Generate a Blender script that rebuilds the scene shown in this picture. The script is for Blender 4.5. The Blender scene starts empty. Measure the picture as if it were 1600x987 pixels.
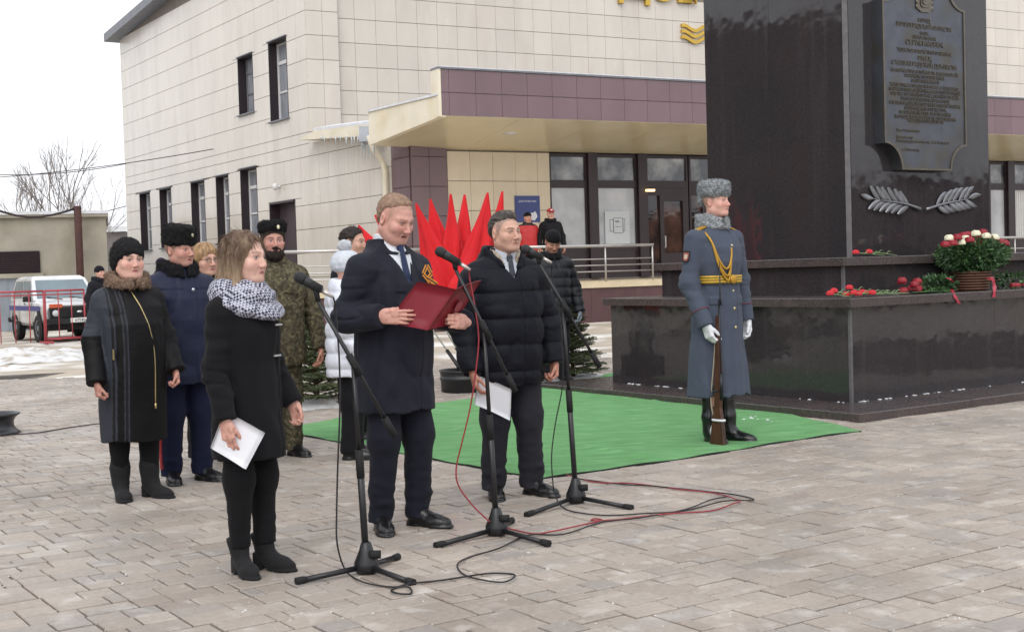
import bpy, math, random
import numpy as np
from mathutils import Matrix, Vector

# ---------------------------------------------------------------- camera, light, exposure
SC = bpy.context.scene
COL = SC.collection
FPX, CAMH = 2000.0, 1.38                      # focal length in photo pixels (1600 wide), eye height
ROLL = math.atan(.03)
PITCH = math.atan(69.5 * math.cos(ROLL) / FPX)
_X = np.array([1, 0, 0.]); _F = np.array([0, math.cos(PITCH), -math.sin(PITCH)]); _Z = np.array([0, math.sin(PITCH), math.cos(PITCH)])
_R = _X * math.cos(ROLL) - _Z * math.sin(ROLL); _U = _Z * math.cos(ROLL) + _X * math.sin(ROLL); _C = np.array([0, 0, CAMH])
cam = bpy.data.objects.new('camera', bpy.data.cameras.new('camera')); COL.objects.link(cam)
cam.matrix_world = Matrix(((_R[0], _U[0], -_F[0], 0), (_R[1], _U[1], -_F[1], 0), (_R[2], _U[2], -_F[2], CAMH), (0, 0, 0, 1)))
cam.data.sensor_width = 36; cam.data.lens = FPX / 1600 * 36; cam.data.clip_start = .1; cam.data.clip_end = 3000
SC.camera = cam
SUN_EL, SUN_AZ = math.radians(48), math.radians(190)     # azimuth clockwise from +Y
W = bpy.data.worlds.new('World'); SC.world = W; W.use_nodes = True
nt = W.node_tree; nt.nodes.clear()
o_ = nt.nodes.new('ShaderNodeOutputWorld'); bg = nt.nodes.new('ShaderNodeBackground')
sky = nt.nodes.new('ShaderNodeTexSky'); sky.sky_type = 'NISHITA'; sky.sun_disc = False
sky.sun_elevation = SUN_EL; sky.sun_rotation = SUN_AZ; sky.air_density = 1.0; sky.dust_density = 6.0; sky.ozone_density = 1.0
hs = nt.nodes.new('ShaderNodeHueSaturation'); hs.inputs['Saturation'].default_value = .18
mx = nt.nodes.new('ShaderNodeMix'); mx.data_type = 'RGBA'; mx.inputs[0].default_value = .72   # even cloud cover
mx.inputs[7].default_value = (11.6, 11.9, 12.5, 1)
nt.links.new(sky.outputs[0], hs.inputs['Color']); nt.links.new(hs.outputs[0], mx.inputs[6])
nt.links.new(mx.outputs[2], bg.inputs['Color']); bg.inputs['Strength'].default_value = .10
nt.links.new(bg.outputs[0], o_.inputs[0])
sl = bpy.data.lights.new('sun', 'SUN'); sl.energy = .6; sl.angle = math.radians(35); sl.color = (1, .96, .9)
so = bpy.data.objects.new('sun', sl); COL.objects.link(so)
so.rotation_euler = (math.pi / 2 - SUN_EL, 0, -SUN_AZ + math.pi)
so.location = (0, 0, 30)
SC.view_settings.view_transform = 'Standard'; SC.view_settings.look = 'None'
SC.view_settings.exposure = 0.42; SC.view_settings.gamma = 1

# ---------------------------------------------------------------- pixel -> place
def ray(x, y): return _F + (x - 800) / FPX * _R - (y - 493.5) / FPX * _U
def gp(x, y, z=0):                            # point on the level z seen at a pixel
    d = ray(x, y); return _C + d * ((z - CAMH) / d[2])
def rp(x, y, P, n):                           # point of a vertical plane
    d = ray(x, y); n = np.array(n, float); return _C + d * (np.dot(np.array(P) - _C, n) / np.dot(d, n))
def at(x, y, dep):
    d = ray(x, y); return _C + d * dep / d[1]

# ---------------------------------------------------------------- helpers: objects
WM = {}
def tag(o, label=None, cat=None, group=None, kind=None):
    if label: o['label'] = label
    if cat: o['category'] = cat
    if group: o['group'] = group
    if kind: o['kind'] = kind
    return o
def thing(name, label, cat, loc=(0, 0, 0), rotz=0, group=None):
    o = bpy.data.objects.new(name, None); COL.objects.link(o); o.empty_display_size = .1
    o.location = Vector([float(c) for c in loc]); o.rotation_euler = (0, 0, rotz)
    WM[o.name] = Matrix.Translation(o.location) @ Matrix.Rotation(rotz, 4, 'Z')
    return tag(o, label, cat, group)
def link(name, me, mat=None, parent=None):
    o = bpy.data.objects.new(name, me); COL.objects.link(o)
    if mat is not None and not me.materials:
        for m in (mat if isinstance(mat, (list, tuple)) else [mat]): me.materials.append(m)
    if parent is not None:
        o.parent = parent; WM[o.name] = WM.get(parent.name, Matrix.Identity(4))
    else: WM[o.name] = Matrix.Identity(4)
    return o
def place(o, parent, loc, rot=(0, 0, 0)):
    o.location = Vector([float(c) for c in loc]); o.rotation_euler = rot; return o
def copy_tree(o, parent=None):
    c = o.copy(); COL.objects.link(c); c.parent = parent
    WM[c.name] = WM.get(o.name, Matrix.Identity(4))
    for ch in list(o.children):
        if ch != c: copy_tree(ch, c)
    return c
def rotm(rx=0, ry=0, rz=0):
    return np.array((Matrix.Rotation(rz, 3, 'Z') @ Matrix.Rotation(ry, 3, 'Y') @ Matrix.Rotation(rx, 3, 'X')))
def nrm(v): v = np.array(v, float); return v / (np.linalg.norm(v) + 1e-12)
def frame(d):
    d = nrm(d); a = np.array([0, 0, 1.]) if abs(d[2]) < .9 else np.array([1., 0, 0])
    x = nrm(np.cross(a, d)); return x, np.cross(d, x), d
class MB:
    def __init__(s): s.v = []; s.f = []; s.n = 0; s.sm = []; s.mi = []
    def add(s, v, f, smooth=False, mi=0):
        for p in v: s.v.append((float(p[0]), float(p[1]), float(p[2])))
        for q in f: s.f.append([i + s.n for i in q]); s.sm.append(smooth); s.mi.append(mi)
        s.n += len(v); return s
    def box(s, a, b, M=None, o=(0, 0, 0), mi=0, bev=0):
        x0, y0, z0 = a; x1, y1, z1 = b
        if bev:
            e = bev; P = []; 
            for z, k in ((z0, 0), (z1 - e, 0), (z1, e)):
                P += [(x0 + k, y0 + k, z), (x1 - k, y0 + k, z), (x1 - k, y1 - k, z), (x0 + k, y1 - k, z)]
            Fq = [(3, 2, 1, 0), (8, 9, 10, 11)] + [(4 * l + i, 4 * l + (i + 1) % 4, 4 * l + 4 + (i + 1) % 4, 4 * l + 4 + i) for l in (0, 1) for i in range(4)]
        else:
            P = [(x0, y0, z0), (x1, y0, z0), (x1, y1, z0), (x0, y1, z0), (x0, y0, z1), (x1, y0, z1), (x1, y1, z1), (x0, y1, z1)]
            Fq = [(3, 2, 1, 0), (4, 5, 6, 7), (0, 1, 5, 4), (1, 2, 6, 5), (2, 3, 7, 6), (3, 0, 4, 7)]
        if M is not None: P = [np.array(o) + M @ np.array(p) for p in P]
        elif any(o): P = [np.array(o) + np.array(p) for p in P]
        return s.add(P, Fq, False, mi)
    def obox(s, O, ax, ay, az, a, b, mi=0):    # box in an oblique frame
        P = []
        for z in (a[2], b[2]):
            for x, y in ((a[0], a[1]), (b[0], a[1]), (b[0], b[1]), (a[0], b[1])):
                P.append(np.array(O) + np.array(ax) * x + np.array(ay) * y + np.array(az) * z)
        Fq = [(3, 2, 1, 0), (4, 5, 6, 7), (0, 1, 5, 4), (1, 2, 6, 5), (2, 3, 7, 6), (3, 0, 4, 7)]
        return s.add(P, Fq, False, mi)
    def prism(s, pts, ext, mi=0, smooth=False):
        n = len(pts); e = np.array(ext, float); A = [np.array(p, float) for p in pts]
        return s.add(A + [p + e for p in A], [list(range(n))[::-1], list(range(n, 2 * n))] + [(i, (i + 1) % n, n + (i + 1) % n, n + i) for i in range(n)], smooth, mi)
    def tube(s, path, r, n=8, cap=True, mi=0, smooth=True):
        P = [np.array(p, float) for p in path]; m = len(P); R = r if hasattr(r, '__len__') else [r] * m
        T = [nrm(P[min(i + 1, m - 1)] - P[max(i - 1, 0)]) for i in range(m)]
        x, y, _ = frame(T[0]); V = []
        for i in range(m):
            x = nrm(x - T[i] * np.dot(x, T[i])); y = np.cross(T[i], x)
            for k in range(n):
                a = 2 * math.pi * k / n; V.append(P[i] + (x * math.cos(a) + y * math.sin(a)) * R[i])
        Fq = [(i * n + k, i * n + (k + 1) % n, (i + 1) * n + (k + 1) % n, (i + 1) * n + k) for i in range(m - 1) for k in range(n)]
        s.add(V, Fq, smooth, mi)
        if cap: s.f += [[s.n - m * n + k for k in range(n)][::-1], [s.n - n + k for k in range(n)]]; s.sm += [False] * 2; s.mi += [mi] * 2
        return s
    def lathe(s, prof, n=24, o=(0, 0, 0), M=None, mi=0, smooth=True):
        V = []
        for r, z in prof:
            for k in range(n):
                a = 2 * math.pi * k / n; p = np.array([r * math.cos(a), r * math.sin(a), z])
                V.append(np.array(o) + (M @ p if M is not None else p))
        m = len(prof)
        return s.add(V, [(i * n + k, i * n + (k + 1) % n, (i + 1) * n + (k + 1) % n, (i + 1) * n + k) for i in range(m - 1) for k in range(n)], smooth, mi)
    def sphere(s, c, r, n=10, m=7, M=None, mi=0):
        r = np.array(r if hasattr(r, '__len__') else (r, r, r), float); V = []
        for i in range(m + 1):
            t = math.pi * i / m
            for k in range(n):
                a = 2 * math.pi * k / n; p = np.array([math.sin(t) * math.cos(a), math.sin(t) * math.sin(a), -math.cos(t)]) * r
                V.append(np.array(c) + (M @ p if M is not None else p))
        return s.add(V, [(i * n + k, i * n + (k + 1) % n, (i + 1) * n + (k + 1) % n, (i + 1) * n + k) for i in range(m) for k in range(n)], True, mi)
    def mesh(s, name, inv=None):
        me = bpy.data.meshes.new(name); V = s.v
        if inv is not None:
            A = np.array(inv); V = (np.array(V) @ A[:3, :3].T + A[:3, 3]).tolist()
        me.from_pydata(V, [], s.f)
        me.polygons.foreach_set('use_smooth', s.sm)
        if any(s.mi): me.polygons.foreach_set('material_index', s.mi)
        me.update(); return me
    def build(s, name, mat, parent=None, world=True):
        inv = None
        if world and parent is not None and parent.name in WM: inv = WM[parent.name].inverted()
        return link(name, s.mesh(name, inv), mat, parent)

# ---------------------------------------------------------------- helpers: materials
def lin(c):
    if isinstance(c, str):
        c = c.lstrip('#'); c = [int(c[i:i + 2], 16) / 255 for i in (0, 2, 4)]
    return tuple((x / 12.92 if x <= .04045 else ((x + .055) / 1.055) ** 2.4) for x in c[:3])
MATS = {}
def mat(name, col, rough=.6, var=.12, vscale=6., bump=0., bscale=60., metal=0., spec=.5, col2=None, c2scale=3., c2amt=(.45, .65), coat=0., sheen=0., attr=None, rand=0., stretch=None, coords='Object', bump2=0., b2scale=10., trans=0., alpha=None, rvar=0.):
    """Procedural surface: base colour with soft noise, optional second tone in patches, bump."""
    if name in MATS: return MATS[name]
    m = bpy.data.materials.new(name); m.use_nodes = True; N = m.node_tree.nodes; L = m.node_tree.links
    b = N['Principled BSDF']; b.inputs['Roughness'].default_value = rough; b.inputs['Metallic'].default_value = metal
    b.inputs['Specular IOR Level'].default_value = spec; b.inputs['Coat Weight'].default_value = coat
    b.inputs['Sheen Weight'].default_value = sheen
    if trans: b.inputs['Transmission Weight'].default_value = trans
    if coords == 'World': src = N.new('ShaderNodeNewGeometry').outputs['Position']
    else: src = N.new('ShaderNodeTexCoord').outputs[coords]
    if stretch:
        mp = N.new('ShaderNodeMapping'); mp.inputs['Scale'].default_value = stretch; L.new(src, mp.inputs[0]); src = mp.outputs[0]
    def noise(sc, det=5.):
        n = N.new('ShaderNodeTexNoise'); n.inputs['Scale'].default_value = sc; n.inputs['Detail'].default_value = det; L.new(src, n.inputs['Vector']); return n.outputs['Fac']
    if attr:
        a = N.new('ShaderNodeAttribute'); a.attribute_name = attr; cur = a.outputs['Color']
    else:
        rgb = N.new('ShaderNodeRGB'); rgb.outputs[0].default_value = (*lin(col), 1); cur = rgb.outputs[0]
    if col2 is not None:
        cr = N.new('ShaderNodeMapRange'); cr.inputs[1].default_value, cr.inputs[2].default_value = c2amt; L.new(noise(c2scale), cr.inputs[0])
        k = N.new('ShaderNodeMix'); k.data_type = 'RGBA'; k.inputs[7].default_value = (*lin(col2), 1)
        L.new(cr.outputs[0], k.inputs[0]); L.new(cur, k.inputs[6]); cur = k.outputs[2]
    if var or rand:
        k = N.new('ShaderNodeHueSaturation')
        mr = N.new('ShaderNodeMapRange'); mr.inputs[1].default_value = .3; mr.inputs[2].default_value = .7; mr.inputs[3].default_value = 1 - var; mr.inputs[4].default_value = 1 + var
        L.new(noise(vscale), mr.inputs[0]); val = mr.outputs[0]
        if rand:
            oi = N.new('ShaderNodeObjectInfo'); m2 = N.new('ShaderNodeMapRange'); m2.inputs[3].default_value = 1 - rand; m2.inputs[4].default_value = 1 + rand
            L.new(oi.outputs['Random'], m2.inputs[0]); mu = N.new('ShaderNodeMath'); mu.operation = 'MULTIPLY'; L.new(val, mu.inputs[0]); L.new(m2.outputs[0], mu.inputs[1]); val = mu.outputs[0]
        L.new(val, k.inputs['Value']); L.new(cur, k.inputs['Color']); cur = k.outputs[0]
    L.new(cur, b.inputs['Base Color'])
    if rvar:
        mr = N.new('ShaderNodeMapRange'); mr.inputs[1].default_value = .3; mr.inputs[2].default_value = .7; mr.inputs[3].default_value = max(.02, rough - rvar); mr.inputs[4].default_value = min(1, rough + rvar)
        L.new(noise(c2scale * 1.7), mr.inputs[0]); L.new(mr.outputs[0], b.inputs['Roughness'])
    if bump or bump2:
        bp = N.new('ShaderNodeBump'); bp.inputs['Strength'].default_value = 1.; bp.inputs['Distance'].default_value = bump or 1e-5
        L.new(noise(bscale, 3.), bp.inputs['Height']); L.new(bp.outputs[0], b.inputs['Normal'])
        if bump2:
            b2 = N.new('ShaderNodeBump'); b2.inputs['Distance'].default_value = bump2; L.new(noise(b2scale, 4.), b2.inputs['Height']); L.new(bp.outputs[0], b2.inputs['Normal']); L.new(b2.outputs[0], b.inputs['Normal'])
    MATS[name] = m; return m
RNG = random.Random(7)
def poly_in(p, poly):
    x, y = p[0], p[1]; c = False; n = len(poly)
    for i in range(n):
        x1, y1 = poly[i][:2]; x2, y2 = poly[(i + 1) % n][:2]
        if (y1 > y) != (y2 > y) and x < (x2 - x1) * (y - y1) / (y2 - y1) + x1: c = not c
    return c
def text_mesh(body, size, extrude, align='CENTER', res=2, bold=0.):
    cu = bpy.data.curves.new('t', 'FONT'); cu.body = body; cu.size = size; cu.extrude = extrude; cu.align_x = align; cu.resolution_u = res; cu.offset = bold
    ob = bpy.data.objects.new('t', cu); COL.objects.link(ob)
    dg = bpy.context.evaluated_depsgraph_get(); me = bpy.data.meshes.new_from_object(ob.evaluated_get(dg))
    V = np.array([v.co[:] for v in me.vertices]).reshape(-1, 3); Fc = [list(p.vertices) for p in me.polygons]
    bpy.data.objects.remove(ob); bpy.data.curves.remove(cu); bpy.data.meshes.remove(me)
    return V, Fc
# ================================================================ SETTING
A34 = math.radians(34); UL = np.array([-math.sin(A34), math.cos(A34), 0]); UV = np.array([math.cos(A34), math.sin(A34), 0])
def sstep(a, b, x): t = min(1, max(0, (x - a) / (b - a))); return t * t * (3 - 2 * t)
def gz(x, y):                                  # the square rises a little towards the house of culture
    return .0135 * max(0, min(y, 40) - 14) * sstep(-9, -4, x + .35 * (y - 25))
# ground sheet
def make_ground():
    xs = sorted(set([-600, -300, -150, -80] + list(np.arange(-50, 51, 1.5)) + [80, 150, 300, 600]))
    ys = sorted(set([-300, -150, -60, -20, 0] + list(np.arange(6, 66, 1.5)) + [80, 110, 160, 300, 700, 1200]))
    r = random.Random(3); V = []
    for y in ys:
        for x in xs:
            z = gz(x, y) - .02
            if y > 19 and abs(x) < 50: z += r.uniform(-.012, .012)
            V.append((x, y, z))
    n = len(xs); Fq = [(j * n + i, j * n + i + 1, (j + 1) * n + i + 1, (j + 1) * n + i) for j in range(len(ys) - 1) for i in range(n - 1)]
    return MB().add(V, Fq, True)
m_ground = mat('slush', '#ab9f8f', .75, .18, 1.2, .02, 9., col2='#d6d2cc', c2scale=.8, c2amt=(.46, .62), bump2=.05, b2scale=2.2)
tag(make_ground().build('ground', m_ground), kind='structure')
# pavers
def paver_material(name, island):
    m = bpy.data.materials.new(name); m.use_nodes = True; N = m.node_tree.nodes; L = m.node_tree.links; b = N['Principled BSDF']
    ge = N.new('ShaderNodeNewGeometry'); rnd = ge.outputs['Random Per Island']
    if not island: oi = N.new('ShaderNodeObjectInfo'); rnd = oi.outputs['Random']
    cr = N.new('ShaderNodeValToRGB'); cr.color_ramp.interpolation = 'LINEAR'
    cols = ['#988c82', '#a0958a', '#a69b90', '#9b9188', '#aaa095', '#968e88', '#a3988d']
    el = cr.color_ramp.elements
    while len(el) < len(cols): el.new(.5)
    for i, c in enumerate(cols): el[i].position = i / (len(cols) - 1); el[i].color = (*lin(c), 1)
    L.new(rnd, cr.inputs[0])
    pos = ge.outputs['Position']
    def noise(sc, det=5.):
        n = N.new('ShaderNodeTexNoise'); n.inputs['Scale'].default_value = sc; n.inputs['Detail'].default_value = det; L.new(pos, n.inputs['Vector']); return n.outputs['Fac']
    hsv = N.new('ShaderNodeHueSaturation'); mr = N.new('ShaderNodeMapRange'); mr.inputs[1].default_value = .3; mr.inputs[2].default_value = .7; mr.inputs[3].default_value = .80; mr.inputs[4].default_value = 1.14
    L.new(noise(1.1, 7), mr.inputs[0]); L.new(mr.outputs[0], hsv.inputs['Value']); L.new(cr.outputs[0], hsv.inputs['Color'])
    gm = N.new('ShaderNodeMapRange'); gm.inputs[1].default_value = .25; gm.inputs[2].default_value = .75; gm.inputs[3].default_value = .86; gm.inputs[4].default_value = 1.12; L.new(noise(34, 8), gm.inputs[0]); mm_ = N.new('ShaderNodeMath'); mm_.operation = 'MULTIPLY'; L.new(mr.outputs[0], mm_.inputs[0]); L.new(gm.outputs[0], mm_.inputs[1]); L.new(mm_.outputs[0], hsv.inputs['Value'])
    m2 = N.new('ShaderNodeMapRange'); m2.inputs[1].default_value = .56; m2.inputs[2].default_value = .78; m2.inputs[4].default_value = .55
    L.new(noise(5.5, 9), m2.inputs[0])
    mxn = N.new('ShaderNodeMix'); mxn.data_type = 'RGBA'; mxn.inputs[7].default_value = (*lin('#d8d3cd'), 1)   # dried salt and snow dust
    L.new(m2.outputs[0], mxn.inputs[0]); L.new(hsv.outputs[0], mxn.inputs[6]); L.new(mxn.outputs[2], b.inputs['Base Color'])
    m3 = N.new('ShaderNodeMapRange'); m3.inputs[1].default_value = .35; m3.inputs[2].default_value = .65; m3.inputs[3].default_value = .38; m3.inputs[4].default_value = .8   # damp patches
    L.new(noise(.8, 4), m3.inputs[0]); L.new(m3.outputs[0], b.inputs['Roughness'])
    bp = N.new('ShaderNodeBump'); bp.inputs['Distance'].default_value = .003; L.new(noise(90, 4), bp.inputs['Height']); L.new(bp.outputs[0], b.inputs['Normal'])
    b.inputs['Specular IOR Level'].default_value = .4
    return m
m_pav_o = paver_material('paver', False); m_pav_s = paver_material('paver_field', True)
def make_pavers():
    r = random.Random(11); cells = []; g = .15
    # rows run along UV; origin near the camera
    for j in range(10, 141):
        b0 = j * g; a = -14 + r.choice((0, .08, .16)) 
        while a < 22:
            L = r.choice((.15, .15, .225, .225, .30)); 
            if L == .30:
                cells += [(a, b0, .30, .075), (a, b0 + .075, .15, .075), (a + .15, b0 + .075, .15, .075)] if r.random() < .3 else [(a, b0, .225, .15), (a + .225, b0, .075, .15)]
            elif L == .225 and r.random() < .12: cells += [(a, b0, .225, .075), (a, b0 + .075, .225, .075)]
            else: cells.append((a, b0, L, g))
            a += L
    out = []
    for a, b0, L, w in cells:
        c = UV * (a + L / 2) + UL * (b0 + w / 2)
        if c[1] < 4.3 or c[1] > 19 or abs(c[0]) > .52 * c[1] + 1.2: continue
        out.append((c[1], a, b0, L, w, c))
    out.sort(key=lambda t: t[0] + 40 * (abs(t[5][0]) > .41 * t[5][1] + .15))
    return out, r
PAV, r = make_pavers()
pv = tag(bpy.data.objects.new('pavement', None), kind='structure'); COL.objects.link(pv); pv.rotation_euler = (0, 0, A34)
WM[pv.name] = Matrix.Rotation(A34, 4, 'Z')
pm = {}
for k, (d, a, b0, L, w, c) in enumerate(PAV[:300]):
    key = (round(L, 3), round(w, 3))
    if key not in pm:
        mb = MB(); e = .0045; mb.box((-L / 2 + e, -w / 2 + e, -.03), (L / 2 - e, w / 2 - e, 0), bev=.004); pm[key] = mb.mesh('paver')
    o = link('paver', pm[key], m_pav_o, pv); o.location = (a + L / 2, b0 + w / 2, r.uniform(-.003, .0035)); o.rotation_euler = (r.uniform(-.010, .010), r.uniform(-.008, .008), 0)
mb = MB()
for d, a, b0, L, w, c in PAV[300:]:
    e = .0045; z = r.uniform(-.003, .0035) + gz(c[0], c[1]); t1 = r.uniform(-.001, .001); 
    x0, x1, y0, y1 = a + e, a + L - e, b0 + e, b0 + w - e; k = .004
    mb.add([(x0, y0, -.03), (x1, y0, -.03), (x1, y1, -.03), (x0, y1, -.03), (x0, y0, z - k), (x1, y0, z - k), (x1, y1, z - k), (x0, y1, z - k),
            (x0 + k, y0 + k, z + t1), (x1 - k, y0 + k, z - t1), (x1 - k, y1 - k, z + t1), (x0 + k, y1 - k, z - t1)],
           [(8, 9, 10, 11)] + [(4 * l + i, 4 * l + (i + 1) % 4, 4 * l + 4 + (i + 1) % 4, 4 * l + 4 + i) for l in (0, 1) for i in range(4)])
tag(mb.build('paver_field', m_pav_s, pv, world=False), kind='stuff')
mb = MB(); mb.box((-15, 1.4, -.035), (23, 21.2, -.016))
bed = mb.build('sand_bed', mat('joint_sand', '#3a332d', .9, .3, 3, col2='#8a8178', c2scale=1.3, c2amt=(.5, .75)), pv, world=False)
# snow crumbs on the paving
def snow_crumbs():
    r = random.Random(5); mb = MB(); cent = [gp(r.uniform(0, 1600), r.uniform(620, 985)) for _ in range(46)]
    spots = []
    for c in cent:
        for _ in range(r.randint(3, 12)): spots.append((c[0] + r.gauss(0, .13), c[1] + r.gauss(0, .13)))
    for _ in range(160): p = gp(r.uniform(0, 1600), r.uniform(610, 985)); spots.append((p[0], p[1]))
    for x, y in spots:
        s = min(.016, .0026 * math.exp(abs(r.gauss(0, .6)))); n = 6; V = [(x, y, .002 + s * r.uniform(.15, .4))]
        for k in range(n): a = 6.283 * k / n; q = s * r.uniform(.6, 1.5); V.append((x + q * math.cos(a), y + q * math.sin(a), -.003))
        mb.add(V, [(0, k + 1, (k + 1) % n + 1) for k in range(n)], True)
    return mb
m_snow = mat('snow', '#d6d8dc', .7, .1, 8, .006, 30, bump2=.02, b2scale=6)
tag(snow_crumbs().build('snow_crumbs', mat('crumb_ice', '#c4c1bd', .6, .1, 30)), kind='stuff')
# snow heaps and drifts: displaced mounds
def mound(name, label, poly_c, rx, ry, hgt, seed, mt, rot=0, n=40, grp=None):
    r = random.Random(seed); ph = [(r.uniform(2, 9) * (1 + 2 * (q > 4)), r.uniform(2, 9) * (1 + 2 * (q > 4)), r.uniform(0, 6)) for q in range(8)]; V = []; m = n
    for j in range(m + 1):
        for i in range(n + 1):
            u, v = 2 * i / n - 1, 2 * j / m - 1; q = u * u + v * v
            nz = sum(math.sin(a * u + b * v + c) for a, b, c in ph) / 8
            ed = max(0, 1 - q * (1 + .35 * nz)) ; z = hgt * ed ** .8 * (.65 + .6 * nz + .1 * r.random()) - .02
            x, y = u * rx, v * ry; V.append((x * math.cos(rot) - y * math.sin(rot), x * math.sin(rot) + y * math.cos(rot), z))
    mb = MB().add(V, [(j * (n + 1) + i, j * (n + 1) + i + 1, (j + 1) * (n + 1) + i + 1, (j + 1) * (n + 1) + i) for j in range(m) for i in range(n)], True)
    o = mb.build(name, mt, None); o.location = (float(poly_c[0]), float(poly_c[1]), gz(poly_c[0], poly_c[1])); tag(o, label, 'snow heap', grp); return o
m_heap = mat('snow_dirty', '#d3d3d3', .75, .12, 5, .008, 30, col2='#a99e90', c2scale=3.5, c2amt=(.52, .68), bump2=.03, b2scale=7)
g = gp(40, 560); mound('snow_heap', 'dirty white snow heap by the red barrier', g, 1.5, 1.3, .26, 1, m_heap, .3)
g = gp(-30, 575); mound('snow_heap', 'low bright snow bank in front of the snow heap', g, 1.0, .35, .10, 8, m_heap, .1)
g = gp(505, 632); mound('snow_heap', 'strip of old snow beneath the spruce behind the scarf woman', g, 1.1, .45, .13, 2, m_heap, .5)
g = gp(880, 592); mound('snow_heap', 'thin patch of snow beneath the spruce behind the padded jacket man', g, .9, .6, .06, 4, m_snow, .2)
# carpet
def carpet():
    C1 = [gp(848, 750), gp(1344, 674), gp(1200, 640), gp(951, 588), gp(690, 610), gp(452, 645), gp(428, 668)]
    # subdivide quad A-B-(back)-C as a grid for gentle waves
    A, B, D = C1[0], C1[1], gp(425, 672); E_ = gp(968, 586)
    n = 90; r = random.Random(2); V = []
    for j in range(n + 1):
        for i in range(n + 1):
            u, v = i / n, j / n; p = (A * (1 - u) + B * u) * (1 - v) + (D * (1 - u) + E_ * u) * v
            z = .016 + .005 * math.sin(u * 14 + 3 * math.sin(v * 7)) * math.sin(v * 11 + 1) + .004 * math.sin(u * 37 + v * 23)
            z += .010 * math.sin(v * 60 + 5 * math.sin(u * 5)) * math.exp(-((u - .25) / .3) ** 2) * .35 + .016 * math.exp(-((u - .34 + .2 * v) / .012) ** 2) + .01 * math.exp(-((v - .5 - .06 * math.sin(u * 9)) / .012) ** 2) 
            if u in (0, 1) or v in (0, 1):
                z = .012 + .004 * math.sin(u * 30 + v * 41)
            w = .025 * math.sin(u * 9 + 1) * (v < .001) + .02 * math.sin(v * 8) * (u < .001)
            V.append((p[0] + w * UL[0], p[1] + w * UL[1], z + gz(p[0], p[1])))
    mb = MB().add(V, [(j * (n + 1) + i, j * (n + 1) + i + 1, (j + 1) * (n + 1) + i + 1, (j + 1) * (n + 1) + i) for j in range(n) for i in range(n)], True)
    # rim going down to the paving
    rim = [i for i in range(n + 1)] + [j * (n + 1) + n for j in range(1, n + 1)] + [n * (n + 1) + i for i in range(n - 1, -1, -1)] + [j * (n + 1) for j in range(n - 1, 0, -1)]
    k0 = mb.n; P = [V[i] for i in rim]; m = len(rim)
    mb.add([(x, y, z + .0005) for x, y, z in P] + [(x, y, gz(x, y) - .002) for x, y, z in P], [(k, k + m, (k + 1) % m + m, (k + 1) % m) for k in range(m)], False, 1)
    return mb
m_carpet = mat('carpet_green', '#63a060', .95, .16, 4., .006, 300, col2='#7db37a', c2scale=3., c2amt=(.35, .75), stretch=(1, 4, 1), bump2=.012, b2scale=9)
m_blackedge = mat('carpet_edge', '#1c1f1c', .9, .1)
o = carpet().build('carpet', [m_carpet, m_blackedge]); tag(o, 'bright green artificial grass carpet laid before the granite monument', 'carpet')

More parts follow.
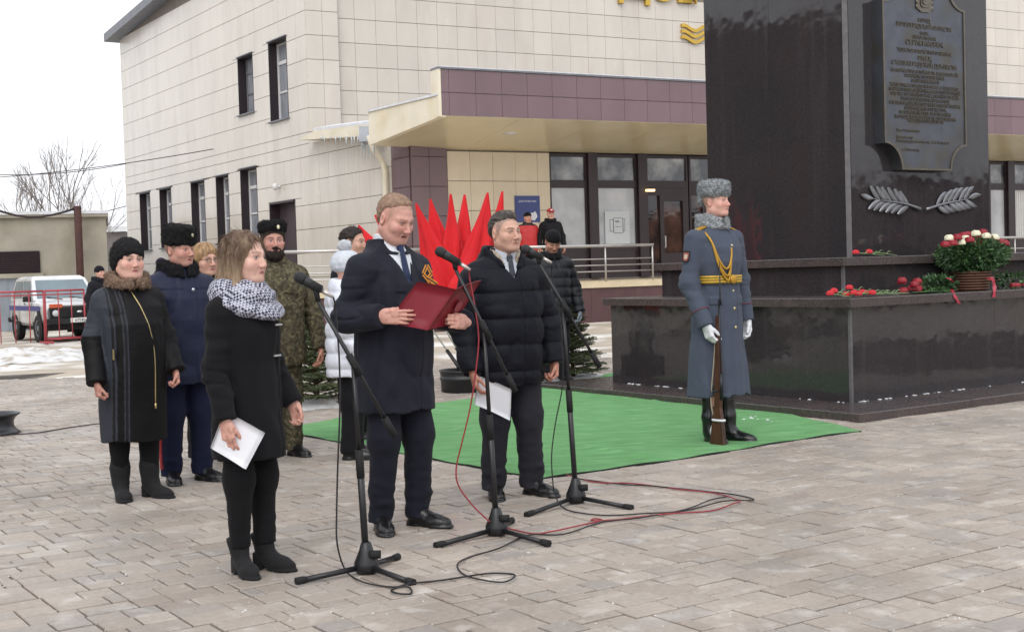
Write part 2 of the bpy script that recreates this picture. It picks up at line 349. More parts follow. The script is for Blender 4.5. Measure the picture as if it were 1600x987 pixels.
# ================================================================ MONUMENT
M0 = gp(1331, 630, .07)
mon = thing('granite_monument', 'dark polished granite memorial pillar on two stepped tiers with bronze plaque', 'monument', (M0[0], M0[1], 0), A34)
def granite(name, tint, rough, lift=()):
    m = bpy.data.materials.new(name); m.use_nodes = True; N = m.node_tree.nodes; L = m.node_tree.links; b = N['Principled BSDF']
    tc = N.new('ShaderNodeTexCoord'); src = tc.outputs['Object']
    v = N.new('ShaderNodeTexVoronoi'); v.inputs['Scale'].default_value = 320; L.new(src, v.inputs['Vector'])
    cr = N.new('ShaderNodeValToRGB'); e = cr.color_ramp.elements
    while len(e) < 4: e.new(.5)
    for i, (p, c) in enumerate(lift or ((0, '#242225'), (.5, '#322f32'), (.85, '#3b3739'), (1, '#4c474a'))): e[i].position = p; e[i].color = (*lin(c), 1)
    sp = N.new('ShaderNodeSeparateColor'); L.new(v.outputs['Color'], sp.inputs[0]); L.new(sp.outputs[0], cr.inputs[0])
    n = N.new('ShaderNodeTexNoise'); n.inputs['Scale'].default_value = 1.6; n.inputs['Detail'].default_value = 8; n.inputs['Distortion'].default_value = 1.2; L.new(src, n.inputs['Vector'])
    mr = N.new('ShaderNodeMapRange'); mr.inputs[1].default_value = .52; mr.inputs[2].default_value = .75; mr.inputs[4].default_value = .3; L.new(n.outputs['Fac'], mr.inputs[0])
    k = N.new('ShaderNodeMix'); k.data_type = 'RGBA'; k.inputs[7].default_value = (*lin(tint), 1); L.new(mr.outputs[0], k.inputs[0]); L.new(cr.outputs[0], k.inputs[6])
    # pale water streaks
    mp = N.new('ShaderNodeMapping'); mp.inputs['Scale'].default_value = (9, 9, .5); L.new(src, mp.inputs[0])
    n2 = N.new('ShaderNodeTexNoise'); n2.inputs['Scale'].default_value = 1.; n2.inputs['Detail'].default_value = 6; L.new(mp.outputs[0], n2.inputs['Vector'])
    m2 = N.new('ShaderNodeMapRange'); m2.inputs[1].default_value = .56; m2.inputs[2].default_value = .85; m2.inputs[4].default_value = .12; L.new(n2.outputs['Fac'], m2.inputs[0])
    k2 = N.new('ShaderNodeMix'); k2.data_type = 'RGBA'; k2.inputs[7].default_value = (*lin('#6a6260'), 1); L.new(m2.outputs[0], k2.inputs[0]); L.new(k.outputs[2], k2.inputs[6])
    L.new(k2.outputs[2], b.inputs['Base Color'])
    m3 = N.new('ShaderNodeMapRange'); m3.inputs[1].default_value = .4; m3.inputs[2].default_value = .75; m3.inputs[3].default_value = rough; m3.inputs[4].default_value = rough + .08; L.new(n2.outputs['Fac'], m3.inputs[0]); L.new(m3.outputs[0], b.inputs['Roughness'])
    nb = N.new('ShaderNodeTexNoise'); nb.inputs['Scale'].default_value = 3.; L.new(src, nb.inputs['Vector'])
    bp = N.new('ShaderNodeBump'); bp.inputs['Distance'].default_value = .004; L.new(nb.outputs['Fac'], bp.inputs['Height']); L.new(bp.outputs[0], b.inputs['Normal'])
    b.inputs['Specular IOR Level'].default_value = .5
    return m
m_gran = granite('granite_polished', '#3a302e', .04); m_gran_r = granite('granite_honed', '#6b5854', .25, ((0, '#2a2627'), (.5, '#3d3737'), (.85, '#524948'), (1, '#7d706d'))); m_gran_edge = mat('granite_sawn', '#5d5a5c', .5, .2, 14, .002, 80)
def panels(kx0, kx1, y, z0, z1, n, t, face, parent, name, m):
    """upright cladding slabs; face 'x' = right face (plane y), 'y' = left face (plane x)"""
    w = (kx1 - kx0) / n
    for i in range(n):
        a0, a1 = kx0 + i * w + .0015, kx0 + (i + 1) * w - .0015; mb = MB()
        if face == 'x': mb.box((a0, y, z0), (a1, y + t, z1))
        else: mb.box((y, a0, z0), (y + t, a1, z1))
        mb.build(name, m, parent, world=False)
XR = 6.4
# base of wide flat stones
for i, (x0, x1) in enumerate(((-.63, .9), (.9, 2.5), (2.5, 4.2), (4.2, XR))):
    mb = MB(); mb.box((x0 + .002, -.63, .0), (x1 - .002, 0.3, .078 if i % 2 else .075), bev=.006); mb.build('base_stone', m_gran_r, mon, world=False)
for i, (y0, y1) in enumerate(((.3, 1.55), (1.55, 2.9), (2.9, 4.2))):
    mb = MB(); mb.box((-.63, y0 + .002, .0), (.3, y1 - .002, .075 if i % 2 else .072), bev=.006); mb.build('base_stone', m_gran_r, mon, world=False)
mb = MB(); mb.box((.31, .31, .0), (XR, 4.2, .07)); mb.build('base_core', m_gran_r, mon, world=False)
# lower tier
mb = MB(); mb.box((.03, .03, .07), (XR, 3.50, .955)); mb.build('tier_core', m_gran, mon, world=False)
panels(.03, 6.4, 0., .074, .958, 3, .028, 'x', mon, 'granite_panel', m_gran); panels(0.03, 3.53, 0., .074, .958, 2, .028, 'y', mon, 'granite_panel', m_gran)
mb = MB(); mb.box((.0005, .0005, .073), (.029, .029, .958)); mb.build('corner_strip', m_gran_edge, mon, world=False)
for x0, x1 in ((-.06, 2.1), (2.1, 4.3), (4.3, XR)): mb = MB(); mb.box((x0 + .001, -.06, .958), (x1 - .001, .8, 1.04), bev=.006); mb.build('cap_stone', m_gran_r, mon, world=False)
for y0, y1 in ((.8, 2.2), (2.2, 3.6)): mb = MB(); mb.box((-.06, y0 + .001, .958), (.8, y1 - .001, 1.04), bev=.006); mb.build('cap_stone', m_gran_r, mon, world=False)
# upper tier
S2 = .60
mb = MB(); mb.box((S2 + .03, S2 + .03, 1.0), (XR, S2 + 2.70, 1.335)); mb.build('tier_core', m_gran, mon, world=False)
panels(S2 + .03, 6.4, S2, 1.041, 1.338, 3, .028, 'x', mon, 'granite_panel', m_gran); panels(S2 + .03, S2 + 2.72, S2, 1.041, 1.338, 2, .028, 'y', mon, 'granite_panel', m_gran)
mb = MB(); mb.box((S2 + .0005, S2 + .0005, 1.041), (S2 + .029, S2 + .029, 1.338)); mb.build('corner_strip', m_gran_edge, mon, world=False)
for x0, x1 in ((S2 - .06, 2.6), (2.6, 4.6), (4.6, XR)): mb = MB(); mb.box((x0 + .001, S2 - .06, 1.338), (x1 - .001, S2 + .5, 1.42), bev=.006); mb.build('cap_stone', m_gran_r, mon, world=False)
for y0, y1 in ((S2 + .5, S2 + 1.6), (S2 + 1.6, S2 + 2.79)): mb = MB(); mb.box((S2 - .06, y0 + .001, 1.338), (S2 + .5, y1 - .001, 1.42), bev=.006); mb.build('cap_stone', m_gran_r, mon, world=False)
mb = MB(); mb.box((S2 + .44, S2 + .44, 1.3), (XR, S2 + 2.7, 1.41)); mb.build('cap_core', m_gran_r, mon, world=False)
# pillar
S3 = .80; SX = .93; PX1, PY1 = SX + 2.34, S3 + 2.06; TOP = 6.6
mb = MB(); mb.box((SX + .03, S3 + .03, 1.4), (PX1 - .03, PY1, TOP)); mb.build('pillar_core', m_gran, mon, world=False)
panels(SX + .045, PX1 - .045, S3, 1.42, TOP, 2, .03, 'x', mon, 'granite_panel', m_gran); panels(S3 + .045, PY1, SX, 1.42, TOP, 2, .03, 'y', mon, 'granite_panel', m_gran)
mb = MB(); mb.prism([(SX + .043, S3 + .004, 1.42), (SX + .043, S3 + .043, 1.42), (SX + .004, S3 + .043, 1.42)], (0, 0, TOP - 1.42)); mb.build('corner_strip', m_gran_edge, mon, world=False)
mb = MB(); mb.prism([(PX1 - .043, S3 + .004, 1.42), (PX1 - .004, S3 + .043, 1.42), (PX1 - .043, S3 + .043, 1.42)], (0, 0, TOP - 1.42)); mb.build('corner_strip', m_gran_edge, mon, world=False)
# plaque on the right face: local plane y=S3, coordinates (x,z)
MInv = WM[mon.name].inverted(); nR = -UL; PR0 = np.array(WM[mon.name] @ Vector((SX, S3, 0)))
def onR(px, py, off=0.):
    P = rp(px, py, PR0 + nR * off, nR); q = MInv @ Vector(P); return q.x, q.z
m_bronze = mat('bronze_dark', '#5b5e66', .42, .15, 8, .0015, 60, metal=.75, col2='#56534e', c2scale=4)
m_bronze_hi = mat('bronze_worn', '#6b655c', .38, .15, 20, metal=.8)
TH = .13
m_silver = mat('laurel_silver', '#85868a', .38, .15, 20, metal=.7)
xl, zb_s = onR(1383, 223, TH); xr, _z = onR(1511, 226, TH); xb0, zb = onR(1410, 265, TH); xb1, _ = onR(1485, 266, TH); _x, zt_s = onR(1508, 17, TH)
rc = xb0 - xl; hgt = zb_s - zb; zt = zt_s + hgt
def plq(ins, y):
    L0, R0, B0, T0 = xl + ins, xr - ins, zb + ins, zt - ins; pts = []; n = 8; rx, rz = rc, hgt
    def arc(cx, cz, a0, a1): return [(cx + rx * math.cos(a0 + (a1 - a0) * i / n) * 1.0, y, cz + rz * math.sin(a0 + (a1 - a0) * i / n)) for i in range(n + 1)]
    rx += 0; h = math.pi / 2
    pts += arc(L0, B0, h, 0); pts += arc(R0, B0, math.pi, h); pts += arc(R0, T0, -h, -math.pi); pts += arc(L0, T0, 0, -h)
    return pts
plaque = MB().prism(plq(0, S3 - TH + .012), (0, TH - .012, 0)).build('plaque', m_bronze, mon, world=False)
mb = MB(); a, b = plq(0, S3 - TH), plq(.022, S3 - TH); a2, b2 = plq(0, S3 - TH + .0125), plq(.022, S3 - TH + .0125); n = len(a)
mb.add(a + b + a2 + b2, [q for i in range(n) for j in [(i + 1) % n] for q in ((i, j, n + j, n + i), (i, 2 * n + i, 2 * n + j, j), (n + i, n + j, 3 * n + j, 3 * n + i))]); mb.build('rim', m_bronze_hi, plaque, world=False)
xc = (xl + xr) / 2
LINES = [(32, 'ГОРОД', .055), (42, 'ВОЛГОГРАДСКОЙ ОБЛАСТИ', .062), (52, 'НАША', .045), (59, 'ГЕРОИЧЕСКАЯ', .05), (69, 'СЕРАФИМОВИЧ', .075), (81, 'УДОСТОЕН ПОЧЁТНОГО ЗВАНИЯ', .052), (92, 'РУБЕЖ', .066), (102, 'СТАЛИНГРАДСКОЙ ДОБЛЕСТИ', .066),
         (113, 'ЗА МУЖЕСТВО, СТОЙКОСТЬ И МАССОВЫЙ', .05), (120, 'ГЕРОИЗМ, ПРОЯВЛЕННЫЕ', .05), (127, 'ЗАЩИТНИКАМИ И', .05), (135, 'ЖИТЕЛЯМИ ГОРОДА В БОРЬБЕ С НЕМЕЦКО-', .05), (142, 'ФАШИСТСКИМИ ЗАХВАТЧИКАМИ В ГОДЫ ВЕЛИКОЙ', .05),
         (149, 'ОТЕЧЕСТВЕННОЙ ВОЙНЫ, ЗНАЧИТЕЛЬНЫЙ', .05), (156, 'ВКЛАД В РАЗГРОМ ВРАГА ПОД', .05), (163, 'СТАЛИНГРАДОМ, УВЕКОВЕЧЕНИЕ ПАМЯТИ ПАВШИХ', .05), (170, 'ЗАЩИТНИКОВ ОТЕЧЕСТВА,', .05), (177, 'ПАТРИОТИЧЕСКОЕ ВОСПИТАНИЕ', .05), (184, 'МОЛОДЁЖИ И ВЕРНОСТЬ ТРАДИЦИЯМ', .05), (189, 'НАРОДА-ПОБЕДИТЕЛЯ', .05)]
mb = MB()
for py, tx, sz in LINES:
    V, Fc = text_mesh(tx, sz, .004, res=1); _, z = onR(1445, py + 3, TH)
    wmax = (xr - xl) * .86; w = V[:, 0].max() - V[:, 0].min(); s = min(1, wmax / w)
    mb.add([(xc + p[0] * s, S3 - TH + .012 - .004 - p[2], z + p[1]) for p in V], Fc)
for py, tx, sz in ((202, 'Указ Губернатора', .042), (213, 'Губернатор', .046), (219, 'Волгоградской области  А.И. Бочаров', .046), (232, '        г. Волгоград', .044)):
    V, Fc = text_mesh(tx, sz, .003, 'LEFT', res=1); x, z = onR(1402, py + 3, TH)
    mb.add([(x + p[0], S3 - TH + .012 - .003 - p[2], z + p[1]) for p in V], Fc)
mb.build('lettering', m_bronze_hi, plaque, world=False)
# small framed emblem at the plaque's top
x0, z0 = onR(1434, 18, TH); x1, z1 = onR(1456, -16, TH); mb = MB(); yy = S3 - TH + .012
def shield(k, d0, d1): cx, cz = (x0 + x1) / 2, (z0 + z1) / 2; w, h = (x1 - x0) / 2 * k, (z1 - z0) / 2 * k; return mb.prism([(cx - w, yy - d0, cz + h), (cx - w, yy - d0, cz - h * .75), (cx - w * .55, yy - d0, cz - h), (cx + w * .55, yy - d0, cz - h), (cx + w, yy - d0, cz - h * .75), (cx + w, yy - d0, cz + h)], (0, d1, 0))
shield(1, .012, .011); shield(.62, .022, .009); shield(.4, .03, .007)
for sx in (-1, 1):
    for k in range(4): mb.sphere(((x0 + x1) / 2 + sx * (x1 - x0) * .52, yy - .008, z0 + (z1 - z0) * (.2 + .2 * k)), (.018, .012, .03), 6, 4)
mb.build('emblem', m_bronze_hi, plaque, world=False)
# two bronze laurel branches
def leaf_mesh(L, w, t, bend=0.):
    mb = MB(); n = 7; V = []
    for i in range(n + 1):
        u = i / n; ww = w * (math.sin(math.pi * min(1, u * .97 + .02)) ** .75) * (1 - .25 * u); z = bend * u * u
        V += [(u * L, -ww, 0), (u * L, -ww * .45, t * (.55 + z * 4)), (u * L, 0, t * .35), (u * L, ww * .45, t * (.55 + z * 4)), (u * L, ww, 0)]
    return mb.add(V, [(i * 5 + k, i * 5 + k + 1, (i + 1) * 5 + k + 1, (i + 1) * 5 + k) for i in range(n) for k in range(4)], True)
def branch(stem, tip, label_side):
    (sx, sz), (tx, tz) = onR(*stem), onR(*tip); L = math.hypot(tx - sx, tz - sz); ang = math.atan2(tz - sz, tx - sx); sgn = 1 if tx > sx else -1
    mb = MB(); P = [(sx + (tx - sx) * u, S3 - .02 - .02 * math.sin(u * 3.1), sz + (tz - sz) * u + .012 * math.sin(u * 5)) for u in np.linspace(0, 1, 9)]
    mb.tube(P, [.022, .016, .014, .012, .011, .010, .008, .006, .004], 6); br = mb.build('laurel_branch', m_silver, mon, world=False)
    lm = leaf_mesh(.22, .042, .035, .1).mesh('leaf'); k = 0
    for u in np.linspace(.30, 1.0, 7):
        p = P[min(8, int(u * 8))]
        for sd in (1, -1):
            if u > .98 and sd < 0: continue
            o = link('leaf', lm, m_silver, br); a = (.62 if u < .98 else 0.05) * sd * sgn
            R_ = Matrix(((1, 0, 0), (0, 0, -1), (0, 1, 0))).to_4x4()     # xy plane -> xz, z -> -y
            s = 1.0 - .25 * abs(u - .55)
            o.matrix_local = Matrix.Translation((p[0], S3 - .012 - .012 * ((k % 3) / 2), p[2])) @ Matrix.Rotation(-(ang + a), 4, 'Y') @ R_ @ Matrix.Scale(s, 4) @ Matrix.Rotation(.25 * sd, 4, 'X')
            k += 1
branch((1435, 327), (1362, 309), 'l'); branch((1444, 328), (1512, 308), 'r')
# bits of snow along the foot of the slab
m_s2 = m_snow
def snow_lumps():
    mb = MB(); r = random.Random(9)
    for px, py, n, sp in ((946, 630, 8, 14), (962, 632, 10, 12), (985, 636, 8, 16), (1010, 640, 5, 14), (1172, 654, 14, 14), (1190, 656, 14, 14), (1212, 659, 6, 14), (1090, 642, 3, 10)):
        for _ in range(n):
            p = gp(px + r.uniform(-sp, sp) * .7, py + r.uniform(-1, 3)); s = r.uniform(.006, .018); mb.sphere((p[0], p[1], s * .4), (s * r.uniform(.8, 1.5), s, s * r.uniform(.5, .9)), 7, 5)
    for k in range(70):
        t_ = r.uniform(.05, 5.5); q = np.array(WM[mon.name] @ Vector((t_, -.008 - abs(r.gauss(0, .008)), .078))) if k % 3 else np.array(WM[mon.name] @ Vector((-.012 - abs(r.gauss(0, .01)), t_ * .6, .075))); s = r.uniform(.004, .011); mb.sphere(q, (s * 2.2, s * 2.2, s * .7), 6, 4)
    return mb
tag(snow_lumps().build('snow_lumps', m_snow), kind='stuff')
# ================================================================ HOUSE OF CULTURE
AF = math.radians(62); dF = np.array([math.sin(AF), math.cos(AF), 0]); nF = np.array([math.cos(AF), -math.sin(AF), 0])
dL = UL.copy(); nL = -UV; ZZ = np.array([0, 0, 1.])
KB = at(648, 430, 31); KB[2] = 0; KC = KB + 5.62 * dL
bld = thing('culture_house', 'large cream tiled building with purple canopy and dark framed windows behind the monument', 'building', (KB[0], KB[1], gz(KB[0], KB[1])))
m_tile = mat('tile_cream', '#d3ccc2', .22, .05, 1.3, 0, rand=.03, spec=.4, col2='#c6bdb3', c2scale=1.1, c2amt=(.5, .85), rvar=.08, coords='World', stretch=(1, 1, .35))
m_tile_y = mat('tile_sand', '#dccfb8', .22, .05, 3., 0, rand=.03, spec=.4)
m_tile_s = mat('tile_cream_field', '#d3ccc2', .22, .05, 1.3, 0, spec=.4, col2='#c6bdb3', c2scale=1.1, c2amt=(.5, .85), coords='World', stretch=(1, 1, .35))
m_core = mat('wall_core', '#7d746c', .9, .1)
m_purple = mat('tile_purple', '#745f64', .25, .10, 1.2, rand=.05, spec=.45, coords='World', stretch=(1, 1, .5))
m_cream = mat('metal_cream', '#e2dac6', .4, .06, 2., col2='#d8ccae', c2scale=1.1)
m_soffit = mat('soffit_metal', '#d4caaf', .22, .1, .8, stretch=(.6, .6, .6))
m_frame = mat('frame_brown', '#33282d', .4, .1, 6)
m_dark = mat('reveal_brown', '#2a2126', .5, .1, 6)
m_roof = mat('roof_grey', '#72747a', .5, .12, 4)
m_white = mat('plastic_white', '#d9d9d8', .4, .06, 9)
m_film = mat('window_film', '#c3c6cc', .22, .12, 2.2, .01, 3.5, col2='#b3b7be', c2scale=1.4, coat=.5)
m_paneD = mat('pane_dark', '#50545c', .06, .3, 1.5, .004, 4, spec=.8, col2='#b3b6bb', c2scale=1.6, c2amt=(.42, .7))
m_paneL = mat('pane_curtain', '#8f9299', .15, .2, 3, .003, 6, spec=.7, stretch=(4, 4, .6))
def rminus(rects, holes):
    for hx0, hz0, hx1, hz1 in holes:
        out = []
        for x0, z0, x1, z1 in rects:
            if hx1 <= x0 or hx0 >= x1 or hz1 <= z0 or hz0 >= z1: out.append((x0, z0, x1, z1)); continue
            if z0 < hz0: out.append((x0, z0, x1, hz0))
            if z1 > hz1: out.append((x0, hz1, x1, z1))
            if x0 < hx0: out.append((x0, max(z0, hz0), hx0, min(z1, hz1)))
            if x1 > hx1: out.append((hx1, max(z0, hz0), x1, min(z1, hz1)))
        rects = out
    return rects
# openings of the side wall (s0, z0, s1, z1)
WL = [(9.38, 6.42, 10.56, 8.18), (6.91, 5.95, 8.2, 8.27), (19.28, 2.54, 20.48, 4.69), (17.0, 2.58, 18.24, 4.69), (13.76, 2.6, 15.04, 4.70), (11.65, 2.56, 12.74, 4.72), (9.38, 2.6, 10.68, 4.78)]
DL = (6.69, 1.1, 8.52, 3.62)
HL = WL + [DL]
SEND, ZTOPL = 22.1, 10.7
mb = MB()
for x0, z0, x1, z1 in rminus([(0, -.3, SEND, 5.1), (5.62, 5.1, SEND, ZTOPL)], HL): mb.obox(KB, dL, nL, ZZ, (x0, -.5, z0), (x1, -.02, z1))
mb.prism([KB + dL * 5.62 - nL * .02 + ZZ * ZTOPL, KB + dL * SEND - nL * .02 + ZZ * ZTOPL, KB + dL * 5.62 - nL * .02 + ZZ * (ZTOPL + 1.35)], -nL * .4)
mb.obox(KB, dL, nL, ZZ, (SEND - .4, -14, -.3), (SEND - .02, -.5, ZTOPL)); mb.obox(KB, dL, dF, ZZ, (.5, .5, 5.0), (SEND - .5, 24, 5.08))
mb.build('side_wall', m_core, bld)
HF = [(3.85, 1.14, 24.5, 4.40)]
mb = MB()
for x0, z0, x1, z1 in rminus([(.0, -.3, 26, 5.1)], HF): mb.obox(KB, dF, nF, ZZ, (x0, -.4, z0), (x1, -.02, z1))
mb.obox(KC, dF, nF, ZZ, (.02, -.4, 4.9), (36, -.17, 13.5)); mb.obox(KC, dF, nF, ZZ, (.02, -.17, 4.9), (.96, -.02, 13.5))
mb.obox(KB, dF, nF, ZZ, (26, -14, -.3), (26.4, -.4, 5)); mb.obox(KB, dF, nF, ZZ, (3.8, -3.2, .5), (26, -3.0, 5.0))
mb.build('front_wall', m_core, bld)
# tiles: collect (frame, x0,z0,x1,z1,outer offset,material)
TL = []
def tile_grid(fr, xs, zs, holes, off, m):
    for i in range(len(xs) - 1):
        for j in range(len(zs) - 1):
            for q in rminus([(xs[i], zs[j], xs[i + 1], zs[j + 1])], holes):
                if q[2] - q[0] > .05 and q[3] - q[1] > .05: TL.append((fr, *q, off, m))
rz = [2.73 + .67 * k for k in range(-3, 13)]
tile_grid('L', [.95 + (i - 1) * .588 for i in range(1, 38) if .95 + (i - 1) * .588 < SEND + .1], [z for z in rz if z < 5.1] + [5.1], HL + [(SEND, 0, 40, 20)], 0, m_tile)
tile_grid('L', [5.63] + [6.25 + i * .588 for i in range(0, 28)], [5.1] + [z for z in rz if 5.2 < z < 10.9], HL + [(SEND, 0, 40, 20), (5, ZTOPL, 40, 20)], 0, m_tile)
tile_grid('L', [0.025, .475, .93], [1.1] + [2.06 + .72 * k for k in range(0, 5)], [], .03, m_purple)
tile_grid('F', [-.02, .46, .94], [1.1] + [2.06 + .72 * k for k in range(0, 5)], [], .03, m_purple)
tile_grid('F', [.96, 1.58, 2.21, 2.85, 3.48, 3.84], [1.1, 1.5] + [2.18 + .73 * k for k in range(0, 4)], [], 0, m_tile_y)
tile_grid('U', [.0, .48, .95], [rz[k] for k in range(4, 16)] + [12], [], 0, m_tile)
tile_grid('U', [.97] + [1.5 + .644 * k for k in range(0, 20)], [7.96 + .673 * k for k in range(-4, 4)], [], -.15, m_tile)
tile_grid('U', [1.5 + .644 * k for k in range(36, 50)], [7.96 + .673 * k for k in range(-4, 8)], [], -.15, m_tile)
FR = {'L': (KB, dL, nL), 'F': (KB, dF, nF), 'U': (KC, dF, nF)}
def tile_px(t):
    O, a, n = FR[t[0]]; c = O + a * (t[1] + t[3]) / 2 + ZZ * (t[2] + t[4]) / 2; v = nrm(c - _C)
    w = c - _C; dep = w @ _F; u, v2 = 800 + FPX * (w @ _R) / dep, 493.5 - FPX * (w @ _U) / dep
    inside = -20 < u < 1620 and -30 < v2 < 700 and not (1104 < u < 1540)
    return (t[3] - t[1]) * (t[4] - t[2]) * abs(v @ n) / dep ** 2 * inside
TL.sort(key=tile_px, reverse=True)
tm = {}
for t in TL[:300]:
    fr, x0, z0, x1, z1, off, m = t; O, a, n = FR[fr]; key = (round(x1 - x0, 2), round(z1 - z0, 2), m.name); gx, gzz = .004, .0075
    if key not in tm: b = MB(); w, h = (x1 - x0) / 2 - gx, (z1 - z0) / 2 - gzz; b.box((-w, -.012, -h), (w, .012, h)); me = b.mesh('wall_tile'); tm[key] = me
    o = link('wall_tile', tm[key], m, bld)
    p = O + a * (x0 + x1) / 2 + n * (off - .006 + RNG.uniform(-.0015, .0015)) + ZZ * (z0 + z1) / 2 - np.array(bld.location); o.location = Vector(p); o.rotation_euler = (RNG.uniform(-.002, .002), 0, math.atan2(a[1], a[0]) + RNG.uniform(-.002, .002))
mb = MB(); mb2 = MB()
for t in TL[300:]:
    fr, x0, z0, x1, z1, off, m = t; O, a, n = FR[fr]; (mb2 if m is m_purple else mb).obox(O, a, n, ZZ, (x0 + .004, off - .018, z0 + .0075), (x1 - .004, off + .006, z1 - .0075))
tag(mb.build('wall_tiles', m_tile_s, bld), kind='stuff')
if mb2.n: tag(mb2.build('purple_tiles', m_purple, bld), kind='stuff')
# side windows
for i, (s0, z0, s1, z1) in enumerate(WL):
    D = .25; mb = MB(); e = .012
    mb.obox(KB, dL, nL, ZZ, (s1 - .03, -D - .06, z0), (s1, e, z1)); mb.obox(KB, dL, nL, ZZ, (s0, -D - .06, z0), (s0 + .03, e, z1))
    mb.obox(KB, dL, nL, ZZ, (s0 + .03, -D - .06, z1 - .03), (s1 - .03, e, z1)); mb.obox(KB, dL, nL, ZZ, (s0 + .03, -D - .06, z0), (s1 - .03, -D + .05, z0 + .05))
    w = mb.build('window', m_dark, bld)
    mb = MB()
    for a, b, c, d in ((s0 + .03, s0 + .09, z0 + .05, z1 - .03), (s1 - .09, s1 - .03, z0 + .05, z1 - .03)): mb.obox(KB, dL, nL, ZZ, (a, -D - .05, c), (b, -D, d))
    zs = [z0 + .05, z0 + (z1 - z0) * .36, z0 + (z1 - z0) * .72, z1 - .09]
    for z in zs: mb.obox(KB, dL, nL, ZZ, (s0 + .09, -D - .048, z), (s1 - .09, -D - .002, z + (.10 if z == zs[2] else .05)))
    mb.build('frame', m_white if i else m_roof, w)
    mb = MB(); mb.obox(KB, dL, nL, ZZ, (s0 + .03, -D - .04, z0 + .03), (s1 - .03, -D - .03, z1 - .03)); mb.build('pane', m_paneL, w)
    mb = MB(); mb.obox(KB, dL, nL, ZZ, (s0 - .04, -D + .05, z0 - .03), (s1 + .04, .09, z0 + .012)); mb.build('sill', m_roof, w)
    mb = MB(); mb.obox(KB, dL, nL, ZZ, (s0 - .02, -.1, z1 + .002), (s1 + .02, .06, z1 + .03)); mb.build('head_flashing', m_roof, w)
# side door
s0, z0, s1, z1 = DL; mb = MB(); D = .3
mb.obox(KB, dL, nL, ZZ, (s0, -D - .06, z0), (s1, -D, z1)); door = mb.build('door', mat('door_grey', '#4c4146', .45, .06, 3), bld)
mb = MB(); mb.obox(KB, dL, nL, ZZ, (s1 - .05, -D, z0), (s1, .015, z1)); mb.obox(KB, dL, nL, ZZ, (s0, -D, z0), (s0 + .05, .015, z1)); mb.obox(KB, dL, nL, ZZ, (s0 + .05, -D, z1 - .06), (s1 - .05, .04, z1)); mb.build('frame', m_frame, door)
mb = MB(); c = KB + dL * (s0 + .3) - nL * (D - .05) + ZZ * 2.15; mb.tube([c, c + nL * .05, c + nL * .05 + dL * .14], .015, 6); mb.build('handle', m_roof, door)
# security camera and cable on the side wall
mb = MB(); c = rp(438, 292, KB, nL); mb.tube([c, c + nL * .12], .05, 8); mb.sphere(c + nL * .16, (.09, .09, .11), 8, 6); mb.build('security_camera', m_white, bld)
# roof eave (rises towards the square)
def ez(s): return ZTOPL + .083 * (SEND - s)
mb = MB(); P = []
for s in (SEND + .35, 4): P += [KB + dL * s + nL * .5 + ZZ * (ez(s) - .06), KB + dL * s + nL * .5 + ZZ * (ez(s) + .24), KB + dL * s - nL * 6 + ZZ * (ez(s) + 1.4), KB + dL * s - nL * 6 + ZZ * (ez(s) + 1.1), KB + dL * s - nL * .2 + ZZ * (ez(s) - .06)]
mb.add(P, [(0, 1, 2, 3, 4), (5, 9, 8, 7, 6)] + [(i, i + 5, (i + 1) % 5 + 5, (i + 1) % 5) for i in range(5)]); mb.build('roof', m_roof, bld)
# ----- canopy
CC = np.array([-1.44, 28.0, 0]) + dF * .0; CEND = 22.
O = CC; back = (KB - CC) @ nF                    # negative: wall plane offset
mb = MB(); mb.obox(O, dF, nF, ZZ, (.02, -.3, 4.83), (CEND, -.03, 5.80))
mb.build('canopy_core', m_core, bld)
fx = [.05, .24] + [.24 + .65 * k for k in range(1, 33)]
fa = MB(); fa.obox(O, dF, nF, ZZ, (.02, -.035, 4.83), (CEND, -.022, 5.83)); fas = fa.build('fascia', m_core, bld)
fm = {}
for i in range(len(fx) - 1):
    for z0, z1 in ((4.82, 5.32), (5.325, 5.825)):
        mb = MB(); mb.obox(O, dF, nF, ZZ, (fx[i] + .004, -.022, z0 + .005), (fx[i + 1] - .004, .004, z1 - .005)); mb.build('panel', m_purple, fas)
mb = MB(); mb.obox(O, dF, nF, ZZ, (-.03, -.36, 5.83), (CEND, .03, 5.87)); mb.build('coping', m_roof, bld)
mb = MB(); mb.obox(O, dF, nF, ZZ, (-.03, -.33, 5.87), (CEND, .02, 5.89)); sn = mb.build('snow_cover', m_snow, bld)
mb = MB(); mb.obox(O, dF, nF, ZZ, (-.02, -.36, 4.80), (.045, .01, 5.83)); mb.build('fascia_end', m_cream, bld)
DS = 3.30                                         # the cream cheek follows the side wall's direction
cz = lambda s: 4.80 - .1 * s
mb = MB(); q0 = CC - nL * 0; mb.prism([q0 + ZZ * 4.79, q0 + dL * DS + ZZ * 4.49, q0 + dL * DS + ZZ * 5.27, q0 + ZZ * 5.25], -nL * .16); mb.build('canopy_cheek', m_cream, bld)
mb = MB(); mb.prism([q0 + dL * .0 + nL * .03 + ZZ * 5.255, q0 + dL * DS + nL * .03 + ZZ * 5.275, q0 + dL * DS - nL * .2 + ZZ * 5.275, q0 - nL * .2 + ZZ * 5.255], ZZ * .05); mb.build('snow_cover', m_snow, bld)
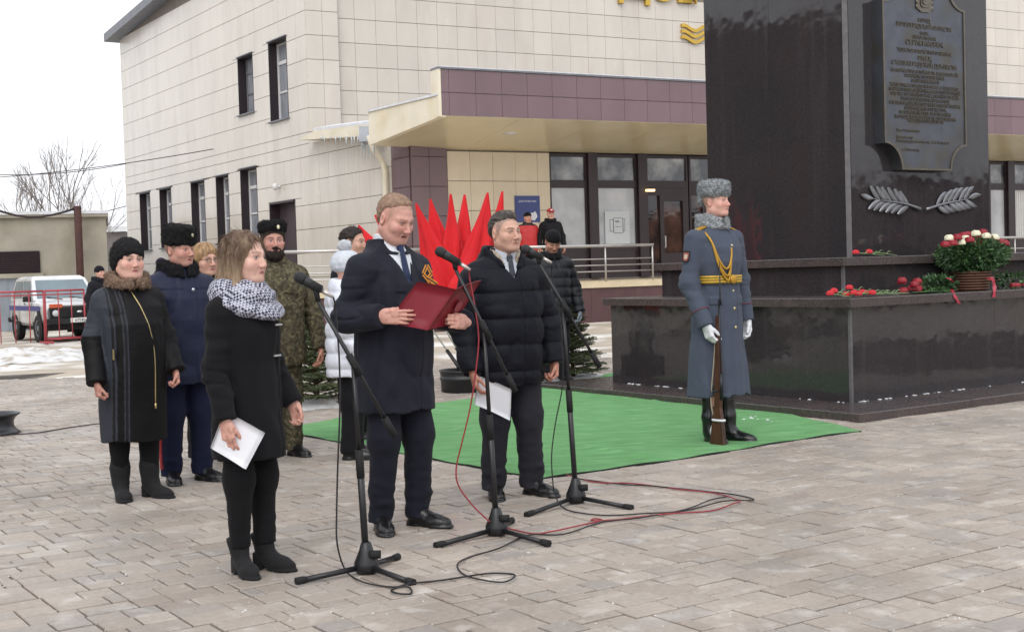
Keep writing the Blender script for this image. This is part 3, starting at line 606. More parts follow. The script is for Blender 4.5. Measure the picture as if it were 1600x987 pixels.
# soffit sloping down to the wall, in strips
w0 = 0.0; k = 0
while w0 < CEND - 1:
    w1 = w0 + 2.05; a0, a1 = CC + dF * w0, CC + dF * w1; b0, b1 = a0 + nF * (back - .1) * 1.0, a1 + nF * (back - .1)
    mb = MB(); sl_ = dL * DS if w0 == 0 else nF * back
    A_, B_ = a0 - nF * .02, a1 - nF * .02; C_, D_ = a1 + nF * back, a0 + nF * back
    if w0 == 0: D_ = CC + dL * DS
    mb.prism([A_ + ZZ * 4.81, B_ + dF * -.01 + ZZ * 4.81, C_ + dF * -.01 + ZZ * 4.40, D_ + ZZ * (4.49 if w0 == 0 else 4.40)], ZZ * .05); mb.build('soffit_panel', m_soffit, bld); w0 = w1; k += 1
mb = MB(); mb.prism([CC + ZZ * 5.2 - nF * .3, CC + dF * CEND + ZZ * 5.2 - nF * .3, CC + dF * CEND + nF * back + ZZ * 5.25, CC + dL * DS + ZZ * 5.25], ZZ * .04); mb.build('canopy_roof', m_roof, bld)
for tt in (2.45, 8.4, 14.4):
    c = CC + dF * tt + nF * back * .45 + ZZ * 4.61; mb = MB(); mb.lathe([(0, 0), (.16, 0), (.17, .02), (.17, .05)], 14, c); mb.build('downlight', m_white, bld)
# low wing eave with gutter, downpipe and icicles
G = lambda x, y, o=.45: rp(x, y, KB + nL * o, nL)
pts = [G(466, 219), G(492, 204), G(583, 193), G(583, 212)]
mb = MB(); mb.prism(pts, -nL * .55); mb.build('wing_eave', m_cream, bld)
mb = MB(); a, b = G(490, 204.5), G(584, 193); mb.prism([a, b, b - nL * .6 + ZZ * .12, a - nL * .6 + ZZ * .12], ZZ * .07); mb.build('snow_cover', m_snow, bld)
mb = MB(); P = [G(572, 200, .5), G(576, 215, .5), G(585, 235, .4), G(597, 252, .14), G(602, 268, .12), G(603, 330, .12), G(606, 470, .12)]; mb.tube(P, .075, 10); mb.build('downpipe', m_cream, bld)
mb = MB(); c = G(572, 206, .5); mb.box((-.16, -.16, -.25), (.16, .16, .12), o=c); mb.build('rainwater_head', mat('zinc', '#a9adb3', .35, .1, 5, metal=.5), bld)
m_ice = mat('ice', '#dfe6ea', .15, .1, 10, trans=.4)
mb = MB()
for k in range(26):
    px = RNG.choice((RNG.uniform(495, 570), RNG.uniform(564, 585))); py = 214 - (px - 500) * .03; c = G(px, py, .46); l = RNG.uniform(.08, .3) if px < 562 else RNG.uniform(.3, .75)
    mb.tube([c, c - ZZ * l * .5, c - ZZ * l], [.03, .018, .003], 5)
tag(mb.build('icicles', m_ice, bld), kind='stuff')
# ----- glazed front: units between posts
def unit(t0, t1, kind):
    w = thing_part = MB()
    D = -.10
    for a, b in ((t0, t0 + .06), (t1 - .06, t1)): w.obox(KB, dF, nF, ZZ, (a, D - .06, 1.14), (b, D + .04, 4.37))
    for z, h in ((4.29, .08), (3.49, .2), (1.86, .08) if kind != 'door' else (3.3, .2), (1.14, .08)): w.obox(KB, dF, nF, ZZ, (t0 + .06, D - .058, z), (t1 - .06, D + .038, z + h))
    o = w.build('window' if kind != 'door' else 'glazed_door', m_frame, bld)
    mb = MB(); mb.obox(KB, dF, nF, ZZ, (t0 + .03, D - .02, 3.66), (t1 - .03, D - .01, 4.30)); mb.build('pane', m_paneD, o)
    if kind == 'film':
        mb = MB(); mb.obox(KB, dF, nF, ZZ, (t0 + .03, D - .02, 1.9), (t1 - .03, D - .01, 3.52)); mb.build('pane', m_film, o)
        mb = MB(); mb.obox(KB, dF, nF, ZZ, (t0 + .05, D - .04, 1.2), (t1 - .05, D + .02, 1.88)); mb.build('lower_panel', m_frame, o)
    elif kind == 'blind':
        mb = MB(); x = t0 + .06
        while x < t1 - .1: mb.obox(KB, dF, nF, ZZ, (x, D - .05, 1.9), (x + .085, D - .04, 3.5)); x += .1
        mb.build('blind', m_white, o)
        mb = MB(); mb.obox(KB, dF, nF, ZZ, (t0 + .05, D - .04, 1.2), (t1 - .05, D + .02, 1.88)); mb.build('lower_panel', m_frame, o)
    else:
        mid = t0 + .42
        mb = MB()
        for a, b in ((mid, mid + .13), (t1 - .2, t1 - .06)): mb.obox(KB, dF, nF, ZZ, (a, D - .05, 1.2), (b, D + .06, 3.3))
        mb.obox(KB, dF, nF, ZZ, (mid + .13, D - .05, 3.15), (t1 - .2, D + .06, 3.3)); mb.obox(KB, dF, nF, ZZ, (mid + .13, D - .05, 1.2), (t1 - .2, D + .06, 1.75)); lf = mb.build('door_leaf', m_frame, o)
        mb = MB(); mb.obox(KB, dF, nF, ZZ, (t0 + .05, D - .02, 1.2), (t1 - .05, D - .01, 3.32)); mb.build('pane', m_glassdark, o)
        mb = MB(); c = KB + dF * (mid + .06) + nF * .04 + ZZ * 2.2; mb.tube([c, c + nF * .06, c + nF * .06 - ZZ * .3, c - ZZ * .3], .016, 6); mb.build('handle', m_white, lf)
    return o
m_glassdark = mat('glass_dark', '#2a2325', .05, .3, 1.2, .003, 3, spec=.9, col2='#5a4038', c2scale=1.4)
posts = [3.86, 5.13, 6.69, 8.22]
kinds = ['film', 'film', 'door', 'door', 'film', 'film', 'blind', 'blind', 'film', 'film', 'film', 'film', 'film']
t0 = 3.86; ti = [(3.86, 4.99, 'film'), (5.27, 6.54, 'film'), (6.83, 8.2, 'door'), (8.24, 9.6, 'door'), (18.2, 19.5, 'film'), (19.75, 20.55, 'film'), (20.85, 22.2, 'blind')]
units = [unit(*q) for q in ti]
for a, b in ((4.99, 5.27), (6.54, 6.83), (9.6, 9.9), (19.5, 19.75), (20.55, 20.85)):
    mb = MB(); mb.obox(KB, dF, nF, ZZ, (a + .003, -.2, 1.14), (b - .003, .03, 4.39)); mb.build('mullion', m_frame, bld)
for a, b in ((9.92, 18.18), (22.22, 25.9)): mb = MB(); mb.obox(KB, dF, nF, ZZ, (a, -.2, 1.14), (b, -.06, 4.38)); mb.build('infill_panel', m_frame, bld)
# lit lamp seen behind the door glass edge
c = rp(1012, 298, KB, nF) + nF * .12; mb = MB(); mb.box((-.12, -.05, -.03), (.12, .05, .03), rotm(0, 0, math.atan2(dF[1], dF[0])), c)
mw = mat('warm_lamp', '#fff0d0', .4, 0); b = mw.node_tree.nodes['Principled BSDF']; b.inputs['Emission Color'].default_value = (1, .7, .3, 1); b.inputs['Emission Strength'].default_value = 1.5
mb.build('entrance_lamp', mw, bld)
# posters
def wall_rect(px0, py0, px1, py1, off, frm=None):
    a = rp(px0, py0, KB + nF * off, nF); b = rp(px1, py1, KB + nF * off, nF); return (a - KB) @ dF, (b - KB) @ dF, b[2], a[2]
t0, t1, z0, z1 = wall_rect(804, 306, 844, 347, .02); mb = MB(); mb.obox(KB, dF, nF, ZZ, (t0, .012, z0), (t1, .03, z1))
ps = mb.build('notice_board', mat('board_blue', '#3d4a86', .4, .06, 4), None); tag(ps, 'square dark blue notice board with white lettering on the tiled wall', 'sign')
m_print = mat('print_white', '#dfe3ec', .5, .02)
V, Fc = text_mesh('ДОМ КУЛЬТУРЫ', .082, .002, res=1); s = (t1 - t0) * .7 / (V[:, 0].max() - V[:, 0].min())
mb = MB(); mb.add([KB + dF * ((t0 + t1) / 2 + p[0] * s) + nF * (.0325 + p[2]) + ZZ * (z1 - .16 + p[1] * s) for p in V], Fc); mb.build('lettering', m_print, ps)
mb = MB(); cx = t0 + (t1 - t0) * .72
for sc, dz, off in ((.10, .13, 0.), (.07, .2, .001)): mb.prism([KB + dF * (cx + x * sc) + nF * (.031 + off) + ZZ * (z0 + dz + y * sc) for x, y in ((-1.3, -.6), (.4, -.9), (1.2, .1), (.9, 1.1), (-.2, .5), (-1.4, .4))], nF * .002)
mb.build('emblem', m_print, ps)
t0, t1, z0, z1 = wall_rect(945, 330, 985, 390, -.07); mb = MB(); mb.obox(KB, dF, nF, ZZ, (t0, -.085, z0), (t1, -.075, z1))
ps = mb.build('window_poster', mat('paper_poster', '#ccd3d8', .6, .04, 3), None); tag(ps, 'white printed poster with outlined sheets behind the entrance window', 'poster')
mb = MB(); m_ink = mat('ink_dark', '#3c4046', .7, .05); w, h = t1 - t0, z1 - z0
def line2(x0, y0, x1, y1, th=.012):
    a = np.array([x0, y0]); b = np.array([x1, y1]); n = np.array([-(b - a)[1], (b - a)[0]]); n = n / np.linalg.norm(n) * th / 2
    mb.prism([KB + dF * (t0 + p[0] * 1) + nF * -.0745 + ZZ * (z0 + p[1]) for p in (a + n, a - n, b - n, b + n)], nF * .002)
def rect2(x0, y0, x1, y1):
    for q in ((x0, y0, x1, y0), (x1, y0, x1, y1), (x1, y1, x0, y1), (x0, y1, x0, y0)): line2(*[v * (w if i % 2 == 0 else h) for i, v in enumerate(q)])
rect2(.34, .44, .72, .82); rect2(.2, .48, .33, .78); rect2(.73, .48, .8, .8)
for a in (.40, .46, .52): line2(a * w, .72 * h, (a + .04) * w, .76 * h); line2((a + .04) * w, .76 * h, (a + .06) * w, .70 * h)
line2(.42 * w, .6 * h, .64 * w, .6 * h)
mb.build('print', m_ink, ps)
# gold sign letters and wave emblem on the upper wall
m_gold = mat('gold_letters', '#c9a548', .3, .1, 10, metal=.6)
def onU(px, py): P = rp(px, py, KC - nF * .12, nF); return (P - KC) @ dF, P[2]
def gold(body, px0, px1, ybase, hgt, name):
    V, Fc = text_mesh(body, 1.0, .05, 'LEFT', res=3, bold=.012); x0, zb_ = onU(px0, ybase); x1, _ = onU(px1, ybase); sx = (x1 - x0) / (V[:, 0].max() - V[:, 0].min()); sz = hgt
    mb = MB(); mb.add([KC + dF * (x0 + (p[0] - V[:, 0].min()) * sx) + nF * (-.08 + p[2]) + ZZ * (zb_ + p[1] * sz) for p in V], Fc); return mb.build(name, m_gold, bld)
gold('Дон', 965, 1086, -4, 1.15, 'sign_letters')
mb = MB()
for k, yy in enumerate((44, 53, 62)):
    P = []
    for i in range(25):
        u = i / 24; x, z = onU(1064 + 56 * u, yy + 1.5 * u); P.append(KC + dF * x + nF * -.06 + ZZ * (z + .085 * math.sin(u * 9.5 + 1.1)))
    n = len(P); w = .055; mb.add([p + ZZ * w for p in P] + [p - ZZ * w for p in P] + [p + ZZ * w - nF * .08 for p in P] + [p - ZZ * w - nF * .08 for p in P], [q for i in range(n - 1) for q in ((i, i + 1, n + i + 1, n + i), (i, 2 * n + i, 2 * n + i + 1, i + 1), (n + i, n + i + 1, 3 * n + i + 1, 3 * n + i))] + [(0, n, 3 * n, 2 * n)])
mb.build('wave_emblem', m_gold, bld)
# ----- porch with plinth and railings
QP = at(950, 430, 29); QP[2] = 0
porch = thing('entrance_porch', 'raised porch with brown granite plinth and pale edge along the entrance', 'porch', (QP[0], QP[1], 0))
m_plinth = mat('plinth_brown', '#54393a', .35, .12, 3, rand=.06); m_step = mat('step_cream', '#cdbd9e', .55, .1, 4)
pd = (KB - QP) @ nF
mb = MB(); mb.obox(QP, dF, nF, ZZ, (-7.65, pd + .03, .0), (19, -.05, .95)); mb.obox(QP, dF, nF, ZZ, (-7.65, pd - 4, .0), (-3.2, pd + .03, .95)); mb.build('porch_core', m_core, porch)
x = -7.65
while x < 18: mb = MB(); mb.obox(QP, dF, nF, ZZ, (x + .002, -.05, .05), (x + 1.198, -.02, .955)); mb.build('plinth_slab', m_plinth, porch); x += 1.2
x = -7.7
while x < 18: mb = MB(); mb.obox(QP, dF, nF, ZZ, (x + .002, pd + .03, .956), (x + 1.598, .03, 1.09)); mb.build('edge_stone', m_step, porch); x += 1.6
m_steel = mat('steel_rail', '#b3b0ae', .3, .06, 6, metal=.7)
def railing(x0, x1, label, n):
    rl = thing('steel_railing', label, 'railing', QP + dF * x0 + ZZ * 1.09); mb = MB(); a, b = QP + dF * x0 - nF * .1, QP + dF * x1 - nF * .1
    mb.tube([a + ZZ * 1.90, b + ZZ * 1.90], .035, 10); mb.build('top_rail', m_steel, rl)
    for z in (1.32, 1.46, 1.60): mb = MB(); mb.tube([a + ZZ * z, b + ZZ * z], .014, 8); mb.build('middle_rail', m_steel, rl)
    for i in range(n):
        c = a + (b - a) * (i / (n - 1)) * .985 + (b - a) * .008; mb = MB(); mb.tube([c + ZZ * 1.06, c + ZZ * 1.89], .022, 8); mb.build('post', m_steel, rl)
railing(-7.7, -4.0, 'steel pipe railing at the porch end before the grey side door', 4); railing(-2.6, 1.32, 'steel pipe railing on the porch before the poster window', 4); railing(10.2, 18, 'steel pipe railing on the porch beyond the pillar', 6)
# ================================================================ BACKGROUND LEFT: garage, trees, cables, car, barrier
GT = math.radians(17.5); GG = at(168, 400, 41); GG[2] = 0; dG = np.array([math.cos(GT), math.sin(GT), 0]); nG = np.array([math.sin(GT), -math.cos(GT), 0])
gar = thing('concrete_garage', 'low stained concrete garage with snowy flat roof behind the patrol car', 'garage', GG, GT)
def onG(px, py, off=0.): P = rp(px, py, GG + nG * off, nG); return (P - GG) @ dG, P[2]
zt_ = onG(150, 339)[1]
m_conc = mat('concrete_stained', '#a09a8d', .85, .14, 1.2, .01, 14, col2='#857f6c', c2scale=.7, c2amt=(.5, .75))
mb = MB(); mb.box((-14, 0, -.2), (0, 7, zt_)); mb.build('wall', m_conc, gar, world=False)
mb = MB(); mb.box((-14.2, -.12, zt_ + .002), (.06, 7.1, zt_ + .1)); mb.build('roof_slab', m_conc, gar, world=False)
mb = MB(); mb.box((-14.2, -.14, zt_ + .102), (.07, 7.1, zt_ + .2)); mb.build('snow_cover', m_snow, gar, world=False)
a, b = onG(-30, 428), onG(62, 392); mb = MB(); mb.box((a[0], -.06, a[1]), (b[0], -.01, b[1])); vent = mb.build('vent_louver', mat('vent_dark', '#2c2626', .7, .15, 6), gar, world=False)
for k in range(11):
    z = a[1] + (b[1] - a[1]) * (k + .5) / 11; mb = MB(); mb.box((a[0] + .03, -.02, -.028), (b[0] - .03, .02, .028), rotm(.6), (0, -.085, z)); mb.build('slat', m_frame, vent, world=False)
mb = MB(); mb.box((a[0], -.14, a[1] - .16), (b[0] + .1, -.005, a[1] - .02)); mb.build('vent_sill', m_conc, gar, world=False)
a, b = onG(-60, 505), onG(42, 431); mb = MB(); mb.box((a[0], -.05, -.1), (b[0], -.01, b[1])); dr = mb.build('metal_door', mat('door_zinc', '#8b939b', .5, .12, 3, metal=.3), gar, world=False)
for k in range(5): x = a[0] + (b[0] - a[0]) * (k + .5) / 5; mb = MB(); mb.box((x - .02, -.07, 0), (x + .02, -.052, b[1] - .05)); mb.build('rib', mat('door_zinc', '', 0), dr, world=False)
x, z = onG(121, 322, .6); c0 = GG + dG * x + nG * .6; pst = MB(); pst.tube([c0 - ZZ * .1, c0 + ZZ * z], .12, 8); o = pst.build('rusty_post', mat('rust', '#4a2f2b', .8, .25, 5)); tag(o, 'tall rusty steel post standing against the concrete garage', 'post')
mb = MB(); P0 = c0 + ZZ * (z - .05); P1 = at(-60, 300, 38); mb.tube([P0 * (1 - u) + P1 * u - np.array([0, 0, .5 * math.sin(u * 3.14)]) for u in np.linspace(0, 1, 10)], .035, 5); tag(mb.build('power_cable', m_frame), 'sagging dark cable running left from the rusty post', 'cable')
# bare trees
m_bark = mat('bark_grey', '#8b817b', .9, .2, 12); 
def bare_tree(base, dirs, label, seed, L0, r0, depth=5, grp=None):
    r = random.Random(seed); root = thing('bare_tree', label, 'tree', base, 0, grp); tk = MB(); br = MB()
    def grow(mb, p, d, L, rad, lv):
        n = 4; P = [p]; dd = d
        for i in range(n): dd = nrm(dd + np.array([r.gauss(0, .09), r.gauss(0, .09), r.gauss(.03, .07)])); P.append(P[-1] + dd * L / n)
        mb.tube(P, list(np.linspace(rad, rad * .6, n + 1)), 5 if lv < 2 else 3, cap=False)
        if lv >= depth: return
        k = r.randint(2, 3) if lv < 3 else r.randint(2, 4)
        for q in range(k):
            i = r.randint(2, n); x, y, z = frame(dd); a = r.uniform(0, 6.28); sp = r.uniform(.25, .65)
            nd = nrm(z * math.cos(sp) + (x * math.cos(a) + y * math.sin(a)) * math.sin(sp) + np.array([0, 0, .1])); grow(br, P[i], nd, L * r.uniform(.55, .8), rad * .55, lv + 1)
        grow(br, P[-1], nrm(dd + np.array([0, 0, .08])), L * .7, rad * .6, lv + 1)
    for d in dirs: grow(tk, np.array(base, float), nrm(d), L0, r0, 0)
    tk.build('trunk', m_bark, root); br.build('crown', m_bark, root)
b = at(92, 400, 56); b[2] = 0
bare_tree(b, [(.02, 0, 1), (-.18, .1, 1), (.12, .1, 1)], 'bare spreading tree rising behind the garage roof', 4, 2.9, .085, 4)
b = at(45, 400, 60); b[2] = 0; bare_tree(b, [(-.55, 0, 1), (.0, .1, 1)], 'thin bare tree left of the spreading tree behind the garage', 12, 2.5, .07, 4)
b = at(118, 400, 62); b[2] = 0; bare_tree(b, [(.35, 0, 1)], 'slender bare tree leaning towards the cream building', 21, 2.8, .06, 4)
for k, (px, dd) in enumerate(((178, 88), (188, 96), (170, 102))): b = at(px, 400, dd); b[2] = 0; bare_tree(b, [(.1, 0, 1), (-.15, 0, 1)], 'far bare shrub showing between the garage and the cream building', 30 + k, 1.9, .08, 4, 'far shrubs')
# small far shed in the gap
b = at(176, 400, 76); sh = thing('far_shed', 'tiny far shed with snowy roof between garage and cream building', 'shed', (b[0], 76, 0)); z = at(176, 362, 76)[2]
mb = MB(); mb.box((b[0] - 2.4, 76, -.2), (b[0] + .8, 79, z)); mb.build('wall', mat('shed_grey', '#6f6a6a', .8, .1), sh); mb = MB(); mb.prism([(b[0] - 2.7, 75.7, z), (b[0] + 1.1, 75.7, z), (b[0] + 1.1, 79.3, z + .25), (b[0] - 2.7, 79.3, z + .25)], (0, 0, .3)); mb.build('roof', m_snow, sh)
# overhead cables to the house
def sag(A, B, s, n=14): return [np.array(A) * (1 - u) + np.array(B) * u - np.array([0, 0, s * 4 * u * (1 - u)]) for u in np.linspace(0, 1, n)]
WA = rp(333, 233, KB + nL * .02, nL)
for k, (q, lab) in enumerate((((-80, 282), 'thin overhead cable tied to the cream side wall'), ((-80, 268), 'upper thin overhead cable crossing the sky'), ((-80, 340), 'low overhead cable behind the garage roof'))):
    A = at(*q, 46); B = WA if k == 0 else rp(197, (256, 322)[k - 1], KB + nL * .02, nL); mb = MB(); mb.tube(sag(A, B, .15 + .1 * k), .014, 4); tag(mb.build('power_cable', m_frame), lab, 'cable')
# ----- patrol car
def make_car():
    hd = -UL; rt = np.array([hd[1], -hd[0], 0]); wc = gp(67, 534); org = wc - hd * 1.13 - rt * .72
    c = thing('patrol_car', 'boxy white off-road patrol car with blue side stripe behind the red barrier', 'car', (org[0], org[1], 0), math.atan2(hd[1], hd[0]))
    m_pw = mat('paint_white', '#d5d7da', .3, .06, 2, coat=.5, col2='#b9b7b0', c2scale=1.2); m_blk = mat('rubber_black', '#1b1b1d', .7, .15, 8); m_gl = mat('car_glass', '#6d7d85', .05, .2, 1.5, spec=.8)
    m_bl = mat('stripe_blue', '#454a86', .4, .05); m_or = mat('lens_orange', '#d0603a', .3, .1); m_ch = mat('chrome', '#c9ccd0', .15, .05, metal=.9)
    mb = MB(); S = []
    def sec(x, zb, zt, hw, cr=.04): return [(x, -hw + .06, zb), (x, -hw, zb + .12), (x, -hw, zt - .14), (x, -hw + cr, zt - .03), (x, -hw + .14, zt), (x, hw - .14, zt), (x, hw - cr, zt - .03), (x, hw, zt - .14), (x, hw, zb + .12), (x, hw - .06, zb)]
    for q in ((-1.82, .5, .96, .74), (-1.78, .42, 1.0, .80), (-1.2, .38, 1.03, .83), (.5, .38, 1.02, .83), (.75, .38, 1.0, .83), (1.6, .42, .95, .81), (1.80, .46, .92, .79), (1.84, .5, .88, .76)): S += sec(*q)
    n = 10; m = len(S) // n
    mb.add(S, [(i * n + k, i * n + (k + 1) % n, (i + 1) * n + (k + 1) % n, (i + 1) * n + k) for i in range(m - 1) for k in range(n)] + [list(range(n)), list(range((m - 1) * n, m * n))[::-1]], True)
    body = mb.build('body', m_pw, c, world=False)
    # cabin
    def cab(x0, x1, hw, z): return [(x0, -hw, z), (x1, -hw, z), (x1, hw, z), (x0, hw, z)]
    A = cab(-1.74, .66, .79, 1.0); B = cab(-1.56, .04, .665, 1.55); Cc = cab(-1.42, -.12, .57, 1.62)
    mb = MB(); mb.add(A + B + Cc, [(8, 9, 10, 11)] + [(4 * l + i, 4 * l + (i + 1) % 4, 4 * l + 4 + (i + 1) % 4, 4 * l + 4 + i) for l in (0, 1) for i in range(4)]); mb.build('roof', m_pw, c, world=False)
    def pane(q, off):   # inset panes on the cabin faces
        P = [np.array(p) for p in q]; nn = nrm(np.cross(P[1] - P[0], P[2] - P[0])) * off; mb = MB(); mb.prism([p + nn for p in P], nn * .4); mb.build('window', m_gl, c, world=False)
    L = lambda a, b, u: np.array(a) * (1 - u) + np.array(b) * u
    def onface(p00, p10, p01, p11, u, v): return L(L(p00, p10, u), L(p01, p11, u), v)
    f = lambda u, v: onface(A[1], A[2], B[1], B[2], u, v); pane([f(.06, .1), f(.94, .1), f(.94, .92), f(.06, .92)], .008)
    for s, i0, i1 in ((-1, 0, 1), (1, 3, 2)):
        f = lambda u, v: onface(A[i0], A[i1], B[i0], B[i1], u, v); od = .008 if s < 0 else -.008
        for u0, u1 in ((.07, .5), (.55, .93)): pane([f(u0, .12), f(u1, .12), f(u1, .9), f(u0, .9)], od)
    f = lambda u, v: onface(A[3], A[0], B[3], B[0], u, v); pane([f(.08, .15), f(.92, .15), f(.92, .9), f(.08, .9)], .008)
    for s in (-1, 1):
        y = s * .832; mb = MB(); mb.box((-1.70, min(y, y + s * .004), .76), (1.42, max(y, y + s * .004), .88)); mb.build('side_stripe', m_bl, c, world=False)
        for x in (1.13, -1.07):
            mb = MB(); mb.lathe([(.0, 0), (.43, 0), (.43, .012)], 20, (x, s * .822, .40), rotm(math.pi / 2 * -s)); mb.build('wheel_arch', m_blk, c, world=False)
            R_ = rotm(math.pi / 2 * -s); mb = MB(); mb.lathe([(.2, -.1), (.31, -.1), (.335, -.07), (.335, .05), (.31, .085), (.21, .085), (.2, .06)], 24, (x, s * .76, .335), R_); wh = mb.build('wheel', m_blk, c, world=False)
            mb = MB(); mb.lathe([(0, .075), (.06, .075), (.08, .045), (.15, .04), (.19, .07), (.205, .075), (.205, .02)], 20, (x, s * .76, .335), R_); mb.build('rim', mat('rim_grey', '#8b8f94', .45, .1, metal=.4), wh, world=False)
        mb = MB(); mb.box((.55, s * .84 if s > 0 else s * 1.02, .98), (.68, s * 1.02 if s > 0 else s * .84, 1.12), bev=.02); mb.build('mirror', m_blk, c, world=False)
        mb = MB(); mb.lathe([(0, .03), (.07, .028), (.088, .0), (.088, -.03)], 18, (1.845, s * .57, .70), rotm(0, math.pi / 2)); hl = mb.build('headlight', m_ch, c, world=False)
        mb = MB(); mb.lathe([(0, .045), (.06, .037), (.078, .022)], 16, (1.845, s * .57, .70), rotm(0, math.pi / 2)); mb.build('lens', mat('lens_clear', '#cfd6da', .1, .05, spec=.8), hl, world=False)
        mb = MB(); mb.box((1.80, s * .56 - .15, .835), (1.865, s * .56 + .15, .925), bev=.01); mb.build('turn_light', m_or, c, world=False)
        mb = MB(); mb.box((-1.46, s * .66 - .1, .12), (-1.44, s * .66 + .1, .45)); mb.build('mud_flap', m_blk, c, world=False)
        mb = MB(); mb.tube([(-.1, s * .838, .93), (.05, s * .85, .93)], .014, 6); mb.build('door_handle', m_blk, c, world=False)
        for x in (-.62, .62): mb = MB(); mb.box((x - .006, min(s * .831, s * .834), .45), (x + .006, max(s * .831, s * .834), .98)); mb.build('door_seam', m_blk, c, world=False)
    mb = MB(); mb.box((1.80, -.70, .58), (1.852, .70, .83)); gr = mb.build('grille', m_blk, c, world=False)
    for k in range(6): z = .605 + .036 * k; mb = MB(); mb.box((1.852, -.42, z), (1.868, .42, z + .014)); mb.build('slat', mat('plastic_dark', '#2b2c2f', .4, .1), gr, world=False)
    mb = MB(); mb.lathe([(0, .02), (.05, .018), (.06, 0)], 16, (1.868, 0, .72), rotm(0, math.pi / 2) @ np.diag([.6, 1.25, 1])); mb.build('emblem', m_ch, gr, world=False)
    mb = MB(); mb.box((1.72, -.84, .44), (1.98, .84, .57), bev=.02); bp = mb.build('bumper', m_blk, c, world=False)
    mb = MB(); mb.box((-1.98, -.82, .44), (-1.80, .82, .57), bev=.02); mb.build('bumper', m_blk, c, world=False)
    mb = MB(); mb.box((1.98, -.26, .47), (1.99, .26, .58)); pl = mb.build('number_plate', m_white, bp, world=False)
    V, Fc = text_mesh('к758ре', .1, .001, res=1); mb = MB(); mb.add([(1.993 + p[2], p[0], .49 + p[1]) for p in V], Fc); mb.build('plate_lettering', m_blk, bp, world=False)
    mb = MB(); mb.box((.66, -.75, .94), (1.8, .75, .955)); 
    mb = MB(); mb.box((-1.7, -.7, .28), (1.7, .7, .42)); mb.build('underbody', m_blk, c, world=False)
    for y in (-.1, .45): mb = MB(); mb.tube([(.72, y, 1.02), (.62, y - .35, 1.09)], .012, 5); mb.build('wiper', m_blk, c, world=False)
    mb = MB(); mb.box((-.3, -.55, .9), (-.15, .55, 1.3)); mb.build('seat', m_blk, c, world=False)
make_car()
# ----- red barriers
m_red = mat('paint_red', '#a8434b', .5, .12, 6)
def barrier(p0, p1, h, n, base, label):
    a, b = gp(*p0), gp(*p1); c = thing('crowd_barrier', label, 'barrier', a); a[2] = b[2] = 0
    mb = MB(); mb.tube([a + ZZ * h, b + ZZ * h], .024, 8); mb.build('top_rail', m_red, c); mb = MB(); mb.tube([a + ZZ * (h - .09), b + ZZ * (h - .09)], .018, 6); mb.build('under_rail', m_red, c)
    if base: mb = MB(); mb.tube([a + ZZ * .1, b + ZZ * .1], .03, 6); mb.build('bottom_rail', m_red, c)
    for i in range(n): q = a + (b - a) * i / (n - 1); mb = MB(); mb.tube([q + ZZ * .05, q + ZZ * h], .013 if 0 < i < n - 1 else .022, 6); mb.build('bar', m_red, c)
    d = nrm(b - a); f_ = np.array([d[1], -d[0], 0])
    for i in (0, n - 1): q = a + (b - a) * i / (n - 1); mb = MB(); mb.tube([q - f_ * .32 + ZZ * .03, q + f_ * .32 + ZZ * .03], .028, 6); mb.build('foot', m_red, c)
barrier((-45, 543), (71, 537), 1.25, 6, False, 'red steel crowd barrier standing in the snow by the car')
barrier((73, 536.5), (134, 532.5), 1.25, 4, True, 'short red crowd barrier before the car grille')
# ----- steel wheel used as a weight
c = gp(-8, 678); wh = thing('pole_base', 'black bare steel car wheel lying flat as a pole base', 'pole base', (c[0], c[1], 0)); m_wst = mat('steel_black', '#26272b', .35, .15, 8, spec=.6)
mb = MB(); mb.lathe([(.225, .0), (.23, .012), (.215, .03), (.19, .045), (.172, .075), (.172, .12), (.19, .155), (.215, .172), (.232, .185), (.228, .198), (.205, .188), (.165, .15), (.16, .06), (.20, .02), (.2, .0)], 40); mb.build('rim', m_wst, wh, world=False)
mb = MB(); mb.lathe([(.162, .11), (.12, .14), (.07, .13), (.04, .15), (.03, .15), (.03, .1)], 32); mb.build('disc', m_wst, wh, world=False)
mb = MB(); mb.tube([(0, 0, .1), (0, 0, .9)], .024, 8); mb.build('pole', m_wst, wh, world=False)
mb = MB(); mb.tube([gp(x, y) + ZZ * .008 for x, y in ((20, 680), (60, 677), (100, 670), (150, 663), (210, 660), (270, 655))], .006, 6); tag(mb.build('ground_cable', m_frame), 'thin black cable running from the steel wheel across the paving', 'cable')

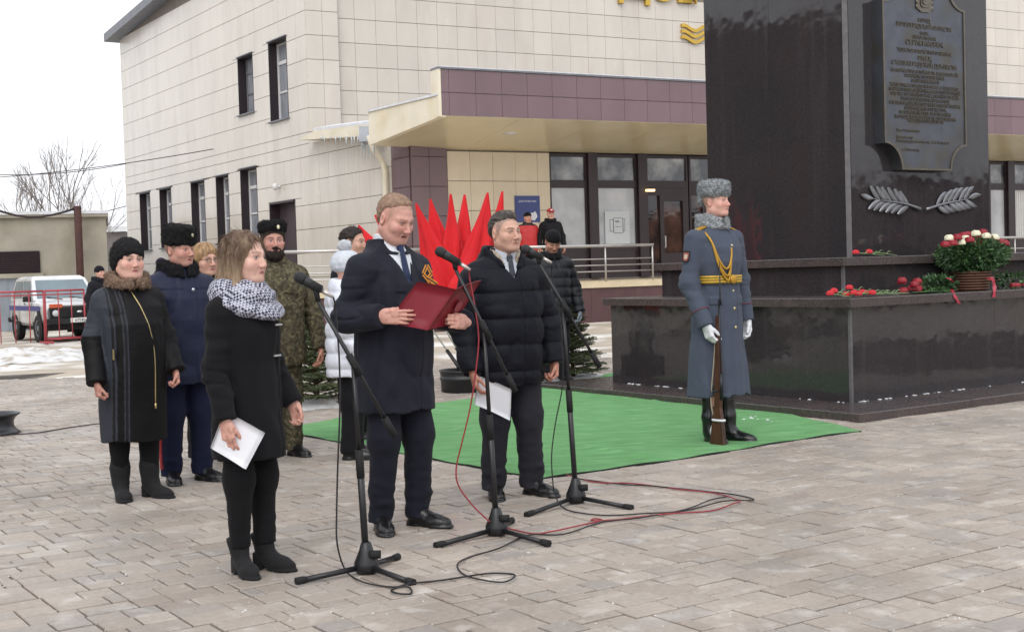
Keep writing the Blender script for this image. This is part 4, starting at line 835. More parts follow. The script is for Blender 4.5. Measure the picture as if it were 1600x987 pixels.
# ================================================================ SPRUCES
m_need = mat('needles', '#57613f', .7, .25, 9, col2='#434d33', c2scale=5); m_twig = mat('twig', '#5a4636', .9, .2)
def spruce(base, H, rad, label, seed, lean=(0, 0)):
    r = random.Random(seed); t = thing('spruce_tree', label, 'tree', base); tk = MB(); cr = MB(); base = np.array(base, float)
    tip = base + np.array([lean[0], lean[1], H]); tk.tube([base, (base + tip) / 2, tip], [.03, .02, .006], 6)
    def twig(p, d, L, nl):
        d = nrm(d); x, y, z = frame(d); n = int(L / .010)
        for i in range(n):
            u = i / n; c = p + d * L * u - ZZ * (.10 * L * u * u)
            for k in range(3):
                a = r.uniform(0, 6.28); nd = nrm(d * .75 + (x * math.cos(a) + y * math.sin(a)) * .8); s = nl * (1 - .4 * u) * r.uniform(.8, 1.2); w = nrm(np.cross(nd, d)) * .0055
                cr.add([c - w, c + w, c + nd * s], [(0, 1, 2)])
    nb = int(H * 130)
    for i in range(nb):
        u = (i / nb) ** .9; p = base + (tip - base) * (.06 + .92 * u); R_ = rad * (1 - u) ** .8 * r.uniform(.65, 1.1) + .04; a = i * 2.4 + r.uniform(-.3, .3); d = np.array([math.cos(a), math.sin(a), .12 + .5 * u + r.uniform(-.2, .15)])
        e = p + nrm(d) * R_; tk.tube([p, e], [.007, .003], 4, cap=False); twig(p + nrm(d) * R_ * .15, d, R_ * .95, .034)
        k = int(R_ / .055)
        for j in range(k):
            q = p + nrm(d) * R_ * (.25 + .7 * j / max(1, k)); sd = np.array([-d[1], d[0], 0]) * (1 if j % 2 else -1); twig(q, nrm(d) * .75 + nrm(sd) * .75 + np.array([0, 0, r.uniform(-.15, .1)]), R_ * .45 * (1 - .6 * j / max(1, k)) + .05, .032)
    tk.build('trunk', m_twig, t); cr.build('crown', m_need, t)
    return t
spruce(gp(498, 634), 1.0, .5, 'small spruce with drooping needles behind the camouflage man', 3, (-.1, 0)); spruce(gp(896, 594), 1.15, .40, 'small slim spruce behind the padded jacket man', 5, (-.03, 0))

# ================================================================ FLAGS IN A BUCKET
DB = gp(728, 612); bk = thing('flag_bucket', 'black round bucket holding furled red flags', 'bucket', DB)
m_bkt = mat('bucket_black', '#1d1e20', .45, .15, 6)
mb = MB(); mb.lathe([(0, .01), (.27, .0), (.285, .01), (.29, .15), (.30, .155), (.30, .18), (.29, .185), (.295, .24), (.305, .245), (.305, .262), (.28, .262), (.275, .08), (0, .08)], 36); mb.build('drum', m_bkt, bk, world=False)
mb = MB(); mb.lathe([(0, .19), (.274, .19)], 20); mb.build('ballast', mat('ballast', '#8a8078', .9, .3, 30, .02, 30), bk, world=False)
m_flag = mat('flag_red', '#d4232b', .62, .08, 4, .002, 40, spec=.2, sheen=.15); m_pw2 = mat('pole_white', '#c3bfbc', .5, .05); m_pb = mat('pole_sleeve', '#17171a', .45, .1)
FL = [((586, 336), -.12), ((650, 318), .0), ((672, 311), .10), ((704, 303), .2), ((726, 304), .28), ((762, 301), .36), ((785, 299), .46), ((560, 352), -.25)]
for i, ((px, py), k) in enumerate(FL):
    tp = at(px, py, DB[1] + (.12, -.1, .15, -.05, .18, -.12, .1, .2)[i]); a = 6.28 * i / len(FL); bt = np.array([DB[0] + .16 * math.cos(a) + k * .25, DB[1] + .16 * math.sin(a), .12]); d = nrm(tp - bt); Ln = np.linalg.norm(tp - bt)
    f = thing('red_flag', ['furled red flag at the far end, half hidden by the dark haired man', 'furled red flag leaning beside the reading man', 'tall furled red flag behind the microphone', 'upright furled red flag in the middle of the bunch', 'slim upright furled red flag beside the middle one', 'furled red flag leaning behind the padded jacket man', 'outermost furled red flag leaning over the padded jacket man', 'low furled red flag hidden behind the reading man'][i], 'flag', bt, 0, 'furled red flags in the bucket')
    mb = MB(); mb.tube([bt + d * (.45 if i % 3 else .38), tp - d * .10], .009, 8); mb.build('pole', m_pw2, f)
    mb = MB(); mb.tube([bt, bt + d * .46], .022, 8); mb.build('sleeve', m_pb, f)
    r = random.Random(40 + i); n = 44; rows = 30; x, y, z = frame(d); LC = r.uniform(1.25, 1.5); V = []; ph = r.uniform(0, 6); hang = np.array([.10 * (1 if px < 700 else -1), -.03, 0])
    for j in range(rows + 1):
        u = j / rows; c = tp - d * LC * u * .97 + ZZ * 0; rr = .010 + (.145 + .03 * (i % 3)) * u ** .95 * (1 - .25 * max(0, u - .8) / .2)
        for q in range(n):
            th = 6.283 * q / n; pl = 1 + .44 * math.sin(4 * th + ph + 2.5 * u) * min(1, u * 2.5) + .2 * math.sin(7 * th + 2 * ph - 4 * u) * min(1, u * 2) + .10 * math.sin(13 * th + ph); ex = rr * pl
            wv = c + x * math.cos(th) * ex * .5 + y * math.sin(th) * ex * 1.15 + hang * u * u * .8 - ZZ * (.10 * u * (.5 + .5 * math.sin(th + ph)))
            V.append(wv)
    mb = MB().add(V, [(j * n + q, j * n + (q + 1) % n, (j + 1) * n + (q + 1) % n, (j + 1) * n + q) for j in range(rows) for q in range(n)], True); mb.build('cloth', m_flag, f)

# ================================================================ MICROPHONE STANDS
m_blkm = mat('stand_black', '#1b1b1e', .38, .12, 9, spec=.5); m_rub = mat('rubber_foot', '#151516', .8, .1); m_mic = mat('mic_body', '#26272a', .35, .1); m_mesh = mat('mic_grille', '#1f2022', .6, .2, 300, .002, 900); m_plug = mat('plug_silver', '#b9b2ad', .3, .1, metal=.6)
def mic_stand(hub, dep_px, legs, pole_top, boom, mic, label, tilt):
    g0 = gp(*dep_px); d = g0[1]; t = thing('microphone_stand', label, 'microphone stand', g0, 0, 'microphone stands'); H = at(*hub, d); T = at(*pole_top, d)
    mb = MB(); mb.lathe([(.016, .115), (.024, .11), (.034, .075), (.058, .02), (.06, -.01), (.045, -.03), (.014, -.035), (.012, -.055), (0, -.055)], 18, H); mb.build('hub', m_blkm, t)
    mb = MB(); c = H + np.array([.05, -.03, .06]); mb.tube([c - np.array([.03, 0, 0]), c + np.array([.02, 0, 0])], .02, 8); mb.build('knob', m_rub, t)
    for lx, ly in legs:
        e = gp(lx, ly, .014); mb = MB(); s = H + nrm(e - H) * .03; mb.tube([s, s + (e - s) * .86], .0135, 8); lg = mb.build('leg', m_blkm, t)
        mb = MB(); q = s + (e - s) * .84; mb.tube([q, q + (e - q) * .3, e], [.0145, .018, .019], 8); mb.build('rubber_foot', m_rub, lg)
    mb = MB(); mid = H + (T - H) * .56; mb.tube([H, mid], .0165, 10); mb.build('pole', m_blkm, t); mb = MB(); mb.tube([mid, T], .011, 10); mb.build('inner_pole', m_blkm, t)
    mb = MB(); mb.tube([mid - nrm(T - H) * .11, mid + nrm(T - H) * .02], .0195, 10); mb.build('height_clutch', m_rub, t)
    B0, B1 = at(*boom[0], d - tilt), at(*boom[1], d + tilt); bd = nrm(B1 - B0)
    mb = MB(); mb.tube([B0, B1], .0095, 8); mb.build('boom', m_blkm, t)
    s = (T - B0) @ bd; P = B0 + bd * s; mb = MB(); mb.tube([P - bd * .055, P + bd * .055], .0175, 10); mb.tube([T, P], .015, 8); mb.tube([P + np.array([.0, -.01, 0]), P + np.array([.01, -.045, .0])], .011, 8); mb.build('boom_clutch', m_rub, t)
    mb = MB(); mb.tube([B1 - bd * .10, B1], .017, 10); mb.build('counterweight', m_rub, t)
    m0, m1 = at(*mic[0], d - tilt), at(*mic[1], d - tilt); md = nrm(m1 - m0)
    k = thing('microphone', 'black handheld microphone clipped on the stand before ' + label.split(' before ')[-1].split(' by ')[-1], 'microphone', m0, 0, 'microphones')
    mb = MB(); mb.tube([m0 + md * v for v in (0, .01, .025, .04, .055)], [.012, .024, .028, .026, .022], 14); mb.build('grille', m_mesh, k)
    mb = MB(); L = np.linalg.norm(m1 - m0); mb.tube([m0 + md * v for v in (.055, .06, .10, L - .03)], [.0245, .0235, .019, .0135], 12); mb.build('handle', m_mic, k)
    mb = MB(); mb.tube([m0 + md * (L - .03), m1, m1 + md * .03], [.011, .011, .007], 10); mb.build('plug', m_plug, k)
    mb = MB(); c = m0 + md * L * .62; mb.tube([B0, B0 + (c - B0) * .5, c], [.012, .013, .016], 8); mb.tube([c - md * .045, c + md * .03], .0215, 10); mb.build('mic_clip', m_rub, t)
    return m1 + md * .03, d
E1, d1 = mic_stand((573, 884), (573, 895), ((462, 908), (646, 910), (622, 869)), (552, 571), ((497, 470), (617, 681)), ((461, 429), (512, 459)), 'black microphone stand with low boom before the scarf woman', .06)
E2, d2 = mic_stand((776, 826), (776, 836), ((680, 852), (858, 849), (800, 812)), (756, 517), ((712, 421), (805, 611)), ((681, 389), (727, 417)), 'black microphone stand with red cable before the reading man', .05)
E3, d3 = mic_stand((900, 776), (900, 786), ((822, 804), (988, 793), (905, 764)), (880, 486), ((843, 412), (937, 573)), ((815, 386), (855, 407)), 'black microphone stand with boom before the padded jacket man', .05)
def smooth(P, n=5):
    P = [np.array(p, float) for p in P]; Q = [2 * P[0] - P[1]] + P + [2 * P[-1] - P[-2]]; out = []
    for i in range(1, len(Q) - 2):
        for k in range(n):
            t = k / n; a, b, c, d = Q[i - 1:i + 3]; out.append(.5 * ((2 * b) + (c - a) * t + (2 * a - 5 * b + 4 * c - d) * t * t + (3 * b - a - 3 * c + d) * t ** 3))
    return out + [P[-1]]
m_cbk = mat('cable_black', '#1e1c1e', .55, .1); m_crd = mat('cable_red', '#8e2c33', .5, .1)
def cable(E, d, air, ground, m, label, r=.0042, ph=0.):
    P = [E] + [at(x, y, d - .02) for x, y in air] + [gp(x, y) + ZZ * (.009 + .004 * ((i + ph) % 2)) for i, (x, y) in enumerate(ground)]
    for p in P:
        if p[2] < .008: p[2] = .008
    mb = MB(); mb.tube(smooth(P), r, 6); tag(mb.build('microphone_cable', m), label, 'cable', 'microphone cables')
cable(E1, d1, ((524, 482), (530, 560), (531, 640), (528, 720), (526, 800), (527, 850)), ((540, 893), (565, 912), (605, 919), (638, 921), (642, 930), (622, 931), (612, 924), (640, 916), (690, 909), (760, 900), (798, 899), (804, 905), (785, 912), (745, 908), (722, 898), (715, 885), (735, 872), (780, 860), (826, 838), (880, 838), (940, 818), (1000, 812), (1070, 798), (1110, 784), (1135, 778)), m_cbk, 'black microphone cable looping over the paving from the first stand')
cable(E2, d2, ((733, 430), (742, 480), (748, 530), (742, 590), (734, 640), (722, 690), (713, 730), (716, 757), (735, 785), (758, 808), (772, 818)), ((800, 830), (835, 836), (865, 833), (910, 822), (940, 816), (930, 812), (925, 816), (960, 814), (1040, 806), (1110, 800), (1145, 790), (1155, 784), (1120, 774), (1060, 766), (990, 758), (930, 755), (885, 744)), m_crd, 'dark red microphone cable hanging from the middle stand', ph=1)
cable(E3, d3, ((863, 432), (872, 470), (878, 530), (879, 600), (868, 660), (862, 710), (864, 755), (868, 775)), ((880, 795), (905, 804), (950, 807), (1010, 805), (1070, 800), (1130, 786), (1178, 783), (1150, 776), (1100, 769), (1020, 762), (970, 758), (900, 750)), m_cbk, 'black microphone cable trailing from the stand by the padded jacket man')
# ================================================================ FLOWERS
m_carn = mat('carnation_red', '#c3202b', .6, .2, 60, .004, 200); m_rose = mat('rose_red', '#8a1525', .5, .2, 40); m_rosew = mat('rose_cream', '#dfdcc0', .5, .1, 30); m_stem = mat('stem_green', '#7f9468', .6, .15, 20); m_leaf = mat('leaf_green', '#33502f', .5, .25, 12, col2='#49693a', c2scale=9); m_rib = mat('ribbon_red', '#a32138', .35, .12, 12)
nRw = -UL
def onM(px, py, yl): return rp(px, py, np.array(WM[mon.name] @ Vector((0, yl, 0))), nRw)
def bloom(mb, c, R, r, ruff=10):
    for sh in range(3):
        k = 1 - .28 * sh; n = 14; V = []
        for j in range(6):
            t = .15 + j / 5 * 1.75
            for q in range(n): a = 6.283 * q / n + sh; w = R * k * (1 + .16 * math.sin(ruff * a + sh * 2) * (j < 3)) * math.sin(t) ** .8; V.append((c[0] + w * math.cos(a), c[1] + w * math.sin(a), c[2] + R * k * .85 * math.cos(t) + r.uniform(-.06, .06) * R))
        mb.add(V, [(j * n + q, j * n + (q + 1) % n, (j + 1) * n + (q + 1) % n, (j + 1) * n + q) for j in range(5) for q in range(n)], False)
def carnation(px, py, yl, z, L, lab, grp, seed, dz=0.):
    r = random.Random(seed); p = onM(px, py, yl); p[2] = max(p[2], z + .03); c = thing('carnation', lab, 'flower', p, 0, grp); mb = MB(); bloom(mb, p, .036, r, 9); mb.build('bloom', m_carn, c)
    d = nrm(UV * 1 + UL * r.uniform(-.08, .16)); e = p + d * L; e[2] = z + .008 + dz; mb = MB(); mb.tube([p, (p + e) / 2 + ZZ * .004, e], .0045, 5); mb.build('stem', m_stem, c)
    for k in range(2): q = p + (e - p) * (.3 + .3 * k); lf = MB(); lf.tube([q, q + d * .05 + ZZ * .03, q + d * .1 + ZZ * .02], [.004, .004, .001], 4); lf.build('leaf', m_stem, c)
for i, (px, py) in enumerate(((1297, 459), (1303, 455), (1322, 461), (1327, 450), (1334, 458), (1341, 461), (1348, 457), (1356, 460), (1363, 458))): carnation(px, py, .02 + .035 * (i % 4), 1.04, .5 if i > 1 else .28, 'red carnation lying alone at the corner of the lower granite ledge' if i < 2 else 'red carnation in the bunch lying on the lower granite ledge', 'carnations on the lower ledge' if i > 1 else 'carnations at the ledge corner', 60 + i, .006 * (i % 3))
for i, (px, py) in enumerate(((1337, 395), (1358, 394))): carnation(px, py, S2 + .02, 1.42, .42, 'red carnation lying on the upper granite ledge', 'carnations on the upper ledge', 80 + i)
def leaves(mb, c, R, n, r, L=.05, w=.012):
    for _ in range(n):
        d = nrm([r.gauss(0, 1), r.gauss(0, 1), r.gauss(0, .9)]); p = np.array(c) + d * np.array(R) * r.uniform(.45, 1.0); t = nrm(d + np.array([r.gauss(0, .5), r.gauss(0, .5), r.gauss(.1, .5)])); s = nrm(np.cross(t, [r.gauss(0, 1), r.gauss(0, 1), r.gauss(0, 1)])) * w * r.uniform(.7, 1.3); l = L * r.uniform(.6, 1.3)
        mb.add([p, p + t * l * .45 + s, p + t * l, p + t * l * .45 - s], [(0, 1, 2, 3)])
# lying bunch of dark roses
def rose(mb, c, R, r): bloom(mb, c, R, r, 5)
r = random.Random(5); p0 = onM(1418, 448, .2); bq = thing('rose_bouquet', 'bunch of dark red roses with green leaves lying on the lower granite ledge', 'bouquet', p0)
for i in range(9): q = onM(1400 + 40 * r.random(), 438 + 18 * r.random(), .1 + .15 * r.random()); q[2] = max(q[2], 1.075); mb = MB(); rose(mb, q, .045, r); mb.build('rose', m_rose, bq)
mb = MB(); c = onM(1462, 450, .2); leaves(mb, (c[0], c[1], 1.12), (.2, .13, .08), 260, r, .07, .02)
for k in range(9): a = onM(1425, 452, .1 + .02 * k); a[2] = 1.06; e = a + UV * r.uniform(.5, .75) + ZZ * 0; mb.tube([a, e], .005, 5)
mb.build('foliage', m_leaf, bq)
# flower basket
cb = onM(1519, 452, .3); bsk = thing('flower_basket', 'wicker basket of red and cream roses with lush green foliage and red bows', 'flower basket', (cb[0], cb[1], 1.04))
m_wick = mat('wicker', '#6d4a38', .7, .2, 20)
mb = MB(); mb.lathe([(0, 0), (.14, 0), (.15, .02), (.185, .2), (.18, .2), (.15, .03)], 28); mb.build('basket', mat('wicker_dark', '#3c2a22', .8, .2, 20), bsk, world=False)
for k in range(7):
    z = .02 + .028 * k; R = .152 + .18 * z; mb = MB(); mb.tube([((R + .006 * (i % 2)) * math.cos(6.2832 * i / 36), (R + .006 * (i % 2)) * math.sin(6.2832 * i / 36), z) for i in range(37)], .009, 5, cap=False); mb.build('wicker_band', m_wick, bsk, world=False)
r = random.Random(8); mb = MB(); leaves(mb, (0, 0, .36), (.38, .3, .17), 3200, r, .055, .011); leaves(mb, (0, 0, .3), (.3, .25, .14), 900, r, .06, .013); mb.build('foliage', m_leaf, bsk, world=False)
RS = [(1477, 383, 0), (1483, 373, 1), (1496, 372, 0), (1501, 380, 1), (1509, 374, 1), (1515, 376, 0), (1525, 366, 1), (1530, 372, 0), (1533, 379, 0), (1541, 370, 1), (1548, 374, 0), (1554, 372, 1), (1563, 379, 0), (1570, 381, 0), (1521, 381, 0), (1489, 381, 0), (1540, 381, 0), (1505, 369, 0), (1536, 364, 0), (1512, 368, 0)]
for px, py, w in RS: q = onM(px, py, .16 + .16 * r.random()); mb = MB(); rose(mb, q, .05, r); mb.build('rose', m_rosew if w else m_rose, bsk)
def ribbon(pts, w, name):
    P = smooth([onM(x, y, yl) for x, y, yl in pts], 5); V = []; 
    for i, p in enumerate(P): sd = UV * w * (1 + .25 * math.sin(i * .9)); V += [p - sd, p + sd]
    MB().add(V, [(2 * i, 2 * i + 1, 2 * i + 3, 2 * i + 2) for i in range(len(P) - 1)], True).build(name, m_rib, bsk)
ribbon(((1487, 452, .05), (1490, 458, -.05), (1494, 466, -.072), (1499, 474, -.075)), .022, 'ribbon'); ribbon(((1549, 432, .04), (1553, 442, .02), (1554, 452, -.06), (1553, 464, -.075)), .026, 'ribbon'); ribbon(((1542, 434, .05), (1552, 438, .0), (1562, 437, .05)), .02, 'bow'); ribbon(((1480, 434, .05), (1486, 437, .02), (1490, 441, .05)), .02, 'bow')
r = random.Random(18); p0 = onM(1588, 445, .2); bq = thing('rose_bouquet', 'small bunch of red flowers with leaves lying to the right of the flower basket', 'bouquet', p0)
for i in range(5): q = onM(1582 + 24 * r.random(), 446 + 6 * r.random(), .05 + .1 * r.random()); q[2] = max(q[2], 1.075); mb = MB(); rose(mb, q, .035, r); mb.build('rose', m_rose, bq)
mb = MB(); leaves(mb, (p0[0] - .05, p0[1], 1.12), (.22, .14, .08), 200, r, .06, .016); mb.build('foliage', m_leaf, bq)
# ================================================================ PEOPLE: signed-distance modelling, meshed as smooth skins
f32 = np.float32
def smin(a, b, k):
    h = np.maximum(k - np.abs(a - b), 0) / k; return np.minimum(a, b) - h * h * k * .25
def smax(a, b, k): return -smin(-a, -b, k)
def sph(P, c, r): return np.sqrt(((P - np.array(c, f32)) ** 2).sum(1)) - r
def ell(P, c, r, M=None):
    q = P - np.array(c, f32)
    if M is not None: q = q @ np.array(M, f32)          # columns of M are the axes
    r = np.array(r, f32); return (np.sqrt(((q / r) ** 2).sum(1)) - 1) * r.min()
def ell2(P, c, r, M=None):                                # better distance for flat shapes
    q = P - np.array(c, f32)
    if M is not None: q = q @ np.array(M, f32)
    r = np.array(r, f32); k0 = np.sqrt(((q / r) ** 2).sum(1)); k1 = np.sqrt(((q / (r * r)) ** 2).sum(1)) + 1e-9
    return k0 * (k0 - 1) / k1
def cone(P, a, b, ra, rb, flat=None, axis=None):
    a = np.array(a, f32); b = np.array(b, f32); ba = b - a; pa = P - a; h = np.clip((pa @ ba) / (ba @ ba), 0, 1); q = pa - h[:, None] * ba
    if flat is not None:                                   # flatten along an axis
        ax = np.array(axis, f32); t = q @ ax; q = q + np.outer(t * (1 / flat - 1), ax)
    return np.sqrt((q ** 2).sum(1)) - (ra + (rb - ra) * h)
def chain(P, pts, rs, k=.02):
    d = None
    for i in range(len(pts) - 1):
        e = cone(P, pts[i], pts[i + 1], rs[i], rs[i + 1]); d = e if d is None else smin(d, e, k)
    return d
def rbox(P, c, hs, r, M=None):
    q = P - np.array(c, f32)
    if M is not None: q = q @ np.array(M, f32)
    q = np.abs(q) - (np.array(hs, f32) - r); return np.sqrt((np.maximum(q, 0) ** 2).sum(1)) + np.minimum(q.max(1), 0) - r
def loft(P, tab, p=2.3):
    """body of stacked superellipses: rows (z, cx, cy, rx, ry)"""
    T = np.array(tab, f32); z = P[:, 2]; cx, cy, rx, ry = [np.interp(z, T[:, 0], T[:, i]).astype(f32) for i in (1, 2, 3, 4)]
    u = np.abs(P[:, 0] - cx) / rx; v = np.abs(P[:, 1] - cy) / ry; k = (u ** p + v ** p) ** (1 / p)
    d = (k - 1) * np.minimum(rx, ry); dz = np.maximum(T[0, 0] - z, z - T[-1, 0]); return np.maximum(d, dz)
_ns = {}
def noise3(P, scale, seed=0, stretch=(1, 1, 1)):
    """smooth value noise in [-1,1]"""
    Q = P * (np.array(stretch, f32) * scale) + 100 + seed * 17.3; i = np.floor(Q).astype(np.int64); f = (Q - i).astype(f32); f = f * f * (3 - 2 * f); out = np.zeros(len(P), f32)
    for dx in (0, 1):
        for dy in (0, 1):
            for dz in (0, 1):
                h = ((i[:, 0] + dx) * 374761393 + (i[:, 1] + dy) * 668265263 + (i[:, 2] + dz) * 2147483647 + seed * 1274126177) & 0xffffffff
                h = ((h ^ (h >> 13)) * 1274126177) & 0xffffffff; v = ((h ^ (h >> 16)) & 0xffff).astype(f32) / 32767.5 - 1
                w = (f[:, 0] if dx else 1 - f[:, 0]) * (f[:, 1] if dy else 1 - f[:, 1]) * (f[:, 2] if dz else 1 - f[:, 2]); out += w * v
    return out
def surfnet(fn, lo, hi, h, B=8, slack=1.35):
    lo = np.array(lo, float); n = np.ceil((np.array(hi, float) - lo) / h / B).astype(int) + 1; nb = n; N = nb * B
    c = np.stack(np.meshgrid(*[(np.arange(k) + .5) * B for k in nb], indexing='ij'), -1).reshape(-1, 3) - .5
    d = fn((lo + c * h).astype(f32)); rad = B * h * .87 * slack
    D = np.empty((nb[0], nb[1], nb[2], B, B, B), f32); D[:] = np.sign(d).reshape(nb[0], nb[1], nb[2], 1, 1, 1)
    act = np.abs(d) < rad; idx = np.stack(np.unravel_index(np.nonzero(act)[0], tuple(nb)), -1)
    if not len(idx): return np.zeros((0, 3)), np.zeros((0, 4), int)
    off = np.stack(np.meshgrid(*[np.arange(B)] * 3, indexing='ij'), -1).reshape(1, -1, 3)
    for s in range(0, len(idx), 1500):
        ii = idx[s:s + 1500]; pts = (lo + (ii[:, None, :] * B + off) * h).astype(f32).reshape(-1, 3)
        D[ii[:, 0], ii[:, 1], ii[:, 2]] = fn(pts).reshape(-1, B, B, B)
    D = D.transpose(0, 3, 1, 4, 2, 5).reshape(tuple(N)); S = D < 0
    cs = np.zeros(tuple(N - 1), np.uint8)
    for x in (0, 1):
        for y in (0, 1):
            for z in (0, 1): cs += S[x:N[0] - 1 + x, y:N[1] - 1 + y, z:N[2] - 1 + z]
    cells = np.nonzero((cs > 0) & (cs < 8)); C3 = np.stack(cells, -1); m = len(C3)
    vid = np.full(tuple(N - 1), -1, np.int64); vid[cells] = np.arange(m)
    acc = np.zeros((m, 3)); cnt = np.zeros(m)
    cor = [(x, y, z) for x in (0, 1) for y in (0, 1) for z in (0, 1)]
    val = {q: D[C3[:, 0] + q[0], C3[:, 1] + q[1], C3[:, 2] + q[2]] for q in cor}
    for a in cor:
        for ax in range(3):
            if a[ax]: continue
            b = list(a); b[ax] = 1; b = tuple(b); va, vb = val[a], val[b]; cr = (va < 0) != (vb < 0)
            t = np.where(cr, va / np.where(va == vb, 1, va - vb), 0); p = np.tile(np.array(a, float), (m, 1)); p[:, ax] += t; acc += p * cr[:, None]; cnt += cr
    V = lo + (C3 + acc / cnt[:, None]) * h; Fc = []
    for ax in range(3):
        u, v = (ax + 1) % 3, (ax + 2) % 3
        sl0 = [slice(None)] * 3; sl1 = [slice(None)] * 3; sl0[ax] = slice(0, N[ax] - 1); sl1[ax] = slice(1, N[ax])
        A, Bb = S[tuple(sl0)], S[tuple(sl1)]; e = np.stack(np.nonzero(A != Bb), -1); e = e[(e[:, u] > 0) & (e[:, v] > 0) & (e[:, u] < N[u] - 1) & (e[:, v] < N[v] - 1)]
        if not len(e): continue
        q = []
        for du, dv in ((1, 1), (0, 1), (0, 0), (1, 0)):
            k = e.copy(); k[:, u] -= du; k[:, v] -= dv; q.append(vid[k[:, 0], k[:, 1], k[:, 2]])
        q = np.stack(q, -1); fl = A[e[:, 0], e[:, 1], e[:, 2]]; q[~fl] = q[~fl][:, ::-1]; Fc.append(q)
    Fc = np.concatenate(Fc) if Fc else np.zeros((0, 4), int); Fc = Fc[(Fc >= 0).all(1)]
    return V, Fc
def np_mesh(name, V, Fc, col=None):
    me = bpy.data.meshes.new(name); me.vertices.add(len(V)); me.vertices.foreach_set('co', np.asarray(V, f32).ravel())
    me.loops.add(Fc.size); me.loops.foreach_set('vertex_index', Fc.ravel().astype(np.int32)); me.polygons.add(len(Fc))
    me.polygons.foreach_set('loop_start', np.arange(0, Fc.size, 4, dtype=np.int32)); me.polygons.foreach_set('use_smooth', np.ones(len(Fc), bool))
    me.update(calc_edges=True)
    if col is not None:
        a = me.color_attributes.new('Col', 'FLOAT_COLOR', 'POINT'); a.data.foreach_set('color', np.concatenate([col, np.ones((len(col), 1))], 1).astype(f32).ravel())
    return me
def strands(fn, V, n, L, w, comb=None, lift=1., seed=0):
    """thin tapering hairs standing on a surface (n, length, width); comb = lying direction"""
    r = np.random.default_rng(seed); P = V[r.integers(0, len(V), n)].astype(f32); e = .002; g = np.stack([fn(P + np.array(d, f32) * e) - fn(P - np.array(d, f32) * e) for d in ((1, 0, 0), (0, 1, 0), (0, 0, 1))], 1); g /= np.linalg.norm(g, axis=1)[:, None] + 1e-6
    d = g * lift + r.normal(0, .55 if comb is None else .11, (n, 3))
    if comb is not None:
        c = np.array(comb, float) - g * (g @ np.array(comb, float))[:, None]; d = d + c * 1.6
    d /= np.linalg.norm(d, axis=1)[:, None]; sd = np.cross(d, r.normal(0, 1, (n, 3))); sd /= np.linalg.norm(sd, axis=1)[:, None] + 1e-6; l = L * r.uniform(.5, 1.25, (n, 1)); P = P - g * .002
    A = np.stack([P - sd * w, P + sd * w, P + d * l + sd * w * .15, P + d * l - sd * w * .15], 1).reshape(-1, 3); return A, np.arange(n * 4).reshape(-1, 4)
def skin_obj(name, parent, fn, lo, hi, h, m, colfn=None, M=None, fuzz=None):
    V, Fc = surfnet(fn, lo, hi, h)
    if fuzz: A, Q = strands(fn, V, *fuzz); Fc = np.concatenate([Fc, Q + len(V)]); V = np.concatenate([V, A])
    col = colfn(V.astype(f32)) if colfn else None
    if M is not None: V = V @ np.array(M)[:3, :3].T + np.array(M)[:3, 3]
    return link(name, np_mesh(name, V, Fc, col), m, parent)
def mixc(a, b, t): t = np.clip(t, 0, 1)[:, None]; return a * (1 - t) + np.array(b, f32) * t
def sm01(a, b, x): t = np.clip((x - a) / (b - a), 0, 1); return t * t * (3 - 2 * t)

